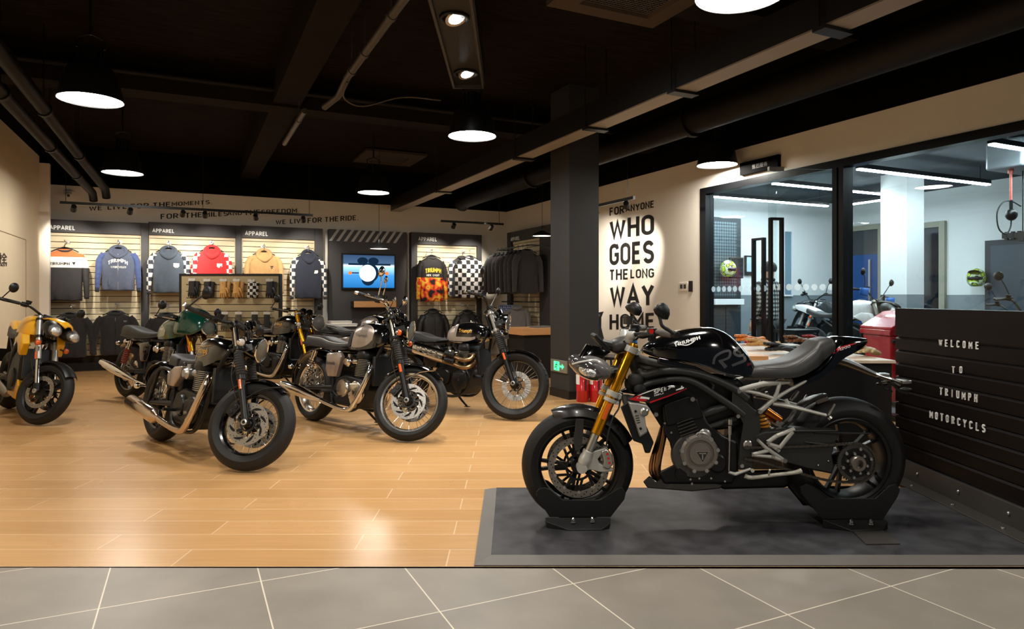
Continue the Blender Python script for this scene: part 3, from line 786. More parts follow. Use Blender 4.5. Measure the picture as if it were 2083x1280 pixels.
# cabinet on the right wall
def right_cabinet():
    w = 6.14
    va, vb = onu(1034, 500, w).y, onu(1122, 500, w).y
    q = onu(1040, 482, w); z1 = onu(1040, 473, w).z; zh = onu(1040, 493, w).z
    t = thing('apparel_cabinet', 'slatwall cabinet headed APPAREL on the side wall next to the dark pillar', 'display cabinet', R(w, va, 0), TH - pi / 2)
    L = va - vb
    a, b = va - onu(1041, 500, w).y, va - onu(1100, 500, w).y
    for p0, p1 in ((0, a), (b, L)):
        mb = MB(); mb.box2((p0, -.03, 0), (p1, .13, z1)); mb.build('side_post', M_CHAR, t, bevel=.003)
    mb = MB(); mb.box2((a, -.025, zh), (b, .13, z1)); mb.build('header', M_CHAR, t)
    mb = MB(); mb.use(M_SLATGAP).box2((a, .06, .14), (b, .13, zh)); mb.use(M_SLAT); slats(mb, a + .015, b - .015, .15, zh - .06, .03, .058); mb.box2((a, .028, zh - .05), (b, .06, zh)); mb.build('slat_panel', None, t, flat=True)
    mb = MB(); mb.box2((a, -.01, 0), (b, .13, .14)); mb.build('plinth', M_BLACKMET, t)
    x0 = va - onu(1041, 490, w).y; x1 = va - onu(1059, 490, w).y
    mb = MB(); zb, zt = onu(1045, 490.5, w).z, onu(1045, 482, w).z
    write_quad(mb, 'APPAREL', V((x0, -.027, zb)), V((x1, -.027, zb)), V((x0, -.027, zt)), .02); mb.build('lettering', M_TEXTWHT, t)
right_cabinet()

# ================================================================ garments
def fabric(name, rgb, **k): return mat(name, rgb, 0.85, noise=(14, 0.08), bump=(120, .12, .002), sheen=.2, **k)
F_CHAR = fabric('charcoal_fabric', (50, 48, 48)); F_BLK = fabric('black_jacket_fabric', (40, 39, 40)); F_BLUEGREY = fabric('slate_blue_jersey', (84, 92, 112)); F_NAVYSL = fabric('blue_sleeve_fabric', (66, 82, 128))
F_SLATE = fabric('slate_grey_fabric', (74, 84, 96)); F_RED = fabric('red_fabric', (206, 50, 52)); F_TAN = fabric('tan_fabric', (190, 150, 98)); F_NAVY = fabric('navy_fabric', (36, 40, 54)); F_WHITE = fabric('white_fabric', (228, 224, 218))
F_GREY = fabric('grey_shirt_fabric', (110, 108, 108)); F_LEATHER = mat('black_waxed_fabric', (44, 43, 44), .42, bump=(70, .25, .004))
def checker(name, c1, c2, size, plane='xz'):
    m = mat(name, c1, .85); nt, b = nodes_of(m); L = nt.links.new
    tc = nt.nodes.new('ShaderNodeTexCoord'); mp = nt.nodes.new('ShaderNodeMapping'); ck = nt.nodes.new('ShaderNodeTexChecker')
    mp.inputs['Scale'].default_value = (1, 0, 1); mp.inputs['Location'].default_value = (.017, .5 * size, .02); ck.inputs['Scale'].default_value = 1 / size
    ck.inputs[1].default_value = (*srgb(c1), 1); ck.inputs[2].default_value = (*srgb(c2), 1)
    L(tc.outputs['Object'], mp.inputs[0]); L(mp.outputs[0], ck.inputs[0]); L(ck.outputs[0], b.inputs['Base Color']); return m
F_CK_SLATE = checker('white_and_dark_checked_sleeve', (58, 62, 70), (226, 222, 216), .072)
F_CK_RED = checker('white_and_red_checked_sleeve', (206, 50, 52), (232, 226, 220), .072)
F_CK_BW = checker('black_and_white_check', (40, 38, 38), (226, 222, 216), .088)
def bands():
    m = mat('orange_white_charcoal_bands', (50, 48, 48), .85); nt, b = nodes_of(m); L = nt.links.new
    tc = nt.nodes.new('ShaderNodeTexCoord'); sp = nt.nodes.new('ShaderNodeSeparateXYZ'); r = nt.nodes.new('ShaderNodeValToRGB')
    r.color_ramp.interpolation = 'CONSTANT'; e = r.color_ramp.elements
    e[0].position = 0; e[0].color = (*srgb((50, 48, 48)), 1); e[1].position = .535; e[1].color = (*srgb((232, 226, 218)), 1)
    x = e.new(.705); x.color = (*srgb((214, 112, 64)), 1)
    L(tc.outputs['Object'], sp.inputs[0]); L(sp.outputs[2], r.inputs[0]); L(r.outputs[0], b.inputs['Base Color']); return m
F_BANDS = bands()
def camo():
    m = mat('orange_red_camouflage', (230, 120, 30), .8); nt, b = nodes_of(m); L = nt.links.new
    tc = nt.nodes.new('ShaderNodeTexCoord'); n = nt.nodes.new('ShaderNodeTexNoise'); n.inputs['Scale'].default_value = 7; n.inputs['Detail'].default_value = 1.0
    r = nt.nodes.new('ShaderNodeValToRGB'); r.color_ramp.interpolation = 'CONSTANT'; e = r.color_ramp.elements
    e[0].position = 0; e[0].color = (*srgb((36, 30, 28)), 1); e[1].position = .41; e[1].color = (*srgb((206, 52, 30)), 1)
    for p, c in ((.48, (236, 128, 36)), (.56, (240, 186, 60)), (.66, (214, 60, 30))): x = e.new(p); x.color = (*srgb(c), 1)
    sp = nt.nodes.new('ShaderNodeSeparateXYZ'); g = nt.nodes.new('ShaderNodeMath'); g.operation = 'GREATER_THAN'; g.inputs[1].default_value = .475
    mx = nt.nodes.new('ShaderNodeMixRGB'); mx.inputs[2].default_value = (*srgb((34, 30, 29)), 1)
    L(tc.outputs['Object'], n.inputs['Vector']); L(n.outputs[0], r.inputs[0]); L(tc.outputs['Object'], sp.inputs[0]); L(sp.outputs[2], g.inputs[0]); L(g.outputs[0], mx.inputs[0]); L(r.outputs[0], mx.inputs[1]); L(mx.outputs[0], b.inputs['Base Color']); return m
F_CAMO = camo()
def plaid(name, a, c, s):
    m = mat(name, a, .85); nt, b = nodes_of(m); L = nt.links.new
    tc = nt.nodes.new('ShaderNodeTexCoord'); mx = []
    for ax, rot in (('X', 0), ('Z', 0)):
        w = nt.nodes.new('ShaderNodeTexWave'); w.bands_direction = ax; w.inputs['Scale'].default_value = s; L(tc.outputs['Object'], w.inputs['Vector']); mx.append(w)
    q = nt.nodes.new('ShaderNodeMixRGB'); q.blend_type = 'ADD'; q.inputs[0].default_value = 1; L(mx[0].outputs[0], q.inputs[1]); L(mx[1].outputs[0], q.inputs[2])
    r = nt.nodes.new('ShaderNodeValToRGB'); e = r.color_ramp.elements; e[0].position = .45; e[0].color = (*srgb(a), 1); e[1].position = .75; e[1].color = (*srgb(c), 1)
    d = nt.nodes.new('ShaderNodeMath'); d.operation = 'MULTIPLY'; d.inputs[1].default_value = .5
    L(q.outputs[0], d.inputs[0]); L(d.outputs[0], r.inputs[0]); L(r.outputs[0], b.inputs['Base Color']); return m
F_PLAIDBLUE = plaid('blue_plaid_fabric', (70, 84, 124), (176, 182, 206), 9)

def garment_body(H, Wd, depth=.1, boxy=0.0, seed=0):
    rng = random.Random(seed); ph = [rng.uniform(0, 6) for _ in range(6)]
    st = [(0, .93 - .04 * boxy, .82), (.03, .95, .9), (.12, .95 + .02 * boxy, .98), (.3, .95, 1), (.5, .97, 1.02), (.66, 1.0, 1.02), (.78, 1.02, .98), (.86, 1.0, .88), (.905, .86, .76), (.945, .62, .66), (.975, .42, .6), (1.0, .33, .56)]
    n = 44; rs = []
    for z, a, b in st:
        row = []
        for k in range(n):
            t = 2 * pi * k / n; c, s_ = cos(t), sin(t)
            x = math.copysign(abs(c) ** .75, c) * a * Wd; y = math.copysign(abs(s_) ** .75, s_) * b * depth
            amp = .010 * (1 - z) + .003
            y += amp * sin(9 * x / Wd + 4 * z * 3 + ph[0]) + amp * .7 * sin(17 * x / Wd - 9 * z + ph[1])
            zz = z * H + .006 * sin(5 * t + ph[2]) * (1 - z)
            row.append(V((x, y, zz)))
        rs.append(row)
    mb = MB(); mb.rings(rs, True); return mb
def sleeve_mb(sx, H, Wd, L=1.0, out=.20, r0=.082, seed=0):
    rng = random.Random(seed + sx)
    pts = [V((sx * Wd * .80, 0, H * .875)), V((sx * Wd * (1.0 + out * .35), -.005, H * .72)), V((sx * Wd * (1.0 + out * .7), -.02, H * .45)), V((sx * Wd * (1.0 + out * .9), -.03, H * (.875 - .62 * L))), V((sx * Wd * (1.0 + out), -.04, H * (.875 - .84 * L)))]
    p2, r2 = spline(pts, [r0, r0 * .92, r0 * .80, r0 * .7, r0 * .58], 6)
    r2 = [r * (1 + .05 * sin(i * 1.9 + seed)) for i, r in enumerate(r2)]
    mb = MB(); mb.tube(p2, r2, 16, squash=(1, .72)); return mb, p2, r2
def on_front(body, x, z):
    return None
def decal(bvh, fn_pts, off=.004, d=V((0, 1, 0)), back=1.0):
    def hit(p):
        h = bvh.ray_cast(p - d * back, d)
        return (h[0] - d * off) if h[0] is not None else p
    return hit
def bvh_of(mb): return BVHTree.FromPolygons([tuple(v) for v in mb.v], mb.f)
def garment(name, label, cat, loc, rz, H, Wd, m_body, m_sleeve, hood=False, zipper=False, collar=False, prints=(), patch=None, pocket=False, boxy=0, depth=.1, L=1.0, out=.2, seed=0, group=None, cuff=None, stripes=None, hang=.12):
    t = thing(name, label, cat, loc, rz, group)
    b = garment_body(H, Wd, depth, boxy, seed); b.build('torso', m_body, t, ang=180)
    bv = bvh_of(b); hit = decal(bv, None)
    for sx in (-1, 1):
        mb, p2, r2 = sleeve_mb(sx, H, Wd, L, out, .082 + .012 * boxy, seed); s = mb.build('sleeve', m_sleeve, t, ang=180)
        if cuff is not None:
            mb = MB(); mb.tube([p2[-1] + (p2[-2] - p2[-1]) * .1, p2[-1] + (p2[-1] - p2[-2]).normalized() * .05], [r2[-1] * 1.05, r2[-1] * .85], 14, squash=(1, .75)); mb.build('cuff', cuff, s, ang=180)
    if hood:
        mb = MB()
        mb.tube([V((-.11, -.055, H * .90)), V((-.10, -.02, H * .99)), V((-.055, .03, H * 1.045)), V((0, .045, H * 1.06)), V((.055, .03, H * 1.045)), V((.10, -.02, H * .99)), V((.11, -.055, H * .90)), V((.05, -.085, H * .83)), V((0, -.095, H * .80)), V((-.05, -.085, H * .83))], .035, 12, sub=3, loop=True)
        mb.build('hood', m_body, t, ang=180)
    if collar:
        mb = MB(); mb.tube([V((.085 * cos(a) * 1.05, .06 * sin(a) - .01, H * (.985 + .03 * sin(a)))) for a in [2 * pi * k / 20 for k in range(20)]], .016 if collar == 1 else .03, 10, loop=True); mb.build('collar', m_body if collar == 2 else F_CHAR, t, ang=180)
    if zipper:
        mb = MB()
        zs = [i / 16 for i in range(17)]
        L_ = [hit(V((-.006, 0, H * (.02 + .86 * q)))) for q in zs]; R_ = [hit(V((.006, 0, H * (.02 + .86 * q)))) for q in zs]
        for i in range(16): mb.quad(L_[i], R_[i], R_[i + 1], L_[i + 1])
        mb.build('zip', M_STEEL if zipper == 1 else M_BLKPLASTIC, t)
    if pocket:
        mb = MB(); pts = [(-.14, .10), (.14, .10), (.14, .19), (.085, .30), (-.085, .30), (-.14, .19)]
        top = [hit(V((x, 0, z * H / .7 + .0))) - V((0, .006, 0)) for x, z in pts]
        mb.prism(top, [p + V((0, .012, 0)) for p in top]); mb.build('pocket', m_body, t)
    for txt, m_, x0, x1, z0, z1, arc in prints:
        mb = MB(); write(mb, txt, lambda a, q: hit(V((x0 + (x1 - x0) * a, 0, z0 + (z1 - z0) * q + arc * (1 - (2 * a - 1) ** 2)))), .02); mb.build('print', m_, t)
    if patch:
        x, z, w_, h_, m_ = patch
        mb = MB(); mb.add([hit(V((x + w_ * a, 0, z + h_ * c))) for a, c in ((-.5, .5), (.5, .5), (.5, -.2), (.25, -.5), (-.25, -.5), (-.5, -.2))], [tuple(range(6))]); mb.build('patch', m_, t)
    if stripes:
        for (xa, za, xb, zb, w_) in stripes:
            mb = MB(); n = 8
            for i in range(n):
                q = [hit(V((xa + (xb - xa) * k / n, 0, za + (zb - za) * k / n + dz))) for k, dz in ((i, 0), (i + 1, 0), (i + 1, w_), (i, w_))]
                mb.quad(*q)
            mb.build('reflective_stripe', mat('reflective_grey', (150, 148, 146), .4), t)
    # the hanger is a thing of its own
    return t
def hanger(label, loc, rz, H, group='garment hangers on the apparel wall', arm=.22):
    t = thing('clothes_hanger', label, 'hanger', loc, rz, group)
    mb = MB(); mb.tube([(-.19, 0, H - .045), (-.1, 0, H + .0), (0, 0, H + .03), (.1, 0, H + .0), (.19, 0, H - .045)], .009, 8, sub=3); mb.build('shoulder_bar', M_BLKPLASTIC, t)
    mb = MB(); mb.tube([(0, 0, H + .03), (0, 0, H + .075), (.022, 0, H + .10), (.005, 0, H + .128), (-.02, 0, H + .112)], .004, 8, sub=3); mb.build('hook', M_CHROME, t)
    return t
def bracket(label, loc, rz, depth, group='steel display arms on the slatwall'):
    t = thing('garment_hook', label, 'hook', loc, rz, group)
    mb = MB(); mb.box2((-.035, depth - .012, -.03), (.035, depth, .03)); mb.build('back_plate', M_STEEL, t, bevel=.003)
    mb = MB(); mb.tube([(0, depth - .01, 0), (0, 0, 0), (0, -.03, .0), (0, -.04, .014)], .007, 8); mb.build('arm', M_CHROME, t)
def hang_on_wall(name, label, cat, px, ytop, yhem, v, what, **k):
    a, b = onv(px, ytop, v), onv(px, yhem, v); H = a.z - b.z
    t = garment(name, label, cat, R(a.x, v, b.z), TH, H, **k)
    hanger('black hanger inside the ' + what, R(a.x, v, b.z), TH, H)
    bracket('steel arm holding the ' + what, R(a.x, v, b.z + H + .135), TH, VF + .03 - v)
    return t
VG = 13.05
hang_on_wall('long_sleeve_jersey', 'long sleeved jersey banded orange, white and charcoal on the slatwall', 'shirt', 132, 507, 612, VG, 'banded orange jersey', Wd=.255, m_body=F_BANDS, m_sleeve=F_BANDS, collar=1, prints=[('TRIUMPH', M_TEXTBLK, -.19, .08, .575, .625, 0), ('▼', M_TEXTBLK, .11, .16, .575, .625, 0)], seed=1)
hang_on_wall('hooded_top', 'slate blue zipped hooded top with white arched print', 'hoodie', 241, 507, 591, VG, 'zipped slate hoodie', Wd=.25, m_body=F_BLUEGREY, m_sleeve=F_NAVYSL, hood=True, zipper=1, pocket=True, cuff=F_NAVY, prints=[('TRIUMPH', M_TEXTWHT, -.14, .14, .42, .49, .05), ('MOTORCYCLES', M_TEXTWHT, -.12, .12, .37, .405, 0)], seed=2)
hang_on_wall('hooded_top', 'dark slate hooded top with checked sleeves and white chest patch', 'hoodie', 343, 508, 596, VG, 'checked sleeve slate hoodie', Wd=.25, m_body=F_SLATE, m_sleeve=F_CK_SLATE, hood=True, cuff=F_CHAR, patch=(.12, .47, .09, .075, F_WHITE), seed=3)
hang_on_wall('hooded_top', 'red hooded top with red and white checked sleeves', 'hoodie', 431, 507, 595, VG, 'red hoodie', Wd=.25, m_body=F_RED, m_sleeve=F_CK_RED, hood=True, patch=(.12, .47, .09, .075, F_WHITE), seed=4)
hang_on_wall('hooded_top', 'plain tan hooded top with small round chest emblem', 'hoodie', 537, 514, 600, VG, 'tan hoodie', Wd=.255, m_body=F_TAN, m_sleeve=F_TAN, hood=True, prints=[('▽', M_TEXTBLK, .10, .15, .46, .52, 0)], seed=5)
hang_on_wall('hooded_top', 'navy hooded top with black and white checked sleeves', 'hoodie', 627, 516, 607, VG, 'navy hoodie', Wd=.25, m_body=F_NAVY, m_sleeve=F_CK_SLATE, hood=True, cuff=F_CHAR, patch=(.12, .49, .085, .06, F_WHITE), seed=6)
hang_on_wall('long_sleeve_jersey', 'orange, red and black camouflage jersey with yellow lettering', 'shirt', 878, 522, 613, VG, 'camouflage jersey', Wd=.245, m_body=F_CAMO, m_sleeve=F_CAMO, collar=1, prints=[('TRIUMPH', mat('yellow_print', (232, 200, 60), .7), -.16, .17, .56, .66, .02), ('MOTORCYCLES', M_TEXTWHT, -.14, .14, .50, .545, 0)], seed=7)
hang_on_wall('long_sleeve_jersey', 'black and white checked jersey printed with triangles', 'shirt', 955, 523, 606, VG - .06, 'checked triangle jersey', Wd=.24, m_body=F_CK_BW, m_sleeve=F_CK_BW, collar=1, prints=[('▽', M_TEXTWHT, x - .03, x + .03, z - .03, z + .03, 0) for x, z in ((-.115, .545), (.07, .545), (-.02, .455), (-.115, .275), (.07, .275))] + [('T', M_TEXTWHT, x - .012, x + .012, z - .012, z + .018, 0) for x, z in ((-.115, .545), (.07, .545), (-.02, .455), (-.115, .275), (.07, .275))], seed=8)
a = onv(940, 523, VG + .12); b = onv(940, 606, VG + .12)
garment('long_sleeve_jersey', 'dark jersey hanging directly behind the checked triangle jersey', 'shirt', R(a.x, VG + .12, b.z), TH, a.z - b.z, .235, F_CHAR, F_CK_SLATE, collar=1, seed=9, depth=.05)
JK = [(143, 640, 727, 'black riding jacket hanging low behind the yellow motorcycle', 'jacket behind the yellow motorcycle'), (236, 636, 722, 'black riding jacket hanging under the slate blue hooded top', 'jacket under the zipped slate hoodie'), (338, 640, 728, 'grey black riding jacket under the checked sleeve hooded top', 'jacket under the slate checked hoodie'),
      (628, 648, 735, 'grey black riding jacket under the navy hooded top', 'jacket under the navy hoodie'), (881, 632, 722, 'black waxed jacket under the camouflage jersey', 'jacket under the camouflage jersey'), (951, 634, 722, 'black waxed jacket under the checked jersey', 'jacket under the checked jersey')]
for i, (px, y0, y1, l, w_) in enumerate(JK):
    hang_on_wall('riding_jacket', l, 'jacket', px, y0, y1, VG - .02, w_, Wd=.235, m_body=F_LEATHER if i > 3 else F_BLK, m_sleeve=F_LEATHER if i > 3 else F_BLK, collar=2, zipper=2, boxy=1, depth=.12, out=.42, seed=20 + i, patch=(.14, .56, .05, .03, F_GREY) if i == 1 else None)
# rail of jackets by the side wall
rt = thing('garment_rail', 'black wall rail carrying the row of dark jackets by the corner', 'clothes rail', R(6.1, 12.75, 2.2), TH)
mb = MB(); mb.cyl((-.38, 0, 0), (-.38, -1.6, 0), .012); mb.build('rail', M_BLACKMET, rt)
for y in (-.05, -1.55):
    mb = MB(); mb.box2((-.39, y - .012, -.012), (.04, y + .012, .012)); mb.build('wall_arm', M_BLACKMET, rt)
for i in range(8):
    v = 12.66 - i * .19; H = .80
    c = R(5.72, v, 2.2 - .1 - H)
    garment('riding_jacket', ['black jacket at the corner end of the wall rail', 'second dark jacket along the wall rail from the corner', 'third dark jacket along the wall rail from the corner', 'fourth dark jacket along the wall rail from the corner', 'fifth dark jacket along the wall rail from the corner', 'sixth dark jacket along the wall rail from the corner', 'seventh dark jacket along the wall rail, next to last', 'dark grey jacket at the pillar end of the wall rail'][i], 'jacket',
            c, TH - .14 + .04 * (i % 3), H, .225, F_BLK if i % 3 else F_CHAR, F_CHAR if i % 2 else F_BLK, collar=2, boxy=.6, depth=.066, seed=40 + i, group='dark jackets on the wall rail', stripes=[(-.2, .50, .0, .56, .014)] if i in (1, 3, 5, 6) else None)
    hanger('hanger of jacket number %s along the wall rail from the corner' % ['one', 'two', 'three', 'four', 'five', 'six', 'seven', 'eight'][i], c, TH - .14 + .04 * (i % 3), H, 'hangers on the wall rail')
rt = thing('garment_rail', 'low black wall rail carrying the blue plaid shirts', 'clothes rail', R(6.1, 12.55, 1.14), TH)
mb = MB(); mb.cyl((-.34, 0, 0), (-.34, -.95, 0), .011); mb.build('rail', M_BLACKMET, rt)
for y in (-.03, -.9):
    mb = MB(); mb.box2((-.35, y - .012, -.012), (.04, y + .012, .012)); mb.build('wall_arm', M_BLACKMET, rt)
for i in range(4):
    c = R(5.76, 12.45 - i * .2, 1.14 - .1 - .62)
    garment('plaid_shirt', ['blue plaid shirt on the low rail, nearest the corner', 'middle blue plaid shirt on the low rail', 'blue plaid shirt on the low rail beside the grey one', 'plain grey shirt at the end of the low rail'][i], 'shirt', c, TH - .5, .62, .20, F_PLAIDBLUE if i < 3 else F_GREY, F_PLAIDBLUE if i < 3 else F_GREY, collar=2, depth=.06, seed=60 + i, group='shirts on the low rail')

# ================================================================ wall lettering
def wall_text(txt, p00, p10, tl, fn, w, label, bold=0.0):
    A, B, C = R(*fn(*p00, w)), R(*fn(*p10, w)), R(*fn(*tl, w))
    t = thing('wall_lettering', label, 'lettering', A)
    words_ = txt.split(' '); full = letters(txt, bold)[2]
    pos = 0.0; unit = lambda q: letters(q, bold)[2]
    x = 0
    for k, q in enumerate(words_):
        a = (unit(' '.join(words_[:k + 1])) - unit(q)) / full; b = unit(' '.join(words_[:k + 1])) / full
        mb = MB(); write_quad(mb, q, A + (B - A) * a, A + (B - A) * b, C + (B - A) * a, bold); mb.build('word', M_TEXTBLK, t, world=True)
w = VB - .004
wall_text('WE LIVE FOR THE MOMENTS.', (181, 430), (431, 416), (181, 419.5), onv, w, 'black wall slogan WE LIVE FOR THE MOMENTS, mostly behind the track rail')
wall_text('FOR THE MILES AND THE FREEDOM.', (326.6, 446), (608.5, 432.5), (326.6, 435.5), onv, w, 'black wall slogan FOR THE MILES AND THE FREEDOM')
wall_text('WE LIVE FOR THE RIDE.', (560.7, 458), (729, 447.7), (560.7, 447.5), onv, w, 'black wall slogan WE LIVE FOR THE RIDE')
w = UR - .004
for txt, a, b, c, bo in (('FOR ANYONE', (1239.8, 439.4), (1329.7, 424), (1239.8, 423), .01), ('WHO', (1239.8, 491), (1330.5, 482), (1239.8, 446.4), .012), ('GOES', (1239.8, 540), (1330.5, 535.5), (1239.8, 497), .012), ('THE LONG', (1240.6, 570), (1330.5, 567), (1240.6, 548.8), .01), ('WAY', (1240.6, 627), (1330.5, 626.5), (1240.6, 577), .012), ('HOME', (1239.8, 670.6), (1329.7, 670), (1239.8, 636.6), .01)):
    wall_text(txt, a, b, c, onu, w, 'black wall lettering reading ' + txt + ' in the slogan beside the pillar', bo)
# hydrant door on the left wall
w = UL + .004
mb = MB(); q0, q1 = onu(-40, 488, w), onu(53, 488, w)
for (va, za), (vb, zb) in (((q0.y, q1.z), (q1.y, q1.z)), ((q1.y, q1.z), (q1.y, .2))):
    rbox(mb, (UL, min(va, vb) - .004, min(za, zb) - .004), (UL + .006, max(va, vb) + .004, max(za, zb) + .004))
struct(mb.build('door_1', mat('door_gap_shadowline', (150, 132, 104), .8)), 'flush hydrant cabinet door outlined in the beige wall', 'door')
mb = MB()
write_quad(mb, '消火栓', R(*onu(-46, 541 - 3, w)), R(*onu(14.5, 537, w)), R(*onu(-46, 512, w)), .01)
write_quad(mb, 'FIRE HYDRANT', R(*onu(-46, 545, w)), R(*onu(14.5, 542.5, w)), R(*onu(-46, 537, w)), .01)
tag(mb.build('hydrant_lettering', M_TEXTBLK), 'black Chinese hydrant lettering on the beige wall, cut by the picture edge', 'lettering')
# wall switches
q = onu(1391, 583, UR)
sw = thing('switch_panel', 'white double switch plate with black thermostat by the glazing', 'switch', R(UR, q.y, q.z), TH - pi / 2)
mb = MB(); mb.box2((-.085, -.012, -.06), (.09, 0, .06)); mb.build('plate', M_WHITEWALL, sw, bevel=.003)
for x in (-.062, .012):
    mb = MB(); mb.box2((x, -.016, -.03), (x + .05, -.012, .03)); mb.build('rocker', M_DARKCAST, sw)
mb = MB(); mb.box2((.12, -.02, -.075), (.19, 0, .075)); mb.build('thermostat', M_BLKPLASTIC, sw, bevel=.004)

# ================================================================ media panel with television
u0, u1 = onv(669, 500, VF).x, onv(827, 500, VF).x; zt = onv(672, 466, VF).z
mp_ = roomthing('media_panel', 'tall charcoal wall panel with striped top behind the television', 'wall panel', u0, VF, 0)
Wd = u1 - u0; zs = onv(672, 490, VF).z
mb = MB(); mb.box2((0, .0, 0), (Wd, .14, zt)); mb.build('board', M_CHAR, mp_, bevel=.003)
mb = MB(); n = 11
for i in range(n):
    x = i * Wd / n; w_ = Wd / n * .42; sh = Wd / n * 1.1
    pts = [(x, zs), (x + w_, zs), (min(x + w_ + sh, Wd), zt), (min(x + sh, Wd), zt)]
    if x + sh < Wd: mb.add([V((a, -.003, b)) for a, b in pts], [(0, 1, 2, 3)])
mb.build('stripes', mat('light_grey_stripe', (170, 168, 166), .6), mp_, flat=True)
a, b = onv(695, 515, VF - .06), onv(805, 590, VF - .06)
tv = roomthing('television', 'wall television showing a blue picture of a motorcycle headlamp', 'television', a.x, VF - .06, b.z)
TW, THh = b.x - a.x, a.z - b.z
mb = MB(); mb.box2((0, 0, 0), (TW, .058, THh)); mb.build('casing', M_FRAMEBLK, tv, bevel=.004)
def screen_mat():
    m = bpy.data.materials.new('blue_screen_picture'); m.use_nodes = True; nt = m.node_tree; nt.nodes.clear(); L = nt.links.new
    o = nt.nodes.new('ShaderNodeOutputMaterial'); e = nt.nodes.new('ShaderNodeEmission'); tc = nt.nodes.new('ShaderNodeTexCoord'); sp = nt.nodes.new('ShaderNodeSeparateXYZ'); r = nt.nodes.new('ShaderNodeValToRGB'); mr = nt.nodes.new('ShaderNodeMapRange')
    mr.inputs['From Max'].default_value = THh
    el = r.color_ramp.elements; el[0].position = .0; el[0].color = (*srgb((20, 90, 150)), 1); el[1].position = 1; el[1].color = (*srgb((40, 60, 90)), 1)
    for p, c in ((.4, (60, 130, 190)), (.62, (150, 196, 224)), (.66, (206, 226, 238)), (.72, (60, 84, 110))): x = el.new(p); x.color = (*srgb(c), 1)
    L(tc.outputs['Object'], sp.inputs[0]); L(sp.outputs[2], mr.inputs[0]); L(mr.outputs[0], r.inputs[0]); L(r.outputs[0], e.inputs[0]); e.inputs[1].default_value = .8; L(e.outputs[0], o.inputs[0]); return m
mb = MB(); mb.add([(.03, -.001, .04), (TW - .03, -.001, .04), (TW - .03, -.001, THh - .03), (.03, -.001, THh - .03)], [(0, 1, 2, 3)]); sc = mb.build('screen', screen_mat(), tv, flat=True)
def disc(mb, x, z, r, y, n=28, sx=1): mb.add([V((x + sx * r * cos(2 * pi * k / n), y, z + r * sin(2 * pi * k / n))) for k in range(n)], [tuple(range(n))])
E_ = lambda n, c, s=.6: emis(n, srgb(c), s)
mb = MB(); sh = E_('screen_dark', (14, 30, 48), .8)
disc(mb, TW * .5, THh * .47, .19, -.003); disc(mb, TW * .38, THh * .80, .07, -.003, sx=1.5); disc(mb, TW * .58, THh * .80, .07, -.003, sx=1.5)
mb.box2((TW * .12, -.0035, THh * .68), (TW * .9, -.002, THh * .73)); mb.box2((TW * .16, -.0035, THh * .45), (TW * .85, -.002, THh * .48)); disc(mb, TW * .48, THh * .3, .13, -.0028); mb.build('picture_motorcycle', sh, sc, flat=True)
mb = MB(); disc(mb, TW * .47, THh * .46, .165, -.005); mb.build('picture_headlamp', E_('screen_white', (205, 232, 240), .95), sc, flat=True)
mb = MB(); disc(mb, TW * .15, THh * .46, .035, -.005); mb.build('picture_indicator', E_('screen_orange', (220, 110, 50), .8), sc, flat=True)
mb = MB(); disc(mb, TW * .83, THh * .46, .035, -.005); mb.build('picture_indicator', MATS.get('x') or E_('screen_orange', (220, 110, 50), .8), sc, flat=True)
a, b = onv(720, 613, VF - .3), onv(806, 625, VF - .3)
sh = roomthing('floating_shelf', 'dark wall shelf with oak front edge under the television', 'shelf', a.x, VF - .3, b.z)
mb = MB(); mb.box2((0, .012, 0), (b.x - a.x, .3, a.z - b.z)); mb.build('board', M_CHAR, sh, bevel=.003)
mb = MB(); mb.box2((0, 0, 0), (b.x - a.x, .012, a.z - b.z)); mb.build('front_edge', M_WOODEDGE, sh)
# white pile on a low plinth in front of the panel
q = onv(692, 664, 12.45)
pl = roomthing('display_plinth', 'low dark plinth standing before the television panel', 'plinth', q.x, 12.45, 0)
mb = MB(); mb.box2((-.35, -.2, 0), (.45, .2, q.z - .012)); mb.build('body', M_CHAR, pl, bevel=.004)
mb = MB(); mb.box2((-.37, -.22, q.z - .012), (.47, .22, q.z)); mb.build('top', M_BLACKMET, pl)
for i in range(2):
    bx = roomthing('flat_box', ['lower flat white box stacked on the dark plinth', 'upper flat white box stacked on the dark plinth'][i], 'box', q.x, 12.45, q.z + i * .05)
    mb = MB(); mb.box2((-.25 + .06 * i, -.15, 0), (.28 - .1 * i, .15, .035)); mb.build('tray', M_WHITEWALL, bx, bevel=.004)
    mb = MB(); mb.box2((-.255 + .06 * i, -.155, .03), (.285 - .1 * i, .155, .05)); mb.build('lid', mat('pale_grey_card', (206, 204, 200), .7), bx, bevel=.004)

# ================================================================ glove stand
yg = 10.2
A, B = W(365, 557, yg), W(571, 557, yg)
gs = thing('glove_stand', 'free standing slatwall stand with gloves behind the green motorcycle', 'display stand', (A.x, yg, 0))
GW, GZ = B.x - A.x, A.z
mb = MB(); mb.use(M_SLATGAP).box2((.03, .02, .15), (GW - .03, .06, GZ - .03)); mb.use(mat('olive_slatwall', (166, 148, 112), .55, noise=(3, .05, (1, 1, 10)))); slats(mb, .1, GW - .1, .2, GZ - .07, .0, .018)
mb.box2((.03, 0, .15), (.1, .02, GZ - .03)); mb.box2((GW - .1, 0, .15), (GW - .03, .02, GZ - .03)); mb.box2((.1, .0, GZ - .07), (GW - .1, .02, GZ - .03)); mb.build('slat_panel', None, gs, flat=True)
for x in (0, GW - .03):
    mb = MB(); mb.box2((x, -.01, 0), (x + .03, .08, GZ)); mb.build('side_post', M_BLACKMET, gs)
mb = MB(); mb.box2((.03, -.01, GZ - .03), (GW - .03, .08, GZ)); mb.build('top_rail', M_BLACKMET, gs)
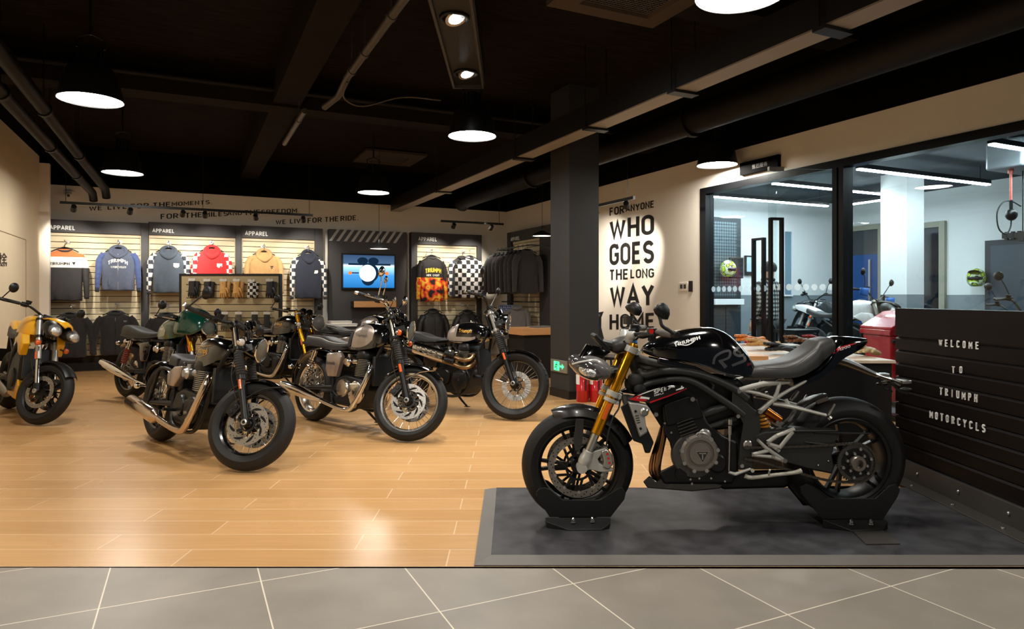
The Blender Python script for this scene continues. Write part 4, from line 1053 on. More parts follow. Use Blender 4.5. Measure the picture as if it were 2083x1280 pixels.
mb = MB(); mb.box2((0, -.05, 0), (GW, .4, .15)); mb.build('base', M_BLACKMET, gs)
F_TANG = mat('tan_leather', (196, 148, 82), .55, noise=(20, .12)); F_BLKG = mat('black_leather', (34, 32, 31), .5, noise=(20, .15)); F_CKG = checker('checked_leather', (30, 28, 28), (220, 214, 204), .045)
F_OLIVE = mat('olive_leather', (78, 74, 58), .55)
def glove_mesh(sc=1.0, flip=1):
    mb = MB()
    mb.rings([[V((flip * x * sc + a * w_ * sc * cos(t), b * .016 * sc * sin(t) * 1.2, z * sc)) for a, b, t in [(1, 1, 2 * pi * k / 16) for k in range(16)]] for x, w_, z in ((0, .040, .25), (0, .046, .22), (0, .042, .18), (0, .046, .15), (0, .05, .11), (0, .048, .085))])
    for i, (x, l) in enumerate(((-.037, .068), (-.013, .08), (.012, .077), (.036, .06))):
        mb.tube([(flip * x * sc, 0, .095 * sc), (flip * x * 1.15 * sc, -.004, (.095 - l * .55) * sc), (flip * x * 1.2 * sc, .004, (.095 - l) * sc)], [.0135 * sc, .0125 * sc, .008 * sc], 10, sub=2)
    mb.tube([(flip * .042 * sc, 0, .16 * sc), (flip * .066 * sc, -.006, .125 * sc), (flip * .076 * sc, -.008, .085 * sc)], [.016 * sc, .0145 * sc, .009 * sc], 10, sub=2)
    return mb
def glove(label, loc, m, tagm=M_TEXTWHT, rz=0, group='gloves hanging on the glove stand', sc=1.05, card=True):
    t = thing('leather_glove', label, 'glove', loc, rz, group)
    glove_mesh(sc, 1).build('hand', m, t, ang=60)
    mb = MB(); mb.tube([(-.044 * sc, 0, .225 * sc), (0, -.018, .225 * sc), (.044 * sc, 0, .225 * sc)], .005, 6, sub=2); mb.build('wrist_strap', F_BLKG, t)
    if card:
        mb = MB(); mb.box2((-.05, -.006, .255 * sc), (.05, -.003, .29 * sc)); mb.build('price_card', tagm, t)
    return t
M_CARD = mat('pale_card', (200, 196, 188), .6)
GL = [(390, 563, F_BLKG, 'plain black glove pair at the left end of the glove stand'), (421, 564, F_BLKG, 'black glove behind the round mirror on the glove stand'), (454, 564, F_TANG, 'tan glove beside the round mirror on the glove stand'), (481, 564, F_TANG, 'tan glove in the middle of the glove stand'), (511, 565, F_CKG, 'black and white checked glove on the glove stand'), (548, 564, F_BLKG, 'black glove with grey tag at the right end of the stand')]
for i, (x, y, m, l) in enumerate(GL):
    p = W(x, y, yg - .06); g = glove(l, (p.x, yg - .06, p.z - .33), m, M_CARD)
    g2 = glove_mesh(1.05, -1); g2.xform(Matrix.Translation((.03, .03, .005)) @ Matrix.Rotation(.12, 4, 'Y')); g2.build('hand', m, g, ang=60)
    mb = MB(); mb.tube([(0, .06, .31), (0, -.03, .31)], .004, 6); mb.build('peg_hook', M_CHROME, g)
for i, (x, m, l) in enumerate(((420, F_BLKG, 'dark glove in the lower row behind the green fairing'), (457, F_OLIVE, 'olive glove in the lower row, left'), (485, F_OLIVE, 'olive glove in the lower row under a white card'), (518, F_BLKG, 'black glove in the lower row above the seat'), (543, F_BLKG, 'black glove in the lower row beside the black tank'))):
    p = W(x, 631, yg - .06); g = glove(l, (p.x, yg - .06, p.z - .33), m, M_CARD); mb = MB(); mb.tube([(0, .06, .31), (0, -.03, .31)], .004, 6); mb.build('peg_hook', M_CHROME, g)

# ================================================================ counter behind the pillar
ca = wonz(1062, 669, .76)
cu, cv = ca.x * CT + ca.y * ST, -ca.x * ST + ca.y * CT
cb = thing('wooden_counter', 'oak topped black counter half hidden by the dark pillar', 'counter', R(cu, cv, 0), TH)
mb = MB(); mb.box2((0, 0, .66), (1.22, .65, .76)); mb.build('top', M_WOODEDGE, cb, bevel=.004)
mb = MB(); mb.box2((.06, .06, 0), (1.17, .6, .66)); mb.build('body', M_BLACKMET, cb)
pm = thing('magazine_stack', 'grey printed magazine lying on the oak counter', 'magazine', R(cu + .45, cv + .25, .76), TH + .2)
mb = MB(); mb.box2((-.15, -.1, 0), (.15, .1, .025)); mb.build('cover', mat('grey_print', (120, 118, 118), .4), pm)

# exit sign on the pillar's left face
q = P0 + R(0, 0); es = thing('exit_sign', 'green running man exit sign on the left face of the pillar', 'sign', P0 + R(-.012, .2325, EYE - (745 - 606) * 8.3 / FPX), TH - pi / 2)
mb = MB(); mb.box2((-.2, -.006, -.075), (.2, .012, .075)); mb.build('plate', mat('grey_sign_plate', (150, 144, 132), .4, .3), es, bevel=.003)
mb = MB(); mb.box2((-.11, -.009, -.055), (.02, -.006, .055)); E_G = emis('exit_green_light', srgb((60, 220, 120)), 1.6); mb.build('door_symbol', E_G, es)
mb = MB(); mb.add([V((x, -.0095, z)) for x, z in ((.04, .012), (.09, .012), (.09, .035), (.14, 0), (.09, -.035), (.09, -.012), (.04, -.012))], [tuple(range(7))]); mb.build('arrow', E_G, es)
M_MAN = mat('exit_dark_green', (14, 60, 36), .5)
mb = MB(); disc(mb, -.03, .038, .010, -.0105, 12)
for a, b in (((-.035, .026), (-.05, -.005)), ((-.05, -.005), (-.028, -.022)), ((-.028, -.022), (-.036, -.048)), ((-.05, -.005), (-.072, -.02)), ((-.072, -.02), (-.092, -.02)), ((-.037, .022), (-.012, .008)), ((-.037, .022), (-.065, .016)), ((-.065, .016), (-.075, -.002))):
    mb.bar(V((a[0], -.0105, a[1])), V((b[0], -.0105, b[1])), .011, .001, V((0, 1, 0)))
mb.build('running_man', M_MAN, es)
# fire extinguishers at the foot of the pillar
def extinguisher(label, loc, h=.46, r=.075, m=M_RED):
    t = thing('fire_extinguisher', label, 'fire extinguisher', loc, .3, 'red fire extinguishers')
    mb = MB(); mb.lathe([(r * .9, 0), (r, .012), (r, h * .28), (r * 1.02, h * .285), (r * 1.02, h * .3), (r, h * .305), (r, h * .78), (r * .8, h * .88), (r * .35, h * .93), (r * .3, h * .97)], (0, 0, 0), (0, 0, 1), 24); mb.build('cylinder', m, t, ang=40)
    mb = MB(); mb.cyl((0, 0, h * .95), (0, 0, h * 1.06), .022, n=12); mb.tube([(-.02, 0, h * 1.06), (.06, 0, h * 1.10), (.11, 0, h * 1.08)], .007, 8); mb.tube([(-.02, 0, h * 1.04), (.05, 0, h * 1.03), (.10, 0, h * .99)], .006, 8); mb.build('valve_handle', M_BLKPLASTIC, t)
    mb = MB(); mb.tube([(0, -.02, h * 1.0), (0, -.09, h * .98), (0, -r - .02, h * .7), (0, -r - .015, h * .3)], .009, 8, sub=4); mb.build('hose', M_RUBBER, t)
    mb = MB(); n = 10; mb.rings([[V((-(r + .0015) * cos(a), (r + .0015) * sin(a), z)) for a in [-.7 + 1.4 * k / n for k in range(n + 1)]] for z in (h * .45, h * .7)], False, False); mb.build('label', M_TEXTWHT, t)
    return t
for i, (px, l) in enumerate(((1185, 'red extinguisher standing against the pillar, the left of two'), (1212, 'red extinguisher beside the pillar, the right of two'))):
    p = wonz(px, 817, 0); extinguisher(l, (p.x, p.y, 0))
# ================================================================ the black naked motorcycle on the mat
YB = 3.64
def B(px, py, y=0.0): return W(px, py, YB - y)
def Bl(pts, y): return [B(a, b, y) for a, b in pts]
XF, ZF, RF = .351, .325, .299          # front axle
XR, ZR, RR_ = 1.775, .368, .3205       # rear axle
MATZ = .022
main = thing('naked_motorcycle', 'black naked sports motorcycle with gold front fork clamped on the dark mat', 'motorcycle', (1.06, YB, MATZ))
def tyre_prof(R, w, rim):
    """cross-section: (radius, offset)"""
    return [(rim, -w * .36), (rim + .012, -w * .43), ((rim + R) / 2 - .005, -w * .5), (R - .052, -w * .485), (R - .026, -w * .40), (R - .009, -w * .25), (R, -w * .08), (R, w * .08), (R - .009, w * .25), (R - .026, w * .40), (R - .052, w * .485), ((rim + R) / 2 - .005, w * .5), (rim + .012, w * .43), (rim, w * .36)]
def tyre(name, parent, c, d, R, w, rim, M=None, grooves=0, m=None):
    mb = MB(); mb.lathe(tyre_prof(R, w, rim), c, d, 72, loop=True)
    if grooves:
        x, y, dd = frame_of(V(d)); c = V(c)
        for k in range(grooves):
            for s in (-1, 1):
                a = 2 * pi * (k + .25 * s) / grooves; P = []
                for q, off in ((0, .06), (1, .22), (2, .36)):
                    an = a + q * .035 * s; rr = R + .0005 - (0.0005 if q == 0 else .0075 if q == 1 else .0205)
                    P.append(c + (x * cos(an) + y * sin(an)) * rr + dd * (s * w * off))
                mb.use(m or M_TIRE); mb.use(M_TREAD); mb.tube(P, .0032, 5)
        mb.mi = [0] * (len(mb.f)); mb.mats = [m or M_TIRE]
    if M is not None: mb.xform(M)
    return mb.build(name, m or M_TIRE, parent, world=True, ang=50)
M_TREAD = mat('tread_groove', (12, 12, 12), .9)
def annulus(mb, c, d, r0, r1, t, n=64):
    mb.lathe([(r0, -t / 2), (r1, -t / 2), (r1, t / 2), (r0, t / 2)], c, d, n, loop=True)
def disc_brake(parent, c, d, r0, r1, t=.005, holes=48, M=None, face=1, spokes=8, hubm=None, rh=.07, slots=0, name='brake_disc'):
    mb = MB(); c = V(c); d = V(d).normalized(); x, y, d = frame_of(d)
    mb.use(M_DISC); annulus(mb, c, d, r0, r1, t)
    if spokes:
        mb.use(hubm or M_BLKENGINE); annulus(mb, c, d, rh - .012, rh, t * 1.3)
        for k in range(spokes):
            a = 2 * pi * k / spokes; mb.bar(c + (x * cos(a) + y * sin(a)) * (rh - .005), c + (x * cos(a + .3) + y * sin(a + .3)) * (r0 + .004), .013, t * 1.2, d)
            p = c + (x * cos(a + .3) + y * sin(a + .3)) * (r0 + .002); mb.use(M_STEEL); mb.cyl(p - d * t, p + d * t, .008, n=10); mb.use(hubm or M_BLKENGINE)
    mb.use(M_TREAD)
    for k in range(holes):
        a = 2 * pi * k / holes; rr = r0 + (r1 - r0) * (.22 + .28 * (k % 3))
        p = c + (x * cos(a) + y * sin(a)) * rr
        for s in (-1, 1): mb.add([p + d * s * (t / 2 + .0004) + (x * cos(2 * pi * q / 8) + y * sin(2 * pi * q / 8)) * .0036 for q in range(8)], [tuple(range(8))])
    for k in range(slots):
        a = 2 * pi * k / slots
        for s in (-1, 1):
            P = []
            for q in range(6): 
                f = q / 5; rr = r0 + (r1 - r0) * (.02 + .62 * f); an = a + .55 * f
                P.append(c + (x * cos(an) + y * sin(an)) * rr + d * s * (t / 2 + .0004))
            mb.tube(P, [.003, .007, .009, .009, .007, .003], 8, squash=None)
    if slots:   # flatten the slot tubes onto the disc
        mb.v = [p - d * (max(-(t / 2 + .001), min(t / 2 + .001, (p - c).dot(d))) * -1 + (p - c).dot(d)) if abs((p - c).dot(d)) > t / 2 + .001 and (p - c - d * (p - c).dot(d)).length > r0 - .02 else p for p in mb.v]
    if M is not None: mb.xform(M)
    return mb.build(name, None, parent, world=True, ang=30)
M_WHEELBLK = mat('satin_black_wheel', (12, 12, 12), .42)
M_DISC = mat('brake_disc_steel', (150, 146, 140), .34, .95)
def bolt(mb, p, d, r=.008, h=.006):
    d = V(d).normalized(); mb.cyl(V(p), V(p) + d * h, r, r * .9, 12); mb.cyl(V(p) + d * h * .5, V(p) + d * (h + .001), r * .45, n=6)
def cast_wheel(parent, c, R_in, R_out, w, n, name, M=None, m=M_GLOSSBLK, twist=.12):
    m = M_WHEELBLK
    mb = MB(); c = V(c); d = V((0, 1, 0))
    mb.lathe([(R_in, -w * .30), (R_in + .012, -w * .46), (R_out, -w * .5), (R_out + .006, -w * .48), (R_in + .02, -w * .30), (R_in + .02, w * .30), (R_out + .006, w * .48), (R_out, w * .5), (R_in + .012, w * .46), (R_in, w * .30)], c, d, 72, loop=True)
    mb.cyl(c - d * w * .42, c + d * w * .42, .038, n=28)
    x, y, d = frame_of(d)
    for k in range(n):
        a = 2 * pi * k / n
        for s in (-1, 1):
            mb.bar(c + (x * cos(a + s * .05) + y * sin(a + s * .05)) * .03, c + (x * cos(a + s * twist) + y * sin(a + s * twist)) * (R_in + .006), .016, .028, d)
    if M is not None: mb.xform(M)
    return mb.build(name, m, parent, world=True, ang=35)

# ---- front wheel
cF = V((XF, YB, ZF))
fw = cast_wheel(main, cF, .196, .216, .10, 5, 'front_wheel')
tyre('tyre', fw, cF, (0, 1, 0), RF, .122, .214)
for s in (-1, 1):
    disc_brake(fw, cF + V((0, s * .062, 0)), (0, 1, 0), .128, .161, .0055, 60, spokes=10)
mb = MB(); mb.cyl(cF + V((0, -.105, 0)), cF + V((0, .105, 0)), .012); mb.build('axle', M_STEEL, fw, world=True)
# ---- fork
def fork_leg(s):
    y = .105 * s
    T, Bm = B(1290, 699, .105), B(1183, 951, .105)
    T.y = Bm.y = YB - y
    d = (T - Bm).normalized(); L = (T - Bm).length
    mb = MB()
    mb.use(M_GOLD); mb.lathe([(.025, L * .27), (.0285, L * .275), (.0285, L * .42), (.0265, L * .44), (.0265, L * .62), (.0265, L * .985), (.02, L)], Bm, d, 24)
    mb.use(M_STEEL); mb.lathe([(.0215, L * .05), (.0215, L * .28)], Bm, d, 20)
    leg = mb.build('fork_leg', None, main, world=True)
    mb = MB(); mb.lathe([(.030, L * .03), (.032, L * .05), (.032, L * .085), (.027, L * .10), (.029, L * .13), (.027, L * .135)], Bm, d, 20)
    mb.tube([Bm + d * L * .09, Bm + d * L * .02, Bm], [.030, .027, .022], 14); mb.cyl(Bm + V((0, -.028, 0)), Bm + V((0, .028, 0)), .027, n=20)
    mb.build('axle_clamp', M_SILVERCAST, leg, world=True)
    mb = MB(); mb.lathe([(.014, L * 1.0), (.016, L * 1.012), (.008, L * 1.03)], Bm, d, 16); mb.build('adjuster_cap', mat('blue_anodised', (60, 110, 170), .3, .9), leg, world=True)
    return leg, T, Bm, d, L
legs = [fork_leg(s) for s in (-1, 1)]
leg, T, Bm, dF, LF = legs[1]
mb = MB(); a, b = T - dF * LF * .56, T - dF * LF * .40
xx = dF.cross(V((0, 1, 0))).normalized() * -1
if xx.x > 0: xx = -xx
for c0 in (Bm + dF * LF * .46,):
    for s in (1,):
        mb.rings([[c0 + dF * (q * .045) + V((0, -.0285 * 1.0, 0)) * 1 + xx * (.010 * cos(t) ) * 1 + dF * (.0 * sin(t)) + V((0, -.002 * (1 + sin(t)), 0)) for t in [2 * pi * k / 12 for k in range(12)]] for q in (-1, -.8, .8, 1)])
mb.build('side_reflector', M_ORANGELENS, leg, world=True)
def yoke(name, frac, m, h, r):
    mb = MB()
    pts = []
    for s in (-1, 1):
        L_ = legs[0 if s < 0 else 1]; c = L_[2] + L_[3] * L_[4] * frac
        mb.lathe([(.0268, -h / 2), (r, -h / 2), (r, h / 2), (.0268, h / 2)], c, L_[3], 28, loop=True); pts.append(c)
        mb.box(c + xx * -.036, (.02, .026, h * .8), None)
    mid = (pts[0] + pts[1]) / 2 - xx * .035
    for p in pts: mb.bar(p - xx * .02, mid, .055, h * .8, dF)
    mb.cyl(mid - dF * h * .6, mid + dF * h * .6, .035, n=20)
    return mb.build(name, m, main, world=True, bevel=.002)
yoke('upper_yoke', .95, M_SILVERCAST, .034, .034)
yoke('lower_yoke', .595, M_SILVERCAST, .030, .035); yoke('lower_yoke_ring', .545, M_SILVERCAST, .020, .035)
# ---- caliper
for s in (-1, 1):
    y = .085 * s
    def P(px, py, yy=.1): 
        p = B(px, py, yy); p.y = YB - y; return p
    mb = MB()
    out = [(1196, 923), (1213, 917), (1236, 911), (1238, 919), (1224, 925), (1216, 934), (1219, 943), (1234, 951), (1248, 954), (1246, 960), (1222, 961), (1200, 956), (1186, 962), (1176, 952), (1183, 938)]
    mb.prism([P(a, b) + V((0, -.016 * s, 0)) for a, b in out], [P(a, b) + V((0, .012 * s, 0)) for a, b in out]); cal = mb.build('caliper_bracket', M_SILVERCAST, main, world=True, bevel=.004)
    mb = MB(); out = [(1222, 918), (1234, 912), (1245, 925), (1247, 944), (1238, 955), (1226, 950), (1228, 935)]
    mb.prism([P(a, b) + V((0, -.028 * s, 0)) for a, b in out], [P(a, b) + V((0, .03 * s, 0)) for a, b in out]); c_ = mb.build('brake_caliper', M_STEEL, main, world=True, bevel=.006)
    if s > 0:
        mb = MB(); write_quad(mb, 'III', P(1232, 921) + V((0, -.0285, 0)), P(1237, 944) + V((0, -.0285, 0)), P(1237, 920) + V((0, -.0285, 0))); mb.build('red_marking', M_REDLENS, c_, world=True)
mb = MB(); mb.tube([B(1233, 908, .11), B(1238, 880, .13), B(1247, 850, .13), B(1258, 832, .12), B(1262, 815, .09), B(1266, 800, .06)], .0045, 8, sub=5); mb.build('brake_hose', M_RUBBER, main, world=True)
# ---- front fender
mb = MB()
def arcshell(c, r, w, a0, a1, n, drop, m_=9, thick=.004):
    rs = []
    for i in range(n + 1):
        a = radians(a0 + (a1 - a0) * i / n); f = i / n
        taper = 1 - .55 * max(0, (f - .7) / .3) ** 2
        row = []
        for k in range(m_ + 1):
            q = -1 + 2 * k / m_; rr = r - drop * (abs(q) ** 3)
            row.append(c + V((cos(a) * rr, q * w * taper, sin(a) * rr)))
        for k in range(m_, -1, -1):
            q = -1 + 2 * k / m_; rr = r - thick - drop * (abs(q) ** 3)
            row.append(c + V((cos(a) * rr, q * (w - thick) * taper, sin(a) * rr)))
        rs.append(row)
    return rs
mb.rings(arcshell(cF, .326, .075, 26, 116, 26, .055)); mb.build('front_mudguard', M_CARBON, main, world=True, ang=50)
for s in (-1, 1):
    mb = MB(); out = [(1172, 853), (1188, 853), (1187, 885), (1182, 915), (1171, 919), (1167, 900)]
    q = [B(a, b, .09) for a, b in out]
    for p in q: p.y = YB - .078 * s
    mb.prism([p + V((0, -.004, 0)) for p in q], [p + V((0, .004, 0)) for p in q]); 
    for z in (905, 918): bolt(mb, V((B(1178, z, .09).x, YB - .083 * s, B(1178, z, .09).z)), (0, -s, 0), .006)
    mb.build('mudguard_stay', M_CARBON, main, world=True, bevel=.003)
# ---- headlights
M_HLGREY = mat('grey_headlamp_shell', (88, 86, 84), .35, coat=.5)
for s in (-1, 1):
    cy = .095 * s
    base = B(1202, 748, .09); base.y = YB - cy
    M = Matrix.Rotation(radians(24), 3, 'Y') @ Matrix.Rotation(radians(-14 * s), 3, 'Z')
    mb = MB(); mb.ell(base + V((.022, 0, .0)), (.092, .062, .056), M, 28, 16); hl = mb.build('headlamp', M_HLGREY, main, world=True, ang=180)
    mb = MB(); mb.ell(base + V((-.018, -.006 * s, -.006)), (.095, .062, .052), M, 28, 16); mb.build('lens', M_HLLENS if 'M_HLLENS' in globals() else mat('smoked_headlamp_lens', (70, 68, 66), .05, .15, coat=1), hl, world=True, ang=180)
    mb = MB(); p = base + V((-.025, -.058 * s, -.014)); mb.ell(p, (.05, .012, .026), M, 20, 10); mb.build('reflector', M_REFLECTOR, hl, world=True, ang=180)
    mb = MB(); mb.tube([base + V((-.10, -.02 * s, .02)), base + V((-.06, -.055 * s, .035)), base + V((0, -.062 * s, .045)), base + V((.03, -.06 * s, .04))], .005, 8, sub=4); mb.build('light_strip', mat('clear_plastic', (216, 216, 212), .15, coat=1), hl, world=True)
mb = MB()
for s in (-1, 1): mb.tube([B(1230, 757, 0) + V((0, .07 * s, 0)), B(1268, 752, 0) + V((0, .05 * s, 0))], .022, 10)
mb.box(B(1248, 757, 0), (.10, .16, .05)); mb.build('headlamp_bracket', M_BLKPLASTIC, main, world=True, bevel=.006)
# fly screen
mb = MB()
prof = [(1164, 750, .05), (1170, 738, .07), (1182, 716, .075), (1192, 700, .06)]
back = [(1188, 752, .05), (1206, 733, .085), (1226, 718, .095), (1236, 712, .085)]
n = 8
for (a, b) in ((prof, back),):
    rs = []
    for (x0, y0, w0), (x1, y1, w1) in zip(prof, back):
        f = B(x0, y0); g = B(x1, y1); row = []
        for k in range(n + 1):
            t = -1 + 2 * k / n; e = 1 - t * t
            p = g.lerp(f, sqrt(max(0, e)) * 1.0); row.append(V((p.x, YB - t * (w1), p.z)))
        rs.append(row + [q + V((.006, 0, -.004)) for q in row[::-1]])
    mb.rings(rs)
mb.build('fly_screen', M_GLOSSBLK, main, world=True, ang=50)
mb = MB(); a, b = B(1206, 680), B(1236, 712); d = (b - a).normalized(); up = d.cross(V((0, 1, 0))).normalized()
mb.bar(a, b, .17, .024, up); ds = mb.build('dash_display', M_BLKPLASTIC, main, world=True, bevel=.008, seg=3)
mb = MB(); q = up if up.x > 0 else -up; mb.bar(a.lerp(b, .1) + q * .0125, a.lerp(b, .9) + q * .0125, .15, .001, up); mb.build('screen', mat('dark_screen_glass', (12, 13, 15), .05, coat=1), ds, world=True)
mb = MB(); mb.tube([B(1224, 700), B(1246, 705), B(1262, 712)], [.03, .028, .024], 10); mb.build('dash_bracket', M_BLKPLASTIC, main, world=True)
mb = MB(); mb.ell(B(1262, 702, -.02), (.062, .075, .043), Matrix.Rotation(radians(-18), 3, 'Y'), 24, 12, p=.8); mb.build('airbox_cover', mat('dark_grey_plastic', (66, 63, 61), .4), main, world=True, ang=180)
# ---- handlebars, controls, mirrors
for s in (-1, 1):
    def Q(px, py, y): 
        p = B(px, py, y); p.y = YB - y * s; return p
    c0, c1, e = Q(1283, 682, .105), Q(1332, 679, .25), Q(1376, 681, .39)
    mb = MB(); mb.tube([c0, Q(1310, 679, .17), c1, e], .011, 12, sub=3); bar = mb.build('handlebar', M_BLACKMET, main, world=True)
    mb = MB(); mb.tube([c0 + V((0, .02 * s, -.03)), c0, c0 + (c1 - c0).normalized() * .03], [.03, .026, .018], 16); mb.build('bar_clamp', M_SILVERCAST, main, world=True, bevel=.004)
    mb = MB(); mb.tube([Q(1337, 677, .255), Q(1369, 681, .37)], .017, 16); mb.build('grip', mat('grey_grip_rubber', (96, 92, 88), .7), bar, world=True)
    mb = MB(); mb.cyl(Q(1370, 681, .372), Q(1378, 682, .405), .019, .017, 18); we = mb.build('bar_end_weight', M_BLACKMET, bar, world=True, bevel=.003)
    mb = MB(); mb.tube([Q(1376, 683, .395), Q(1362, 673, .40), Q(1347, 663, .40), Q(1343, 650, .39), Q(1339, 640, .385)], [.008, .009, .009, .008, .007], 8, sub=3); mb.build('mirror_stem', M_BLACKMET, bar, world=True)
    mc = [(1330, 628), (1336, 620), (1347, 616), (1357, 621), (1363, 630), (1364, 641), (1359, 651), (1352, 650), (1344, 646), (1335, 638)]
    pts = [Q(a, b, .38) for a, b in mc]; cen = sum(pts, V((0, 0, 0))) / len(pts); nrm = V((.62, -.45 * s, .1)).normalized()
    # tilt the head: front face looks back at the rider
    pts = [p + V((0, 1, 0)) * ((p.x - cen.x) * .9 * s) for p in pts]
    mb = MB(); mb.rings([[cen + (p - cen) * k + nrm * h for p in pts] for k, h in ((.55, -.028), (.9, -.016), (1, -.004), (1, .004), (.93, .007))]); mr = mb.build('mirror_head', M_BLKPLASTIC, bar, world=True, ang=60)
    mb = MB(); mb.add([cen + (p - cen) * .88 + nrm * .0078 for p in pts], [tuple(range(len(pts)))]); 
    mb = MB(); mb.box(Q(1326, 676, .235), (.045, .05, .045)); mb.box(Q(1326, 688, .235), (.035, .045, .035)); sw = mb.build('switch_cluster', M_BLKPLASTIC, main, world=True, bevel=.006)
    if s > 0:
        mb = MB(); mb.cyl(Q(1325, 674, .258), Q(1325, 674, .265), .013, n=14); mb.build('red_button', M_REDLENS, sw, world=True)
    mb = MB(); mb.tube([Q(1322, 682, .22), Q(1308, 686, .235), Q(1300, 684, .28), Q(1330, 681, .36)], [.009, .009, .007, .005], 8, sub=4); mb.build('lever', M_BLACKMET, bar, world=True)
mb = MB(); mb.cyl(B(1277, 660, -.21), B(1278, 643, -.21), .026, .03, 18); mb.build('fluid_reservoir', mat('smoked_plastic', (54, 50, 46), .25, coat=.6), main, world=True)
mb = MB(); mb.tube([B(1290, 682, .08), B(1270, 694, .05), B(1262, 706, .02)], .005, 8, sub=4); mb.tube([B(1300, 684, .12), B(1285, 705, .09), B(1296, 725, .07), B(1300, 745, .05)], .006, 8, sub=4); mb.build('control_cables', M_RUBBER, main, world=True)
# ---- tank
def station(px, ytop, ybot, w, wtop=.5, n=28, pw=.62):
    t = B(px, ytop, 0); bz = B(px, ybot, w); X = t.x; zt, zb = t.z, bz.z; h = zt - zb
    row = []
    for k in range(n + 1):
        a = pi * k / n
        x = cos(a); y = sin(a)
        yy = math.copysign(abs(x) ** pw, x) * w; zz = zb + h * (y ** .8)
        row.append(V((X, YB - yy, zz)))
    for k in range(1, 7):
        f = k / 7; row.append(V((X, YB + w * (1 - 2 * f) * 1.0, zb - .012 * sin(pi * f))))
    return row
TK = [(1307, 707, 716, .028), (1312, 702, 719, .06), (1324, 694, 724, .095), (1345, 684, 729, .122), (1370, 674.5, 732, .138), (1400, 668, 738, .148), (1430, 665, 747, .152), (1450, 667, 755, .150), (1472, 676, 762, .142), (1492, 692, 764, .128), (1508, 710, 763, .112), (1520, 728, 760, .098), (1527, 740, 758, .08)]
def dense(TK, sub):
    pts = [V(q[:3]) for q in TK]; r = [q[3] for q in TK]
    p, rr = spline(pts, r, sub); return [(a.x, a.y, a.z, b) for a, b in zip(p, rr)]
tk = MB(); tk.rings([station(*q) for q in dense(TK, 3)]); tank = tk.build('fuel_tank', M_GLOSSBLK, main, world=True, ang=70)
bvT = bvh_of(tk); EYEV = V((0, 0, EYE))
def pdecal(bv, lift=.0012):
    def f(px, py):
        d = (W(px, py, 1.0) - EYEV).normalized(); h = bv.ray_cast(EYEV, d)
        return h[0] - d * lift if h[0] is not None else None
    return f
fT = pdecal(bvT)
def decal_poly(parent, name, polys, f, m):
    mb = MB()
    for poly in polys:
        n = len(poly)
        pts = [f(*p) for p in poly]
        if any(p is None for p in pts): continue
        c = sum(pts, V((0, 0, 0))) / n
        cc = f(sum(p[0] for p in poly) / n, sum(p[1] for p in poly) / n)
        mb.add(pts + [cc or c], [(i, (i + 1) % n, n) for i in range(n)])
    if mb.v: return mb.build(name, m, parent, world=True, fix=False)
def decal_strip(parent, name, pts, width, f, m, sub=6):
    """stroke along pixel polyline with pixel width, draped"""
    P = [V((a, b, 0)) for a, b in pts]; w_ = width if isinstance(width, list) else [width] * len(P)
    P, w_ = spline(P, w_, sub) if len(P) > 2 else ([P[0].lerp(P[1], k / sub) for k in range(sub + 1)], [w_[0] + (w_[1] - w_[0]) * k / sub for k in range(sub + 1)])
    rows = []
    for i, p in enumerate(P):
        d = (P[min(i + 1, len(P) - 1)] - P[max(i - 1, 0)]).normalized(); n_ = V((-d.y, d.x, 0))
        a, b = p + n_ * w_[i] / 2, p - n_ * w_[i] / 2
        rows.append((f(a.x, a.y), f(b.x, b.y)))
    mb = MB()
    for (a, b), (c, d) in zip(rows, rows[1:]):
        if None not in (a, b, c, d): mb.quad(a, b, d, c)
    if mb.v: return mb.build(name, m, parent, world=True, fix=False)
def decal_text(parent, name, txt, p00, p10, p01, f, m, bold=0.0):
    vs_, fs, _ = letters(txt, bold); mb = MB()
    a, b, c = V((*p00, 0)), V((*p10, 0)), V((*p01, 0)); pts = []
    for s, t in vs_:
        q = a + (b - a) * s + (c - a) * t; pts.append(f(q.x, q.y))
    mb.v = [p or V((0, 0, 0)) for p in pts]
    for fc in fs:
        if all(pts[i] is not None for i in fc): mb.f.append(list(fc)); mb.mi.append(0)
    if mb.f: return mb.build(name, m, parent, world=True, fix=False)
decal_text(tank, 'tank_lettering', 'TRIUMPH', (1373, 705.5), (1425, 690), (1371, 698), fT, M_TEXTWHT, .02)
decal_strip(tank, 'lettering_swoosh', [(1382, 701.5), (1398, 702), (1410, 696), (1416, 690)], [1.2, 2.2, 2.0, .8], fT, M_TEXTWHT)
RSg = mat('grey_tank_decal', (74, 74, 76), .3, coat=.5)
decal_strip(tank, 'model_decal', [(1451, 741), (1454, 728), (1462, 720.5), (1474, 715), (1483.5, 714), (1485.5, 720), (1483, 727), (1476, 731), (1462, 735.5)], [5, 5, 5, 5, 5, 5.5, 5, 4.5, 4.5], fT, RSg, 4)
decal_strip(tank, 'model_decal', [(1465, 735), (1471, 741), (1477, 748)], [6.5, 7, 8], fT, RSg)
decal_strip(tank, 'model_decal', [(1507, 704), (1497, 711), (1494, 719), (1503, 724), (1514, 722)], [6, 6, 5.5, 5.5, 5.5], fT, RSg, 4)
decal_strip(tank, 'model_decal', [(1514, 725), (1515, 733), (1504, 738), (1489, 744)], [6, 6, 5.5, 5], fT, RSg, 4)
mb = MB(); out = [(1338, 727), (1375, 735), (1412, 744), (1438, 757), (1470, 769), (1500, 772), (1500, 782), (1460, 778), (1420, 762), (1380, 748), (1338, 739)]
for s in (-1, 1):
    q = [B(a, b, .115) for a, b in out]
    for p in q: p.y = YB - .118 * s
    mb = MB(); mb.prism([p + V((0, -.012, 0)) for p in q], [p + V((0, .012, 0)) for p in q]); mb.build('tank_underpanel', M_GLOSSBLK, main, world=True, bevel=.006)
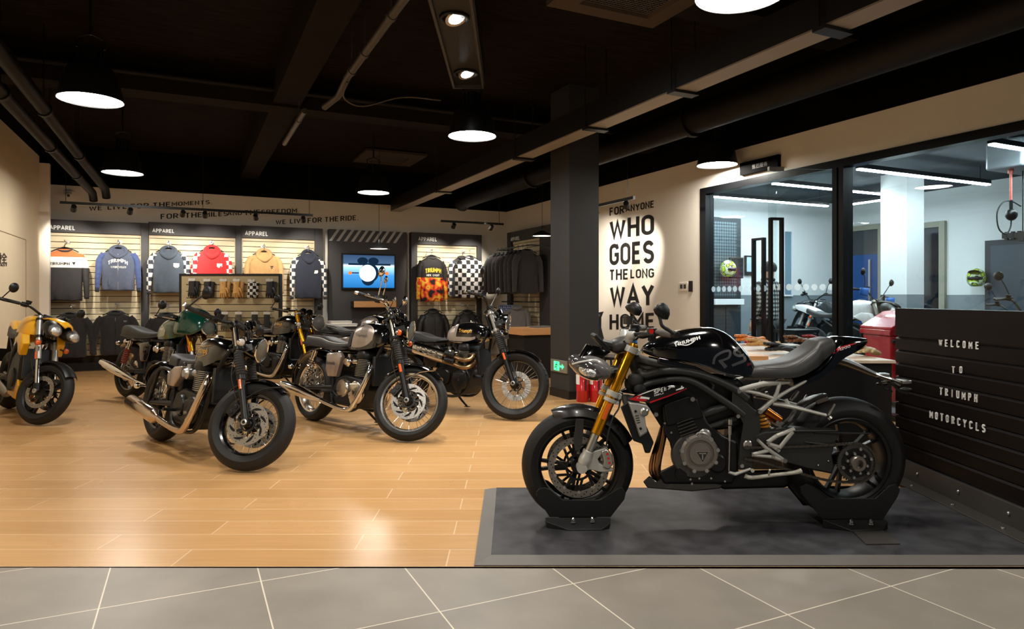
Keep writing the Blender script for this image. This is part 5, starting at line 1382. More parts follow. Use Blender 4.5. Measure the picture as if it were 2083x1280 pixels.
mb = MB(); out = [(1488, 752), (1526, 738), (1528, 742), (1492, 757)]; mb.prism(Bl(out, .112), Bl(out, .07)); mb.build('red_tank_trim', mat('dark_red_paint', (110, 22, 32), .3, coat=.5), main, world=True)
# ---- seat and tail
ST_ = [(1498, 758, 762, .06), (1512, 748, 766, .10), (1530, 740, 768, .125), (1560, 736, 770, .145), (1590, 731, 769, .15), (1612, 722, 763, .15), (1632, 710, 752, .14), (1645, 699, 744, .13), (1654, 690.5, 736, .115), (1666, 687, 726, .11), (1678, 685.5, 716, .10), (1684, 690, 708, .09)]
def seat_row(px, yt, yb, w):
    return station(px, yt, yb, w, n=24, pw=.42)
mb = MB(); mb.rings([seat_row(*q) for q in dense(ST_, 3)]); seat = mb.build('seat', M_SEAT, main, world=True, ang=70)
bvS = bvh_of(mb); fS = pdecal(bvS, .002)
decal_strip(seat, 'seam', [(1545, 747), (1570, 748.5), (1600, 747), (1625, 737), (1645, 722), (1662, 709)], 1.0, fS, mat('seat_seam_thread', (96, 92, 88), .8), 8)
TL = [(1600, 766, 786, .10), (1625, 752, 782, .11), (1650, 738, 770, .112), (1672, 712, 754, .11), (1684, 690, 742, .105), (1698, 683.5, 730, .10), (1722, 684, 718, .085), (1742, 686, 708, .065), (1757, 688, 697, .04)]
mb = MB(); mb.rings([station(*q, n=20, pw=.5) for q in dense(TL, 3)]); tail = mb.build('tail_unit', M_GLOSSBLK, main, world=True, ang=60)
fTl = pdecal(bvh_of(mb), .0015)
decal_poly(tail, 'red_stripe', [[(1683, 717), (1704, 708.5), (1706, 715), (1696, 719.5), (1686, 719.5)]], fTl, M_RED)
decal_strip(tail, 'red_stripe', [(1704, 711), (1722, 704), (1742, 698.5)], [6, 4, .8], fTl, M_RED)
decal_text(tail, 'tail_lettering', '1200', (1708, 714), (1730, 706.5), (1707, 708.5), fTl, M_TEXTWHT, .0)
mb = MB(); mb.tube([B(1690, 729), B(1715, 735), B(1745, 747), B(1775, 760), B(1805, 770), B(1832, 779)], [.035, .03, .024, .018, .016, .012], 10, sub=3, squash=(1.6, .8)); ph = mb.build('plate_holder', mat('dark_bronze_plastic', (58, 52, 46), .35, coat=.4), main, world=True)
for q in ((1792, 763, .07, .05), (1838, 776, .05, .07)):
    mb = MB(); mb.box(B(q[0], q[1], 0), (q[2], q[3], .02)); mb.build('plate_light', M_STEEL, ph, world=True, bevel=.004)
for s in (-1, 1):
    mb = MB(); mb.tube([B(1812, 776, 0), B(1812, 776, 0) + V((.0, -.09 * s, -.015))], .006, 8); mb.ell(B(1814, 779, 0) + V((.01, -.115 * s, -.02)), (.035, .014, .012)); mb.build('rear_indicator', M_BLKPLASTIC, ph, world=True, ang=180)
mb = MB(); mb.tube([B(1812, 778), B(1830, 795), B(1845, 800)], .008, 8, sub=3); mb.tube([B(1780, 765), B(1800, 790), B(1815, 797)], .006, 8, sub=3); mb.build('plate_bracket', M_BLKPLASTIC, ph, world=True)
# ---- frame, engine, exhaust, swingarm, rear wheel
def both(fn):
    for s in (1, -1): fn(s)
def side(px, py, y, s): 
    p = B(px, py, y); p.y = YB - y * s; return p
for s in (1, -1):
    mb = MB()
    S = lambda a, b, y=.125: side(a, b, y, s)
    mb.tube([S(1300, 756, .06), S(1313, 763, .09), S(1344, 756, .115), S(1386, 755.5), S(1429, 764), S(1471, 780), S(1500, 796), S(1520, 812, .12)], [.026, .021, .020, .020, .020, .020, .021, .022], 14, sub=4)
    mb.tube([S(1300, 792, .06), S(1318, 782, .09), S(1355, 774, .115), S(1391, 772.5), S(1416, 780), S(1450, 801), S(1492, 829), S(1512, 845, .12)], [.024, .019, .018, .018, .018, .018, .019, .02], 14, sub=4)
    mb.tube([S(1440, 770, .12), S(1452, 784, .12), S(1447, 800, .12)], .008, 8)
    out = [(1490, 790), (1504, 794), (1514, 815), (1530, 830), (1545, 841), (1547, 873), (1541, 895), (1535, 930), (1530, 955), (1502, 956), (1505, 905), (1512, 862), (1503, 846), (1488, 832)]
    mb.prism([S(a, b, .135) for a, b in out], [S(a, b, .10) for a, b in out])
    fr = mb.build('frame', M_FRAMEGREY, main, world=True, ang=40, bevel=.004)
    mb = MB(); mb.lathe([(.024, 0), (.024, .006), (.019, .010), (.010, .010), (.009, .004), (.001, .004)], S(1520.6, 905, .133), (0, -s, 0), 24); bolt(mb, S(1501, 847, .135), (0, -s, 0), .011); bolt(mb, S(1509, 948, .135), (0, -s, 0), .011); bolt(mb, S(1488, 787, .135), (0, -s, 0), .010); bolt(mb, S(1408, 812, .15), (0, -s, 0), .013, .012); bolt(mb, S(1334, 843, .14), (0, -s, 0), .012, .012)
    mb.build('pivot_bolts', M_STEEL, fr, world=True)
mb = MB(); mb.tube([B(1284, 716), B(1302, 770)], .035, 16); mb.box(B(1330, 770, 0), (.12, .13, .08)); mb.build('steering_head', M_FRAMEGREY, main, world=True, bevel=.01)
# cooling hoses and filler
mb = MB(); mb.tube([B(1296, 728, .06), B(1325, 737, .10), B(1360, 744, .10), B(1395, 752, .09)], .02, 12, sub=4); mb.tube([B(1300, 742, .05), B(1318, 748, .08), B(1345, 745, .09)], .016, 12, sub=4); mb.build('coolant_hose', mat('grey_rubber_hose', (58, 56, 53), .6), main, world=True)
for (px, py, y, r) in ((1293, 773, .07, .035), (1302, 790, .08, .028), (1284, 781, .05, .03)):
    mb = MB(); mb.ell(B(px, py, y), (r * 1.2, r, r), None, 16, 10, p=.7); mb.build('harness_cover', M_RUBBER, main, world=True, ang=60)
# airbox / filler behind the frame
mb = MB(); mb.prism(Bl([(1318, 745), (1400, 750), (1500, 770), (1530, 800), (1540, 850), (1500, 870), (1420, 880), (1345, 870), (1320, 830), (1300, 800)], .085), Bl([(1318, 745), (1400, 750), (1500, 770), (1530, 800), (1540, 850), (1500, 870), (1420, 880), (1345, 870), (1320, 830), (1300, 800)], -.085)); mb.build('airbox', M_BLKPLASTIC, main, world=True, bevel=.012)
mb = MB(); mb.tube([B(1428, 845, .10), B(1450, 836, .115), B(1475, 828, .11)], [.02, .022, .018], 12, sub=3); mb.tube([B(1440, 870, .10), B(1470, 860, .11), B(1496, 852, .10)], .014, 10); mb.build('intake_duct', M_FRAMEGREY, main, world=True)
# radiator
mb = MB(); out = [(1262, 828), (1276, 818), (1300, 835), (1330, 900), (1322, 922), (1312, 922), (1306, 903), (1288, 897)]
mb.prism(Bl(out, .13), Bl(out, -.13)); rad = mb.build('radiator', M_BLKPLASTIC, main, world=True, bevel=.006)
for s in (1, -1):
    mb = MB(); out = [(1278, 818), (1298, 819), (1315, 823), (1323, 833), (1319, 839), (1312, 845), (1313, 858), (1317, 880), (1302, 890), (1292, 858)]
    q = [side(a, b, .155, s) for a, b in out]; cen = sum(q, V((0, 0, 0))) / len(q)
    mb.rings([[p + V((0, .03 * s, 0)) for p in q], q, [cen + (p - cen) * .9 + V((0, -.008 * s, 0)) for p in q]]); rc = mb.build('radiator_cover', mat('brushed_silver_cover', (178, 176, 172), .38, .5), main, world=True, bevel=.003)
    mb = MB()
    for a, b in ((1293, 837), (1303, 872)): bolt(mb, side(a, b, .165, s), (0, -s, 0), .007)
    for k in range(4): mb.bar(side(1291.5 + k * 1.2, 847 + k * 4.6, .1645, s), side(1299.5 + k * .9, 845.5 + k * 4.6, .1645, s), .0035, .002, V((0, 1, 0)))
    mb.build('slots', M_BLKPLASTIC, rc, world=True)
    mb = MB(); mb.lathe([(.021, 0), (.022, .012), (.014, .018), (.001, .018)], side(1310, 838, .158, s), (0, -s, 0), 18); mb.build('cap', M_STEEL, rc, world=True)
    # painted shoulder panel
    mb = MB(); out = [(1278, 814), (1296, 805), (1318, 795), (1345, 788), (1366, 784.5), (1388, 785), (1399, 791), (1375, 803), (1350, 812), (1325, 821), (1300, 817)]
    q = [side(a, b, .165, s) for a, b in out]; mb.rings([[p + V((0, .05 * s, 0)) for p in q], q]); pn = mb.build('side_panel', M_GLOSSBLK, main, world=True, bevel=.006)
    if s > 0:
        bvP = BVHTree.FromPolygons([tuple(p) for p in q], [tuple(range(len(q)))]); fP = pdecal(bvP, .0025)
        decal_poly(pn, 'red_stripe', [[(1280, 813), (1296, 805.5), (1306, 804), (1295, 811), (1314, 812.5), (1316, 816), (1300, 816.5)]], fP, M_RED)
        decal_poly(pn, 'white_stripe', [[(1296, 805), (1318, 796), (1336, 790.5), (1344, 788.8), (1322, 797), (1302, 804)], [(1295, 810.5), (1300, 806), (1322, 809), (1320, 813), (1314, 812)]], fP, M_TEXTWHT)
        decal_strip(pn, 'red_stripe', [(1322, 819), (1345, 811), (1370, 802), (1397, 790.8)], [3.2, 2.6, 2.4, 1.0], fP, M_RED)
        decal_strip(pn, 'white_stripe', [(1360, 788), (1375, 786.5), (1387, 787), (1389, 789), (1375, 794)], [2.5, 4, 3.5, 4, 2], fP, M_TEXTWHT)
        decal_text(pn, 'model_lettering', 'SPEED', (1330, 803), (1364, 791), (1330, 794.5), fP, M_TEXTWHT, .01)
        decal_text(pn, 'model_lettering', 'TRIPLE', (1330.5, 807), (1350, 801.5), (1330.5, 804), fP, M_TEXTWHT, .01)
# engine
mb = MB()
out = [(1346, 826), (1420, 815), (1440, 860), (1470, 885), (1500, 900), (1502, 960), (1490, 985), (1350, 985), (1340, 960), (1372, 945), (1362, 900), (1350, 880)]
mb.prism(Bl(out, .13), Bl(out, -.13)); eng = mb.build('engine_block', M_BLKENGINE, main, world=True, bevel=.012)
mb = MB()
for k in range(5): mb.bar(B(1376 + k * 2.0, 862 + k * 6.2, .135), B(1408 + k * 3, 850 + k * 6.0, .135), .004, .012, V((0, 1, 0)))
mb.build('cooling_fins', M_DARKCAST, eng, world=True)
mb = MB(); mb.prism(Bl([(1350, 822), (1398, 805), (1420, 812), (1432, 850), (1400, 858), (1356, 868)], .14), Bl([(1350, 822), (1398, 805), (1420, 812), (1432, 850), (1400, 858), (1356, 868)], .05)); mb.build('cylinder_head_cover', M_BLKENGINE, eng, world=True, bevel=.01)
mb = MB(); c = B(1421, 921, .13); d = V((0, -1, 0))
mb.use(M_DARKCAST); mb.lathe([(.118, -.03), (.118, .0), (.112, .008), (.09, .012)], c + V((-.02, 0, -.015)), d, 40)
mb.use(mat('warm_grey_casting', (128, 120, 112), .42, .5, noise=(25, .08)))
mb.lathe([(.098, -.01), (.098, .018), (.088, .03), (.072, .032), (.070, .024), (.056, .024), (.054, .034), (.030, .036), (.001, .036)], c, d, 48); ec = mb.build('clutch_cover', None, eng, world=True, ang=30)
for k in range(9):
    a = 2 * pi * k / 9 + .2; p = c + V((cos(a) * .093, -.016, sin(a) * .093)); mb = MB(); mb.cyl(p, p + d * .016, .012, .010, 12); mb.build('cover_bolt', M_ALU, eng, world=True)
tc_ = c + d * .0368 + V((.01, 0, -.012))
mb = MB(); tri = lambda r, dy: [tc_ + V((x * r, dy, z * r)) for x, z in ((-1, .8), (1, .8), (0, -1))]
mb.use(M_STEEL); mb.add(tri(.034, 0), [(0, 1, 2)]); mb.use(M_GLOSSBLK); mb.add(tri(.030, -.0006), [(0, 1, 2)]); mb.use(M_STEEL)
mb.bar(tc_ + V((-.018, -.0012, .016)), tc_ + V((.018, -.0012, .016)), .006, .0004, d); mb.bar(tc_ + V((0, -.0012, .016)), tc_ + V((0, -.0012, -.016)), .006, .0004, d); mb.build('triangle_emblem', None, ec, world=True, flat=True)
mb = MB(); mb.lathe([(.05, -.02), (.05, .012), (.04, .02), (.001, .022)], B(1458, 942, .13), d, 28); mb.build('sprocket_cover', M_BLKENGINE, eng, world=True)
mb = MB(); mb.lathe([(.03, -.02), (.03, .01), (.001, .012)], B(1385, 963, .13), d, 20); mb.build('oil_filter', M_BLKENGINE, eng, world=True)
mb = MB(); mb.lathe([(.034, -.03), (.034, .014), (.026, .02), (.001, .022)], B(1432, 885, .12), d, 20); mb.tube([B(1412, 890, .13), B(1425, 880, .14), B(1440, 886, .14), B(1448, 897, .13)], .009, 8, sub=3); mb.build('breather_cover', M_ALU, eng, world=True)
mb = MB()
for px, py in ((1404, 975), (1422, 973), (1446, 973), (1407, 984), (1365, 880), (1352, 861), (1474, 979)):
    mb = MB(); bolt(mb, B(px, py, .132), d, .006); mb.build('engine_bolt', M_STEEL, eng, world=True)
# exhaust
for i, y in enumerate((.075, 0, -.075)):
    mb = MB(); dx = (0, -6, -10)[i]
    mb.tube([B(1353, 856, y), B(1350 + dx * .3, 880, y), B(1345 + dx * .6, 905, y), B(1338 + dx, 940, y), B(1338 + dx, 962, y * .9), B(1350 + dx * .5, 976, y * .7), B(1380, 981, y * .5), B(1420, 983, y * .4)], .0195, 14, sub=4); mb.build('exhaust_header', M_BRONZE, main, world=True)
mb = MB(); mb.prism(Bl([(1440, 970), (1500, 958), (1608, 955), (1616, 975), (1600, 992), (1470, 996)], .02), Bl([(1440, 970), (1500, 958), (1608, 955), (1616, 975), (1600, 992), (1470, 996)], -.15)); mb.build('silencer', M_BLKENGINE, main, world=True, bevel=.012)
mb = MB(); out = [(1308, 980), (1321, 968), (1335, 979), (1372, 961), (1385, 975), (1470, 985), (1466, 994), (1408, 1000), (1317, 993)]
mb.prism(Bl(out, .10), Bl(out, -.10)); mb.build('belly_pan', M_GLOSSBLK, main, world=True, bevel=.005)
# subframe and foot peg hangers
def tubes(name, segs, m, r, n=10, par=None, bev=0):
    mb = MB()
    for sg_ in segs:
        rr = sg_[-1] if not isinstance(sg_[-1], V) else r
        mb.tube([p for p in sg_ if isinstance(p, V)], rr, n)
    return mb.build(name, m, par or main, world=True)
for s in (1, -1):
    S = lambda a, b, y=.13: side(a, b, y, s)
    mb = MB()
    mb.tube([S(1502, 795), S(1530, 787), S(1553, 781), S(1590, 779, .11), S(1605, 778, .10)], [.013, .0125, .0115, .009, .007], 12, squash=(1, 1.2))
    mb.tube([S(1510, 794), S(1540, 800), S(1575, 811)], .0095, 10)
    mb.tube([S(1545, 838), S(1575, 812), S(1605, 794, .12), S(1640, 775, .10)], [.0135, .011, .009, .008], 12)
    mb.tube([S(1586, 780, .115), S(1580, 800), S(1574, 814)], [.010, .010, .012], 12)
    sf = mb.build('subframe', M_SILVERCAST, main, world=True)
    for a, b in ((1503, 796), (1545.5, 838)):
        mb = MB(); bolt(mb, S(a, b, .143), (0, -s, 0), .012, .008); mb.build('bolt', M_STEEL, sf, world=True)
    mb = MB(); mb.tube([S(1572, 822), S(1603, 826, .14), S(1640, 835, .15), S(1680, 845, .155)], [.011, .016, .012, .010], 12, sub=3, squash=(1.25, .8)); mb.tube([S(1599, 812, .135), S(1603, 826, .14)], [.008, .014], 10); pg = mb.build('pillion_peg_hanger', M_SILVERCAST, main, world=True)
    mb = MB(); mb.cyl(S(1686, 849, .155), S(1690, 853, .16), .014, n=14); mb.tube([S(1685, 845, .16), S(1692, 833, .165), S(1698.5, 822, .165)], [.008, .007, .006], 10); mb.build('pillion_peg', M_STEEL, pg, world=True)
    # rider hanger
    mb = MB()
    def st(a, b, w0, w1, y=.150): 
        mb.tube([S(*a, y), S(*b, y)], [w0, w1], 10, squash=(1.0, 1.0))
    st((1541, 895), (1560, 913), .0075, .010); st((1560, 913), (1594, 936), .011, .009); st((1530, 925), (1562, 917), .009, .010); st((1530, 926), (1574, 930), .008, .010); st((1574, 930), (1594, 938), .012, .009)
    st((1561, 900), (1580, 887), .011, .011); st((1580, 887), (1616, 873), .011, .010); st((1564, 904), (1585, 910), .012, .010); st((1585, 912), (1612, 878), .010, .012); st((1561, 900), (1585, 918), .009, .009)
    hg = mb.build('foot_peg_hanger', M_SILVERCAST, main, world=True)
    mb = MB()
    for a, b in ((1541, 895), (1531, 925), (1562, 900), (1572, 929), (1582, 915)): bolt(mb, S(a, b, .158), (0, -s, 0), .007)
    mb.build('bolts', M_STEEL, hg, world=True)
    mb = MB(); mb.cyl(S(1594, 937, .15), S(1597, 938, .23), .011, n=12); mb.build('foot_peg', M_STEEL, hg, world=True)
mb = MB(); mb.tube([B(1609, 815, .02), B(1616, 806, .02), B(1624, 796, .02)], [.009, .011, .009], 12); mb.build('rear_brake_reservoir', M_STEEL, main, world=True)
# gear lever
mb = MB(); mb.cyl(B(1485, 853, .15), B(1485, 864, .15), .012, n=14); mb.cyl(B(1484.5, 866, .15), B(1484.5, 884, .15), .0095, n=14); mb.cyl(B(1484, 884, .15), B(1484, 897, .15), .007, n=12); mb.cyl(B(1484, 897, .15), B(1482.5, 958, .15), .0035, n=8); mb.build('shift_rod', M_STEEL, main, world=True)
mb = MB(); mb.tube([B(1483, 961, .155), B(1495, 965, .155), B(1510, 960, .155), B(1527, 954, .16)], [.009, .012, .009, .008], 12, squash=(1, .8)); mb.cyl(B(1530, 957, .15), B(1531, 958, .20), .009, n=12); mb.build('gear_lever', M_SILVERCAST, main, world=True)
mb = MB(); mb.tube([B(1515, 968, .15), B(1530, 972, .155), B(1580, 966, .165), B(1614, 962, .17), B(1630, 958, .17)], [.012, .0105, .009, .010, .013], 12, sub=3); mb.tube([B(1563, 968, .165), B(1566, 956, .19)], .005, 8); mb.build('side_stand', mat('pale_cast_metal', (196, 192, 178), .5, .15), main, world=True)
# shock absorber
mb = MB(); mb.cyl(B(1556, 836, .05), B(1585, 856, .05), .026, n=22); mb.build('shock_reservoir', mat('amber_anodised', (176, 94, 26), .25, .85), main, world=True)
mb = MB(); P = []; a, b = B(1549, 840, .03), B(1556, 878, .03); d_ = (b - a); x, y, dd = frame_of(d_)
for k in range(81):
    t = k / 80; an = t * 2 * pi * 5; P.append(a + d_ * t + (x * cos(an) + y * sin(an)) * .03)
mb.tube(P, .0075, 8); mb.build('shock_spring', mat('yellow_spring_paint', (226, 152, 40), .35, coat=.5), main, world=True)
mb = MB(); mb.cyl(a, b, .018, n=14); mb.box(B(1584, 862, .05), (.05, .05, .03), Matrix.Rotation(.4, 3, 'Y')); mb.build('shock_body', M_ALU, main, world=True)
# swingarm
mb = MB(); out = [(1528, 884), (1548, 876), (1616, 870.5), (1690, 873), (1712, 880), (1698, 900), (1692, 925), (1697, 950), (1692, 964), (1640, 954), (1590, 940), (1530, 924)]
q = [B(a, b, .12) for a, b in out]; cen = sum(q, V((0, 0, 0))) / len(q)
mb.rings([[p + V((0, .06, 0)) for p in q], [p + V((0, .0, 0)) for p in q], [cen + (p - cen) * .93 + V((0, -.016, 0)) for p in q]]); sa = mb.build('swingarm', M_FRAMEGREY, main, world=True, ang=40, bevel=.004)
mb = MB(); mb.tube([B(1612, 876, .14), B(1650, 876, .138), B(1700, 877, .13)], [.016, .014, .006], 12, squash=(1, .7)); mb.tube([B(1636, 899, .137), B(1665, 903, .138), B(1692, 906, .136)], [.004, .009, .003], 10); mb.build('swingarm_highlight_rib', M_FRAMEGREY, sa, world=True)
mb = MB(); mb.tube([B(1640, 915, .04), V((XR - .12, YB - .03, ZR)), V((XR, YB - .03, ZR))], [.05, .055, .05], 14, squash=(1.3, .6)); mb.build('swingarm_hub', M_BLKENGINE, sa, world=True)
mb = MB(); 
for a, b in ((1664, 947), (1685, 938)): mb.ell(B(a, b, .138), (.006, .006, .006), None, 10, 6)
mb.build('swingarm_bolts', M_STEEL, sa, world=True)
mb = MB(); mb.tube([B(1655, 880, .13), B(1720, 881, .14), B(1768, 882, .14)], [.012, .012, .008], 10, squash=(1.2, .5)); mb.build('chain_guard', M_BLKPLASTIC, sa, world=True)
mb = MB(); mb.tube([B(1590, 868, .06), B(1612, 850, .06), B(1628, 826, .05), B(1650, 812, .02), B(1672, 806, 0)], [.02, .024, .03, .034, .03], 12, sub=4, squash=(1.6, .5)); mb.build('hugger', mat('satin_black_plastic', (48, 46, 44), .4), main, world=True)
mb = MB(); mb.prism(Bl([(1656, 812), (1662, 803), (1674, 801), (1684, 808), (1687, 815), (1662, 824)], .045), Bl([(1656, 812), (1662, 803), (1674, 801), (1684, 808), (1687, 815), (1662, 824)], -.045)); mb.build('hugger_end', mat('grey_bronze_plastic', (92, 84, 76), .4), main, world=True, bevel=.006)
# rear wheel
cR = V((XR, YB, ZR))
rw = cast_wheel(main, cR, .19, .216, .16, 5, 'rear_wheel', twist=.16)
tyre('tyre', rw, cR, (0, 1, 0), RR_, .19, .214)
cs = cR + V((0, -.140, 0)); d = V((0, -1, 0))
mb = MB(); mb.use(M_DARKCAST); annulus(mb, cs, d, .074, .096, .007); x, y, dd = frame_of(d)
mb.use(M_BLKENGINE); annulus(mb, cs, d, .03, .076, .012)
for k in range(42):
    a = 2 * pi * k / 42; mb.bar(cs + (x * cos(a) + y * sin(a)) * .094, cs + (x * cos(a) + y * sin(a)) * .102, .006, .006, dd)
sp_ = mb.build('sprocket', None, rw, world=True)
mb = MB()
for k in range(6):
    a = 2 * pi * k / 6 + .3; p = cs + (x * cos(a) + y * sin(a)) * .075; mb.lathe([(.011, 0), (.011, .008), (.008, .02), (.003, .022)], p, dd, 12)
    a += .5; p = cs + (x * cos(a) + y * sin(a)) * .052; mb.lathe([(.010, 0), (.010, .012), (.007, .022), (.002, .024)], p, dd, 12)
mb.build('sprocket_nuts', M_STEEL, sp_, world=True)
mb = MB(); mb.lathe([(.042, 0), (.042, .03), (.036, .04), (.022, .04), (.020, .015), (.001, .015)], cs - dd * .005, dd, 32); mb.build('axle_nut', mat('dull_axle_nut', (140, 132, 126), .35, .9), rw, world=True)
def chain(pts, n, par):
    mb = MB(); P, _ = spline([V(p) for p in pts], [0] * len(pts), 24)
    L = [0]
    for a, b in zip(P, P[1:]): L.append(L[-1] + (b - a).length)
    tot = L[-1]; pos = []
    j = 0
    for k in range(n + 1):
        t = tot * k / n
        while j < len(L) - 2 and L[j + 1] < t: j += 1
        f = (t - L[j]) / max(1e-9, L[j + 1] - L[j]); pos.append(P[j].lerp(P[j + 1], f))
    for k in range(n):
        a, b = pos[k], pos[k + 1]; o = .006 if k % 2 else .009
        for s in (-1, 1): mb.bar(a + V((0, s * o, 0)), b + V((0, s * o, 0)), .011, .002, V((0, 1, 0)))
        mb.cyl(a - V((0, .009, 0)), a + V((0, .009, 0)), .0045, n=6)
    return mb.build('drive_chain', mat('dark_chain_steel', (84, 78, 70), .45, .7), par, world=True)
yc = YB - .142
arc = [cs + V((cos(radians(a)) * .100, 0, sin(radians(a)) * .100)) for a in range(95, -100, -15)]
fs_ = B(1512, 920, .125); chain([V((fs_.x, yc, fs_.z + .028)), V((cs.x - .3, yc, cs.z + .085))] + arc + [V((cs.x - .16, yc, cs.z - .088)), V((fs_.x + .1, yc, fs_.z - .05)), V((fs_.x, yc, fs_.z - .03))], 96, main)
# ---- wheel stands
M_STAND = mat('black_stand_steel', (20, 20, 20), .45)
def stand(label, plate, foot, bolts, y0, ramp=None):
    c = sum([B(a, b, y0) for a, b in plate], V((0, 0, 0))) / len(plate)
    t = thing('wheel_stand', label, 'motorcycle stand', (c.x, YB, MATZ), 0, 'black wheel stands clamping the motorcycle')
    for s in (1, -1):
        mb = MB(); q = [B(a, b, y0) for a, b in plate]
        for p in q: p.y = YB - y0 * s
        lo = min(p.z for p in q)
        mb.prism([p + V((0, -.004, 0)) for p in q], [p + V((0, .004, 0)) for p in q]); mb.build('cheek_plate', M_STAND, t, world=True, bevel=.002)
    y_a, y_b = min(b for a, b in foot), max(b for a, b in foot); hz = lambda b: MATZ + .005 + .042 * (y_b - b) / (y_b - y_a)
    f = [wonz(a, b, hz(b)) for a, b in foot]
    n = len(f); mb = MB(); mb.prism(f, [V((p.x, p.y, MATZ)) for p in f]); mb.build('foot_plate', M_STAND, t, world=True, bevel=.002)
    xs = [p.x for p in f]; mb = MB(); mb.box2((min(xs) + .02, YB - y0 + .004, MATZ), (max(xs) - .02, YB + y0, MATZ + .003)); mb.build('floor_plate', M_STAND, t, world=True)
    for a, b in bolts:
        mb = MB(); p = wonz(a, b + 3, hz(b + 3)); mb.lathe([(.014, 0), (.014, .006), (.010, .008), (.010, .02), (.006, .026), (.001, .027)], p, (0, 0, 1), 14); mb.build('bolt', M_CHROME, t, world=True)
    if ramp:
        mb = MB(); f = [wonz(a, b, MATZ + .006) for a, b in ramp]; mb.prism(f, [p - V((0, 0, .006)) for p in f]); mb.build('ramp_plate', mat('worn_grey_steel', (74, 70, 66), .5, .4), t, world=True)
stand('black wheel stand clamping the front tyre on the mat', [(1091, 1010), (1091, 1000), (1098, 993), (1108, 992), (1118, 995), (1145, 1017), (1220, 1017), (1258, 993), (1266, 991), (1273, 1003), (1270, 1016), (1242, 1052), (1118, 1052)], [(1109, 1053), (1242, 1053), (1240, 1066), (1224, 1077), (1155, 1078), (1112, 1062)], [(1166, 1060), (1205, 1059)], .082)
stand('black wheel stand clamping the rear tyre on the mat', [(1630, 1005), (1628, 990), (1640, 984), (1655, 990), (1680, 1014), (1780, 1014), (1808, 988), (1822, 984), (1830, 996), (1826, 1010), (1796, 1056), (1672, 1056)], [(1673, 1057), (1797, 1056), (1806, 1062), (1797, 1077), (1732, 1080)], [(1732, 1064), (1772, 1064)], .115, [(1735, 1081), (1797, 1079), (1831, 1106), (1762, 1107)])
# ---- mat, letter board, glove table
M_MAT = mat('charcoal_carpet_mat', (60, 59, 62), .5, noise=(9, .4), bump=(260, .25, .002), spec=.35)
M_MATEDGE = mat('grey_mat_border', (104, 100, 95), .5, noise=(6, .05))
mt = thing('floor_mat', 'dark carpet mat with grey sloping border under the black motorcycle', 'mat', (1.4, 3.7, 0))
x0, x1, y0, y1 = -.172, 3.2, 3.078, 4.30
mb = MB(); mb.box2((x0 + .075, y0 + .075, .004), (x1, y1 - .03, MATZ)); mb.build('carpet', M_MAT, mt, world=True)
mb = MB()
def bev(a, b, c, d): mb.add([a, b, c, d, V((a.x, a.y, 0)), V((b.x, b.y, 0)), V((c.x, c.y, 0)), V((d.x, d.y, 0))], [(0, 1, 2, 3), (7, 6, 5, 4), (0, 4, 5, 1), (1, 5, 6, 2), (2, 6, 7, 3), (3, 7, 4, 0)])
zt, ze = MATZ + .002, .006
bev(V((x0, y0, ze)), V((x1, y0, ze)), V((x1, y0 + .075, zt)), V((x0 + .075, y0 + .075, zt)))
bev(V((x0, y0, ze)), V((x0 + .075, y0 + .075, zt)), V((x0 + .075, y1 - .03, zt)), V((x0, y1, ze)))
bev(V((x0, y1, ze)), V((x0 + .075, y1 - .03, zt)), V((x1, y1 - .03, zt)), V((x1, y1, ze)))
mb.build('border', M_MATEDGE, mt, world=True, flat=True)
XS = 2.61; SZ = 1.15; ys0, ys1 = 3.12, 4.62
lb = thing('letter_board', 'black slatted welcome board standing on the mat beside the rear wheel', 'sign', (XS + .06, 3.6, MATZ))
M_BOARD = mat('black_brown_slat', (16, 12, 11), .4, noise=(4, .25, (1, .3, 8)), spec=.22)
pitch = .0885
mb = MB(); mb.box2((XS + .025, ys0, MATZ), (XS + .10, ys1, SZ)); mb.build('backing', M_BLACKMET, lb, world=True)
mb = MB(); mb.box2((XS, ys0, SZ - .185), (XS + .03, ys1, SZ)); mb.build('top_rail', M_BOARD, lb, world=True, bevel=.002)
z = SZ - .195; k = 0
mb = MB()
while z - pitch > .13:
    mb.rings([[V((XS + .003, y, z - pitch + .008)), V((XS + .003, y, z - .012)), V((XS + .012, y, z)), V((XS + .03, y, z)), V((XS + .03, y, z - pitch + .008))] for y in (ys0, ys1)]); z -= pitch
mb.build('slats', M_BOARD, lb, world=True, flat=True)
mb = MB(); mb.box2((XS - .008, ys0, MATZ), (XS + .025, ys1, .145)); mb.box2((XS - .12, ys0, MATZ), (XS - .008, ys1, MATZ + .006)); ft = mb.build('base_flange', mat('dark_grey_steel', (70, 67, 64), .45, .3), lb, world=True, bevel=.002)
for q in (4.3, 3.9, 3.5, 3.3):
    for c, r in (((XS - .075, q, MATZ + .008), (.011, .011, .008)), ((XS - .011, q + .05, .09), (.008, .011, .011))):
        mb = MB(); mb.ell(c, r, None, 12, 6); mb.build('rivet', M_STEEL, ft, world=True)
def onX(px, py, X=XS): 
    Y = X * FPX / (px - CX); return V((X, Y, EYE - (py - HY) * Y / FPX))
M_LET = mat('white_plastic_letters', (236, 236, 232), .5)
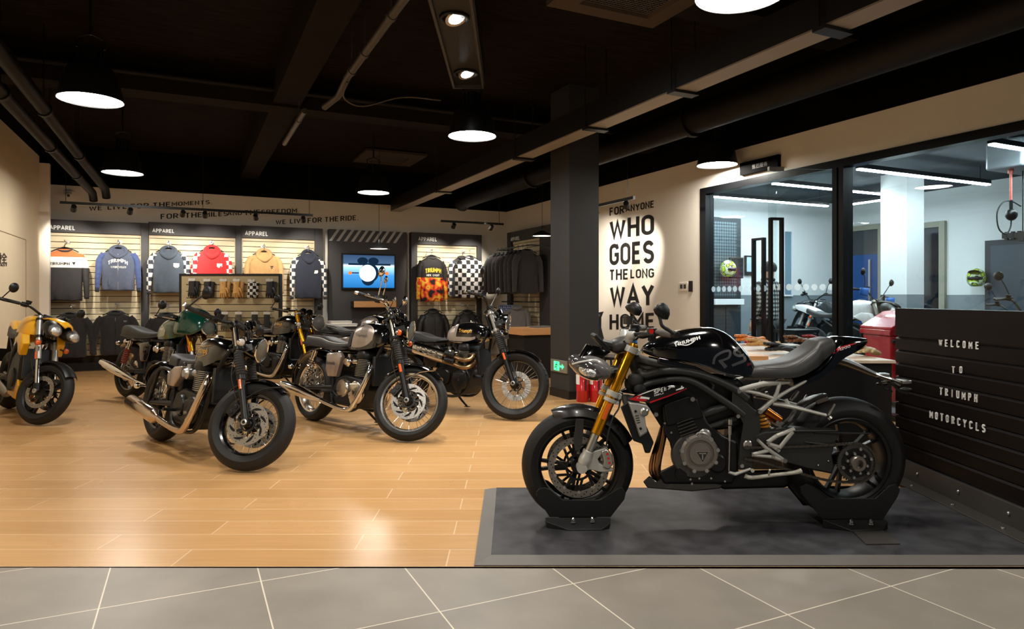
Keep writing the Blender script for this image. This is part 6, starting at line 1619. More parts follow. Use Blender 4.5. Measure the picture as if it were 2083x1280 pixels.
def board_word(txt, a, b, ha, hb):
    """a, b: pixel of the first and last letter's lower left / lower right corner; ha, hb heights"""
    p, q = onX(*a, XS - .003), onX(*b, XS - .003); p2 = onX(a[0], a[1] - ha, XS - .003); h = p2.z - p.z
    n = len(txt); t = thing('sign_word', 'white letters spelling ' + txt + ' on the black welcome board', 'lettering', p); wd = h * .5
    z0 = (p.z + q.z) / 2
    for i, ch in enumerate(txt):
        f = 0 if n == 1 else i / (n - 1); y = p.y + (q.y + wd * (1 if q.y < p.y else 1) - p.y) * f if n > 1 else p.y
        w_ = wd * min(1.45, max(.18, GLYPHS[ch][0] / .46)); yy = y + (wd - w_) * -.5
        mb = MB(); zz = p.z + (q.z - p.z) * f
        vs_, fs, _ = letters(ch, -.008)
        for dx in (0, -.005): mb.add([V((XS - .0005 + dx, yy - w_ * s, zz + h * t_)) for s, t_ in vs_], fs)
        mb.build('letter', M_LET, t, world=True, flat=True)
board_word('WELCOME', (1911, 704), (1990, 711), 14, 15)
board_word('TO', (1937, 759), (1957, 760), 14, 14)
board_word('TRIUMPH', (1912, 803), (1988, 819), 15, 15)
board_word('MOTORCYCLS', (1892, 850), (2004, 881), 15, 15)
# ================================================================ the other motorcycles (built at the origin facing +x, then wheeled into place)
M_RIM = mat('polished_rim', (236, 232, 226), .2, 1.0)
M_POLISH = mat('polished_alloy', (222, 214, 202), .2, 1.0, noise=(12, .05))
M_SPOKE = mat('polished_spoke', (215, 213, 208), .18, 1.0)
M_SILVERPAINT = mat('silver_tank_paint', (168, 154, 144), .28, .55, coat=.6)
M_GREENPAINT = mat('racing_green_paint', (10, 62, 50), .2, .2, coat=1.0)
M_YELLOW = mat('yellow_bike_paint', (240, 176, 20), .28, coat=.7)
M_WHITEPAINT = mat('white_bike_paint', (226, 228, 230), .3, coat=.6)
M_GOLDTXT = mat('gold_script', (212, 160, 62), .35, .4)
M_TAN = mat('tan_metal', (150, 120, 84), .3, .9)
M_LENSGLASS = mat('headlamp_glass', (226, 228, 226), .04, .0, coat=1.0, alpha=.14)
def spoke_wheel(parent, c, R, tw, rim, name, M, rimmat, n=36, hubm=M_BLKENGINE, tm=None, grooves=0):
    c = V(c); d = V((0, 1, 0)); x, y, d = frame_of(d)
    mb = MB(); h = tw * .36
    mb.lathe([(rim - .018, -h * .35), (rim - .008, -h * .9), (rim + .012, -h * 1.05), (rim + .014, -h * .9), (rim - .002, -h * .5), (rim - .006, 0), (rim - .002, h * .5), (rim + .014, h * .9), (rim + .012, h * 1.05), (rim - .008, h * .9), (rim - .018, h * .35)], c, d, 64, loop=True)
    if M is not None: mb.xform(M)
    w = mb.build(name, rimmat, parent, world=True, ang=40)
    mb = MB()
    for k in range(n):
        a = 2 * pi * k / n; s = -1 if k % 2 else 1; tw_ = .22 if (k // 2) % 2 else -.22
        p = c + (x * cos(a + tw_) + y * sin(a + tw_)) * .036 + d * s * .035; q = c + (x * cos(a) + y * sin(a)) * (rim - .012) + d * s * .006
        mb.cyl(p, q, .0019, n=5)
    if M is not None: mb.xform(M)
    mb.build('spokes', M_SPOKE, w, world=True)
    mb = MB(); mb.lathe([(.016, -.075), (.030, -.06), (.044, -.038), (.044, -.032), (.03, -.025), (.03, .025), (.044, .032), (.044, .038), (.030, .06), (.016, .075)], c, d, 24); mb.cyl(c - d * .11, c + d * .11, .010, n=10)
    if M is not None: mb.xform(M)
    mb.build('hub', hubm, w, world=True)
    tyre('tyre', w, c, d, R, tw, rim + .006, M, grooves)
    return w
def gridrape(bv, cols, side, n=8, off=.0025, m=10):
    """cols: (x, zlow, zhigh) along the flank; side +1 / -1"""
    P, Rr = spline([V((a, b, c)) for a, b, c in cols], [0] * len(cols), 4)
    rows = []
    for p in P:
        row = []
        for k in range(n + 1):
            z = p.y + (p.z - p.y) * k / n; h = bv.ray_cast(V((p.x, side * 1.0, z)), V((0, -side, 0)))
            row.append(h[0] + V((0, side * off, 0)) if h[0] is not None else None)
        rows.append(row)
    mb = MB()
    for a, b in zip(rows, rows[1:]):
        for k in range(n):
            q = (a[k], b[k], b[k + 1], a[k + 1])
            if None not in q: mb.quad(*q)
    return mb
def drape_text(bv, txt, x0, x1, z0, z1, side, off=.0035, bold=0.0, shear=0.0, slope=0.0):
    vs_, fs, _ = letters(txt, bold); mb = MB(); pts = []
    for s, t in vs_:
        x = (x0 + (x1 - x0) * (s + shear * t)); z = z0 + (z1 - z0) * t + slope * s
        h = bv.ray_cast(V((x, side * 1.0, z)), V((0, -side, 0))); pts.append(h[0] + V((0, side * off, 0)) if h[0] is not None else None)
    mb.v = [p or V((0, 0, 0)) for p in pts]
    for f in fs:
        if all(pts[i] is not None for i in f): mb.f.append(list(f)); mb.mi.append(0)
    return mb
def lring(x, zt, zb, w, n=26, pw=.65, py=.8):
    h = zt - zb; row = []
    for k in range(n + 1):
        a = pi * k / n; c, s = cos(a), max(0.0, sin(a)); row.append(V((x, math.copysign(abs(c) ** pw, c) * w, zb + h * (s ** py))))
    for k in range(1, 5): row.append(V((x, -w + 2 * w * k / 5, zb - .006)))
    return row
def loft(st, sub=3, **k):
    mb = MB(); mb.rings([lring(*q, **k) for q in dense(st, sub)]); return mb
def spring(a, b, r, wr, turns, n=14):
    a, b = V(a), V(b); x, y, d = frame_of(b - a); N = turns * n
    return [a + (b - a) * (k / N) + (x * cos(2 * pi * k / n) + y * sin(2 * pi * k / n)) * r for k in range(N + 1)]
def finish(t, front_contact, rear_contact, wb, lean, group=None):
    f, r = V(front_contact), V(rear_contact); la = V(wb) if not isinstance(wb, (int, float)) else V((wb, 0, 0))
    h = atan2(f.y - r.y, f.x - r.x) - atan2(la.y, la.x); mid = (f + r) / 2
    off = Matrix.Rotation(h, 4, 'Z') @ V((la.x / 2, la.y / 2, 0))
    t.matrix_basis = Matrix.Translation((mid.x - off.x, mid.y - off.y, 0)) @ Matrix.Rotation(h, 4, 'Z') @ Matrix.Rotation(-radians(lean), 4, 'X')
    bpy.context.view_layer.update()
    return t
def lowest(t):
    z = 9
    for c in t.children_recursive:
        if c.type == 'MESH' and ('tyre' in c.name):
            M = wm(c)
            z = min(z, min((M @ v.co).z for v in c.data.vertices))
    t.location.z -= z
class Front:
    def __init__(s, wb, Rf, rake=25, steer=0, L=.80):
        s.A = V((wb, 0, Rf)); r = radians(rake); s.u = V((-sin(r), 0, cos(r))); s.p = V((cos(r), 0, sin(r))); s.L = L
        axis_pt = s.A - s.p * .05; s.M = Matrix.Translation(axis_pt) @ Matrix.Rotation(radians(steer), 4, s.u) @ Matrix.Translation(-axis_pt)
    def at(s, f, q=0.0, y=0.0): return s.A + s.u * (s.L * f) + s.p * q + V((0, y, 0))
def bput(mb, name, m, parent, M, **k):
    mb.xform(M); return mb.build(name, m, parent, world=True, **k)
def round_mirror(F, t, y, base, head, M, face=(-1, 0, .1), r=.048, m=M_CHROME, stemm=None):
    mb = MB(); mb.tube([base, base.lerp(head, .5) + V((.01, 0, .02)), head], .0055, 8, sub=4); st = bput(mb, 'mirror_stem', stemm or m, t, M)
    d = V(face).normalized(); mb = MB(); mb.lathe([(.012, -.028), (r * .7, -.02), (r, -.004), (r, .004), (r * .94, .006)], head, d, 24); h = bput(mb, 'mirror_head', m, st, M)
    mb = MB(); mb.lathe([(r * .92, .0065), (.001, .0066)], head, d, 24, cap=False); bput(mb, 'mirror_glass', M_MIRRORGLASS, st, M)
M_MIRRORGLASS = mat('mirror_glass', (220, 222, 222), .02, 1.0)
def front_end(t, F, o):
    A, M = F.A, F.M
    kind = o.get('fork', 'gaiter')
    for s in (-1, 1):
        y = .098 * s; q = lambda f, p=0.0: F.at(f, p, y)
        mb = MB()
        if kind == 'gold':
            mb.use(M_GOLD); mb.lathe([(.026, F.L * .42), (.0275, F.L * .43), (.0275, F.L * .62), (.0265, F.L * .66), (.0265, F.L), (.018, F.L * 1.01)], q(0), F.u, 20)
            mb.use(o.get('slider', M_STEEL)); mb.lathe([(.020, 0), (.0205, F.L * .43)], q(0), F.u, 16); mb.use(M_BLKENGINE); mb.tube([q(.10), q(0)], [.03, .026], 14)
        elif kind == 'usd':
            mb.use(M_ALU); mb.lathe([(.0265, F.L * .42), (.0275, F.L * .44), (.0275, F.L), (.018, F.L * 1.01)], q(0), F.u, 20); mb.use(M_CHROME); mb.lathe([(.020, 0), (.0205, F.L * .43)], q(0), F.u, 16); mb.use(M_BLKENGINE); mb.tube([q(.10), q(0)], [.03, .026], 14)
        else:
            mb.use(o.get('slider', M_BLKENGINE)); mb.lathe([(.022, -.02), (.030, 0), (.027, .05), (.027, F.L * .40), (.033, F.L * .41), (.033, F.L * .45), (.028, F.L * .455)], q(0), F.u, 20)
            mb.use(o.get('stanchion', M_CHROME)); mb.lathe([(.0205, F.L * .45), (.0205, F.L * .97), (.024, F.L * .975), (.024, F.L), (.01, F.L * 1.01)], q(0), F.u, 18)
        leg = bput(mb, 'fork_leg', None, t, M)
        if kind == 'gaiter':
            mb = MB(); pr = []
            n = 9
            for k in range(n):
                z = F.L * (.455 + .225 * k / n); pr += [(.029, z), (.037 - .004 * k / n, z + F.L * .0125)]
            pr.append((.026, F.L * .69)); mb.lathe(pr, q(0), F.u, 20); bput(mb, 'gaiter', M_RUBBER, leg, M, ang=20)
        mb = MB(); c = F.at(.36 if kind == 'gaiter' else .46, .0, y + s * .029); mb.rings([[c + F.u * k * .036 + F.p * .011 * cos(a) + V((0, s * .006 * max(0, sin(a)), 0)) for a in [2 * pi * i / 12 for i in range(12)]] for k in (-1, -.8, .8, 1)]); bput(mb, 'side_reflector', M_ORANGELENS, leg, M)
        mb = MB(); mb.lathe([(.022, 0), (.022, .012), (.012, .014), (.010, .006), (.001, .006)], F.at(0, 0, y + s * .02), (0, s, 0), 18); bput(mb, 'axle_cap', M_STEEL, leg, M)
    mb = MB()
    for f, h in ((.72, .026), (.955, .022)):
        for s in (-1, 1): mb.lathe([(.02, -h / 2), (.034, -h / 2), (.034, h / 2), (.02, h / 2)], F.at(f, 0, .098 * s), F.u, 20, loop=True)
        mb.bar(F.at(f, -.02, -.098), F.at(f, -.02, .098), .06, h, F.u)
    bput(mb, 'fork_yoke', o.get('yoke', M_BLKENGINE), t, M, bevel=.002)
    mb = MB(); mb.cyl(F.at(.68, -.05), F.at(1.0, -.05), .028, n=16); bput(mb, 'steering_stem', M_BLKENGINE, t, M)
    # wheel, discs, caliper
    if o.get('cast'):
        w = cast_wheel(t, A, o['rim_f'] - .016, o['rim_f'] + .004, o['tw_f'] * .8, o['cast'], 'front_wheel', M); tyre('tyre', w, A, (0, 1, 0), o['Rf'], o['tw_f'], o['rim_f'] + .002, M)
    else: w = spoke_wheel(t, A, o['Rf'], o['tw_f'], o['rim_f'], 'front_wheel', M, o['rimmat'], o.get('ns', 36), tm=None, grooves=o.get('grooves', 0))
    for s in o.get('discs', (-1,)):
        disc_brake(w, A + V((0, s * .066, 0)), (0, 1, 0), o.get('disc_in', .095), o.get('disc_out', .152), .005, 40, M, spokes=o.get('dsp', 6), slots=o.get('slots', 9), rh=.055)
        mb = MB(); c = A + V((-.125, s * .066, .075)); mb.box(c, (.06, .06, .10), Matrix.Rotation(.55, 3, 'Y')); mb.cyl(c + V((.012, s * .03, .02)), c + V((.012, s * .036, .02)), .016, n=14); mb.cyl(c + V((-.012, s * .03, -.02)), c + V((-.012, s * .036, -.02)), .016, n=14); bput(mb, 'brake_caliper', o.get('caliper', M_BLKENGINE), t, M, bevel=.008)
        mb = MB(); mb.tube([c + V((0, 0, .05)), c + V((-.05, s * .03, .15)), F.at(.5, -.06, s * .11), F.at(.7, -.03, s * .06)], .004, 6, sub=4); bput(mb, 'brake_hose', M_RUBBER, t, M)
    # mudguard
    a0, a1 = o.get('mudg', (48, 148))
    mb = MB(); mb.rings(arcshell(A, o['Rf'] + .018, o['tw_f'] * .5 + .014, a0, a1, 20, .03)); mg = bput(mb, 'front_mudguard', o.get('mudm', M_GLOSSBLK), t, M, ang=50)
    for s in (-1, 1):
        mb = MB(); an = radians(o.get('stay', 62)); r = o['Rf'] + .012; e = A + V((cos(an) * r, s * (o['tw_f'] * .5 + .01), sin(an) * r)); mb.tube([F.at(.22, 0, s * .1), e.lerp(F.at(.3, 0, s * .1), .45), e], .006, 8, sub=2); bput(mb, 'mudguard_stay', o.get('staym', M_CHROME), mg, M)
    # headlamp
    if o.get('lamp', 'round') == 'round':
        c = F.at(o.get('lamp_f', .78), o.get('lamp_q', .12)); d = V((1, 0, -.06)).normalized(); r = o.get('lamp_r', .092)
        mb = MB(); mb.lathe([(.01, -.145), (r * .45, -.135), (r * .8, -.09), (r * .97, -.03), (r, 0), (r, .012)], c, d, 32); hl = bput(mb, 'headlamp', o.get('lampm', M_GLOSSBLK), t, M, ang=40)
        mb = MB(); mb.torus(c + d * .012, d, r * .98, .007, 36, 8); bput(mb, 'lamp_rim', M_CHROME, hl, M)
        mb = MB(); mb.lathe([(r * .95, .008), (r * .75, -.012), (r * .4, -.03), (.02, -.035)], c, d, 28, cap=True); bput(mb, 'reflector', M_REFLECTOR, hl, M, ang=180)
        mb = MB(); mb.lathe([(r * .95, .014), (r * .75, .026), (r * .4, .034), (.001, .036)], c, d, 28, cap=False); bput(mb, 'lens', M_LENSGLASS, hl, M, ang=180)
        for s in (-1, 1):
            mb = MB(); mb.bar(F.at(o.get('lamp_f', .78), .0, s * .105), c + V((-.02, s * r, 0)), .05, .005, V((0, 1, 0))); bput(mb, 'lamp_bracket', o.get('earm', M_BLKENGINE), hl, M)
    # indicators
    for s in (-1, 1):
        b = F.at(o.get('ind_f', .74), .05, s * .11); e = b + V((.01, s * o.get('ind_w', .06), 0)); mb = MB(); mb.tube([b, e], .008, 8); mb.lathe([(.012, -.03), (.026, -.012), (.028, .0)], e, (1, 0, 0), 18); st = bput(mb, 'indicator', o.get('indm', M_CHROME), t, M)
        mb = MB(); mb.lathe([(.027, 0), (.024, .014), (.012, .022), (.001, .023)], e, (1, 0, 0), 18); bput(mb, 'indicator_lens', o.get('indl', M_ORANGELENS), st, M)
    # gauges
    for y in o.get('gauges', (-.055, .055)):
        c = F.at(.96, .06, y) + V((0, 0, .02)); d = V((-.55, 0, .83)).normalized(); mb = MB(); mb.lathe([(.02, -.05), (.042, -.035), (.045, 0), (.045, .012), (.038, .014)], c, d, 26); g = bput(mb, 'gauge', o.get('gaugem', M_GLOSSBLK), t, M)
        mb = MB(); mb.torus(c + d * .012, d, .043, .004, 28, 6); bput(mb, 'gauge_rim', M_CHROME, g, M)
    # handlebar
    rise, half, back, f0 = o.get('bar', (.10, .39, .17, 1.0))
    c = F.at(f0, -.03) + V((0, 0, .03))
    mb = MB(); pts = []
    for s, ks in ((-1, (5, 4, 3, 2, 1)), (1, (1, 2, 3, 4, 5))):
        for k in ks: pts.append(c + V({1: (0, s * .06, 0), 2: (-.0, s * .12, rise * .35), 3: (-.02, s * .2, rise * .9), 4: (-back * .45, s * half * .68, rise), 5: (-back, s * half, rise * .82)}[k]))
    mb.tube(pts, .0115, 10, sub=4); hb = bput(mb, 'handlebar', o.get('barm', M_BLACKMET), t, M)
    for s in (-1, 1):
        e, i_ = c + V((-back, s * half, rise * .82)), c + V((-back * .5, s * half * .70, rise * .98)); d = (e - i_).normalized()
        mb = MB(); mb.tube([i_, e + d * .005], [.016, .0175], 14); bput(mb, 'grip', M_RUBBER, hb, M)
        mb = MB(); mb.cyl(e, e + d * .035, .017, .015, 14); bput(mb, 'bar_end', o.get('ctrlm', M_CHROME), hb, M, bevel=.003)
        mb = MB(); b = i_ - d * .04; mb.box(b, (.05, .05, .045)); bput(mb, 'switch_cluster', M_BLKPLASTIC, hb, M, bevel=.008)
        mb = MB(); mb.tube([b + V((.03, 0, 0)), b + V((.065, s * .03, -.004)), e + V((.055, -s * .02, .0))], [.008, .007, .006], 8, sub=3); bput(mb, 'lever', o.get('ctrlm', M_CHROME), hb, M)
        if s == -1 or o.get('clutch_res'):
            mb = MB(); mb.lathe([(.022, 0), (.026, .03), (.027, .032)], b + V((.04, 0, .01)), (0, 0, 1), 16); bput(mb, 'fluid_reservoir', M_BLKPLASTIC, hb, M)
        mk = o.get('mirror', 'up')
        if mk == 'up': round_mirror(F, hb, s, b + V((0, 0, .02)), b + V((.02, s * .13, .22)), M, m=o.get('mirm', M_CHROME))
        elif mk == 'end': round_mirror(F, hb, s, e + d * .02, e + d * .03 + V((.11, 0, .125)), M, m=o.get('mirm', M_BLACKMET))
    mb = MB()
    for k in range(3): mb.tube([c + V((.02, -.12 + .09 * k, .02)), F.at(.9, .07, -.06 + .04 * k), F.at(.72, .0, .02 * k), F.at(.55, -.12, .03)], .0045, 6, sub=5)
    bput(mb, 'control_cables', M_RUBBER, t, M)
def disc_ring_fix(): pass
def classic(name, label, o, front_contact, rear_contact, lean=7, steer=30):
    t = thing(name, label, 'motorcycle', (0, 0, 0), 0, None)
    wb, Rf, Rr = o['wb'], o['Rf'], o['Rr']
    F = Front(wb, Rf, o.get('rake', 25.5), steer, o.get('L', .80)); front_end(t, F, o)
    BLK = M_BLKENGINE
    # rear wheel
    c = V((0, 0, Rr)); I = None
    w = spoke_wheel(t, c, Rr, o['tw_r'], o['rim_r'], 'rear_wheel', None, o['rimmat'], o.get('ns', 36), grooves=o.get('grooves', 0)) if not o.get('castr') else cast_wheel(t, c, o['rim_r'] - .016, o['rim_r'] + .004, o['tw_r'] * .8, 5, 'rear_wheel')
    if o.get('castr'): tyre('tyre', w, c, (0, 1, 0), Rr, o['tw_r'], o['rim_r'] + .002)
    disc_brake(w, c + V((0, -.078, 0)), (0, 1, 0), .07, .115, .005, 30, slots=7, spokes=6, rh=.05)
    mb = MB(); mb.box(c + V((.11, -.075, -.02)), (.08, .055, .05)); mb.build('rear_caliper', BLK, t, bevel=.008)
    hb_ = o.get('hub_z', .0)
    # swingarm and frame
    for s in (-1, 1):
        mb = MB(); mb.tube([(.52, s * .10, .37), (.3, s * .115, .35), (0, s * .115, Rr)], [.024, .022, .018], 12, sub=3); mb.box((0, s * .115, Rr), (.09, .02, .05)); mb.build('swingarm', BLK, t, bevel=.002)
        mb = MB(); H_ = F.at(.85, -.05)
        mb.tube([(H_.x, s * .03, H_.z - .06), (wb - .38, s * .075, .72), (wb - .44, s * .10, .50), (wb - .50, s * .12, .28), (wb - .62, s * .13, .19), (.62, s * .13, .19), (.50, s * .13, .26), (.47, s * .12, .45), (.46, s * .11, .72)], .015, 10, sub=4)
        mb.tube([(H_.x, s * .02, H_.z - .03), (.85, s * .06, .80), (.46, s * .11, .74), (.1, s * .12, .74), (-.16, s * .10, .76)] if not o.get('bob') else [(H_.x, s * .02, H_.z - .03), (.85, s * .06, .74), (.5, s * .10, .58), (.32, s * .10, .46), (.30, s * .10, .36)], .014, 10, sub=4)
        if o.get('bob'): mb.tube([(0, s * .125, Rr), (.06, s * .12, .5), (.12, s * .11, .62), (.38, s * .10, .60), (.5, s * .1, .5)], .015, 10, sub=3)
        fr = mb.build('frame', BLK, t)
        mb = MB(); fx = .50 if not o.get('peg_x') else o['peg_x']; mb.cyl((fx, s * .14, .33), (fx + .0, s * .25, .335), .013, n=12); mb.tube([(fx - .02, s * .13, .34), (fx + .12, s * .16, .30), (fx + .16, s * .19, .30)], .007, 8); mb.build('foot_peg', M_RUBBER if not o.get('bob') else BLK, t)
        if not o.get('bob'):
            a, b = V((.02, s * .145, Rr + .05)), V((.14, s * .135, .70)); mb = MB(); mb.tube(spring(a.lerp(b, .18), a.lerp(b, .72), .030, .006, 8), .0065, 7); mb.build('shock_spring', o.get('springm', BLK), t)
            mb = MB(); mb.cyl(a, b, .014, n=12); mb.lathe([(.034, 0), (.034, .02)], a.lerp(b, .70), b - a, 16); mb.lathe([(.026, 0), (.026, .09)], a.lerp(b, .72), b - a, 16); mb.build('shock_body', o.get('shockm', M_CHROME), t)
    # engine: crankcase, covers, cylinders
    ex = o.get('ex', 0.0)
    cc = [(.50 + ex, .27), (.56 + ex, .22), (.92 + ex, .21), (.99 + ex, .28), (1.0 + ex, .40), (.93 + ex, .48), (.66 + ex, .50), (.54 + ex, .46), (.49 + ex, .37)]
    mb = MB(); mb.prism([V((a, -.135, b)) for a, b in cc], [V((a, .135, b)) for a, b in cc]); en = mb.build('crankcase', o.get('casem', BLK), t, bevel=.02, seg=3)
    cm = o.get('coverm', M_ALU)
    for s in (-1, 1):
        mb = MB(); mb.lathe([(.108, -.01), (.108, .012), (.098, .026), (.05, .036), (.001, .037)], (.88 + ex, s * .135, .355), (0, s, 0), 36)
        tri = [(.80 + ex, .43), (.96 + ex, .44), (.985 + ex, .36), (.90 + ex, .215), (.86 + ex, .215), (.79 + ex, .34)]
        cen = V((.885 + ex, s * .165, .345)); q = [V((a, s * .165, b)) for a, b in tri]
        mb.rings([[p - V((0, s * .03, 0)) for p in q], q, [cen + (p - cen) * .86 + V((0, s * .010, 0)) for p in q]]); ec = mb.build('engine_cover', cm, en, ang=40, bevel=.004)
        mb = MB(); mb.lathe([(.085, -.01), (.085, .012), (.076, .024), (.001, .028)], (.665 + ex, s * .135, .375), (0, s, 0), 32); mb.build('clutch_cover', cm, en, ang=40)
        mb = MB(); e_ = V((.885 + ex, s * .1765, .352)); mb.add([e_ + V((x * .02, 0, z * .02)) for x, z in ((-1, .8), (1, .8), (0, -1))], [(0, 1, 2)]); mb.build('triangle_emblem', M_TEXTBLK, en)
    ax = V((.10, 0, 1)).normalized(); cb_ = V((.86 + ex, 0, .49))
    mb = MB()
    for k in range(11):
        z = .012 + k * .0145; cpt = cb_ + ax * z; hw, hd = (.135, .082) if k < 9 else (.125, .076)
        mb.rings([[cpt + V((hd * math.copysign(abs(cos(a)) ** .5, cos(a)), hw * math.copysign(abs(sin(a)) ** .5, sin(a)), dz)) for a in [2 * pi * i / 28 for i in range(28)]] for dz in (0, .0055)])
    mb.build('cylinder_fins', o.get('finm', M_STEEL), en, ang=40)
    mb = MB(); mb.rings([[cb_ + ax * z + V((.07 * math.copysign(abs(cos(a)) ** .5, cos(a)), .12 * math.copysign(abs(sin(a)) ** .5, sin(a)), 0)) for a in [2 * pi * i / 28 for i in range(28)]] for z in (-.02, .17)]); mb.build('cylinder_barrel', BLK, en, ang=40)
    mb = MB(); mb.rings([[cb_ + ax * z + V((hd * math.copysign(abs(cos(a)) ** .45, cos(a)), hw * math.copysign(abs(sin(a)) ** .45, sin(a)), 0)) for a in [2 * pi * i / 28 for i in range(28)]] for z, hd, hw in ((.17, .085, .135), (.20, .085, .138), (.235, .07, .13), (.255, .045, .11))]); mb.build('cylinder_head', o.get('headm', BLK), en, ang=40)
    for s in (-1, 1):
        mb = MB(); mb.lathe([(.03, -.02), (.046, 0), (.046, .05), (.036, .06), (.03, .075), (.001, .076)], (.70 + ex, s * .09, .62), (0, s, 0), 22); mb.cyl((.70 + ex, s * .1, .62), (.79 + ex, s * .08, .63), .028, n=16); mb.cyl((.70 + ex, s * .12, .655), (.70 + ex, s * .12, .69), .02, n=12); mb.build('throttle_body', o.get('carbm', M_ALU), en, ang=40)
    # exhausts
    X = o.get('exm', M_CHROME)
    if not o.get('high'):
        for s in (-1, 1):
            mb = MB(); mz = o.get('muff_z', .33)
            hx = .94 + ex
            mb.tube([(hx, s * .075, .62), (hx + .07, s * .10, .61), (hx + .095, s * .14, .54), (hx + .06, s * .17, .40), (hx + .0, s * .185, .28), (hx - .07, s * .19, .205), (hx - .20, s * .19, .195), (.50, s * .195, .225), (.38, s * .20, .25)], o.get('er', .0215), 16, sub=5)
            mb.build('exhaust_header', X, t, ang=60)
            mb = MB(); a = V((.42, s * .2, .242)); b = V((o.get('muff_x', -.28), s * .215, mz)); L = (b - a).length
            if o.get('bob'): pr = [(.024, 0), (.028, .02), (.055, .05), (.060, .07), (.060, L - .005), (.056, L), (.053, L - .03), (.02, L - .04)]
            else: pr = [(.022, 0), (.024, .03), (.040, L * .2), (.051, L * .42), (.053, L * .62), (.047, L * .86), (.034, L * .97), (.034, L), (.028, L), (.026, L - .05)]
            mb.lathe(pr, a, b - a, 28); mu = mb.build('muffler', X, t, ang=40)
    else:
        mb = MB(); hx = .94 + ex
        for k, (y, dz) in enumerate(((-.07, 0), (.02, -.075))):
            mb.tube([(hx, y, .62), (hx + .07, y - .05, .62 + dz * .3), (hx + .085, -.17, .58 + dz), (hx + .02, -.215, .56 + dz), (hx - .10, -.22, .585 + dz * .95), (.55, -.22, .615 + dz * .7), (.42, -.215, .645 + dz * .4)], .021, 14, sub=4)
        mb.build('exhaust_header', M_TAN, t, ang=60)
        for dz in (.012, -.052):
            a, b = V((.86 + ex, -.232, .592 + dz)), V((.74 + ex, -.235, .612 + dz)); mb = MB(); mb.lathe([(.02, 0), (.031, .01), (.031, .03), (.026, .035), (.031, .04), (.031, .06), (.026, .065), (.031, .07), (.031, .10), (.026, .105), (.026, .12)], a, b - a, 18); mb.build('heat_shield_ribbed', M_BLACKMET, t)
        a, b = V((.72, -.225, .585)), V((.30, -.225, .665)); mb = MB(); mb.tube([a, b], [.062, .062], 20, squash=(.55, 1.05)); sh_ = mb.build('heat_shield', M_CHROME, t, ang=40)
        mb = MB()
        for k in range(10):
            p = a.lerp(b, .12 + .085 * k) + V((0, -.037, .02 * (1 if k % 2 else -1))); mb.box(p, (.03, .004, .010), Matrix.Rotation(.9, 3, 'Y'))
        mb.build('shield_slots', M_STEEL, sh_)
        for dz, x1 in ((.03, -.30), (-.05, -.22)):
            a, b = V((.36, -.21, .66 + dz)), V((x1, -.20, .745 + dz)); L = (b - a).length; mb = MB(); mb.use(M_BLACKMET); mb.lathe([(.022, 0), (.04, .08), (.045, .14), (.045, L - .10)], a, b - a, 22); mb.use(M_CHROME); mb.lathe([(.045, L - .10), (.043, L), (.036, L), (.034, L - .05)], a, b - a, 22); mb.build('muffler', None, t, ang=40)
    # tank
    tk = loft(o['tank'], 4); tank = tk.build('fuel_tank', o['tankm'], t, ang=70); bv = bvh_of(tk)
    for nm, m_, cols in o.get('tank_panels', ()):
        for s in (-1, 1): gridrape(bv, cols, s).build(nm, m_, tank, fix=False, ang=180)
    for s in (-1, 1):
        x0, x1, z0, z1, m_ = o['badge']; mb = drape_text(bv, 'Triumph', x0 if s < 0 else x1, x1 if s < 0 else x0, z0, z1, s, bold=.012, shear=.0, off=.004)
        if mb.f: mb.build('tank_script', m_, tank, fix=False)
        ln = MB(); P = [(x0 - .01, z1 + .012), ((x0 + x1) / 2, z1 + .004), (x1 + .01, z1 + .02), (x1 + .012, z0 + .01), ((x0 + x1) / 2, z0 - .02), (x0 - .008, z0 - .012)]
        for (xa, za), (xb, zb) in zip(P, P[1:] + P[:1]):
            for k in range(6):
                q = []
                for f, dz in ((k, 0), (k + 1, 0), (k + 1, .003), (k, .003)):
                    x = xa + (xb - xa) * f / 6; z = za + (zb - za) * f / 6 + dz; h = bv.ray_cast(V((x, s, z)), V((0, -s, 0))); q.append(h[0] + V((0, s * .004, 0)) if h[0] is not None else None)
                if None not in q: ln.quad(*q)
        if ln.f and o.get('outline', True): ln.build('script_outline', m_, tank, fix=False)
    x = o['cap_x']; zc = max(q[1] for q in o['tank'] ); h = bv.ray_cast(V((x, 0, 2)), V((0, 0, -1)))
    mb = MB(); mb.lathe([(.036, -.01), (.036, .008), (.028, .016), (.001, .018)], h[0], (0, 0, 1), 22); mb.build('filler_cap', M_CHROME if o.get('capm', 1) else BLK, tank)
    if o.get('knee'):
        for s in (-1, 1): gridrape(bv, o['knee'], s, off=.006).build('knee_pad', M_RUBBER, tank, fix=False, ang=180)
    # seat
    st = loft(o['seat'], 4, pw=.5, py=.55); seat = st.build('seat', M_SEAT, t, ang=60)
    if o.get('piping'):
        sb = bvh_of(st)
        for s in (-1, 1):
            P = []
            for q in dense(o['seat'], 3)[1:-1]:
                z = q[2] + (q[1] - q[2]) * .80; hh = sb.ray_cast(V((q[0], s, z)), V((0, -s, 0)))
                if hh[0] is not None: P.append(hh[0] + V((0, s * .001, 0)))
            mb = MB(); mb.tube(P, .004, 6); mb.build('piping', mat('pale_piping', (200, 196, 188), .6), seat)
    if o.get('cowl'):
        loft(o['cowl'], 4).build('seat_cowl', o['tankm'], t, ang=60)
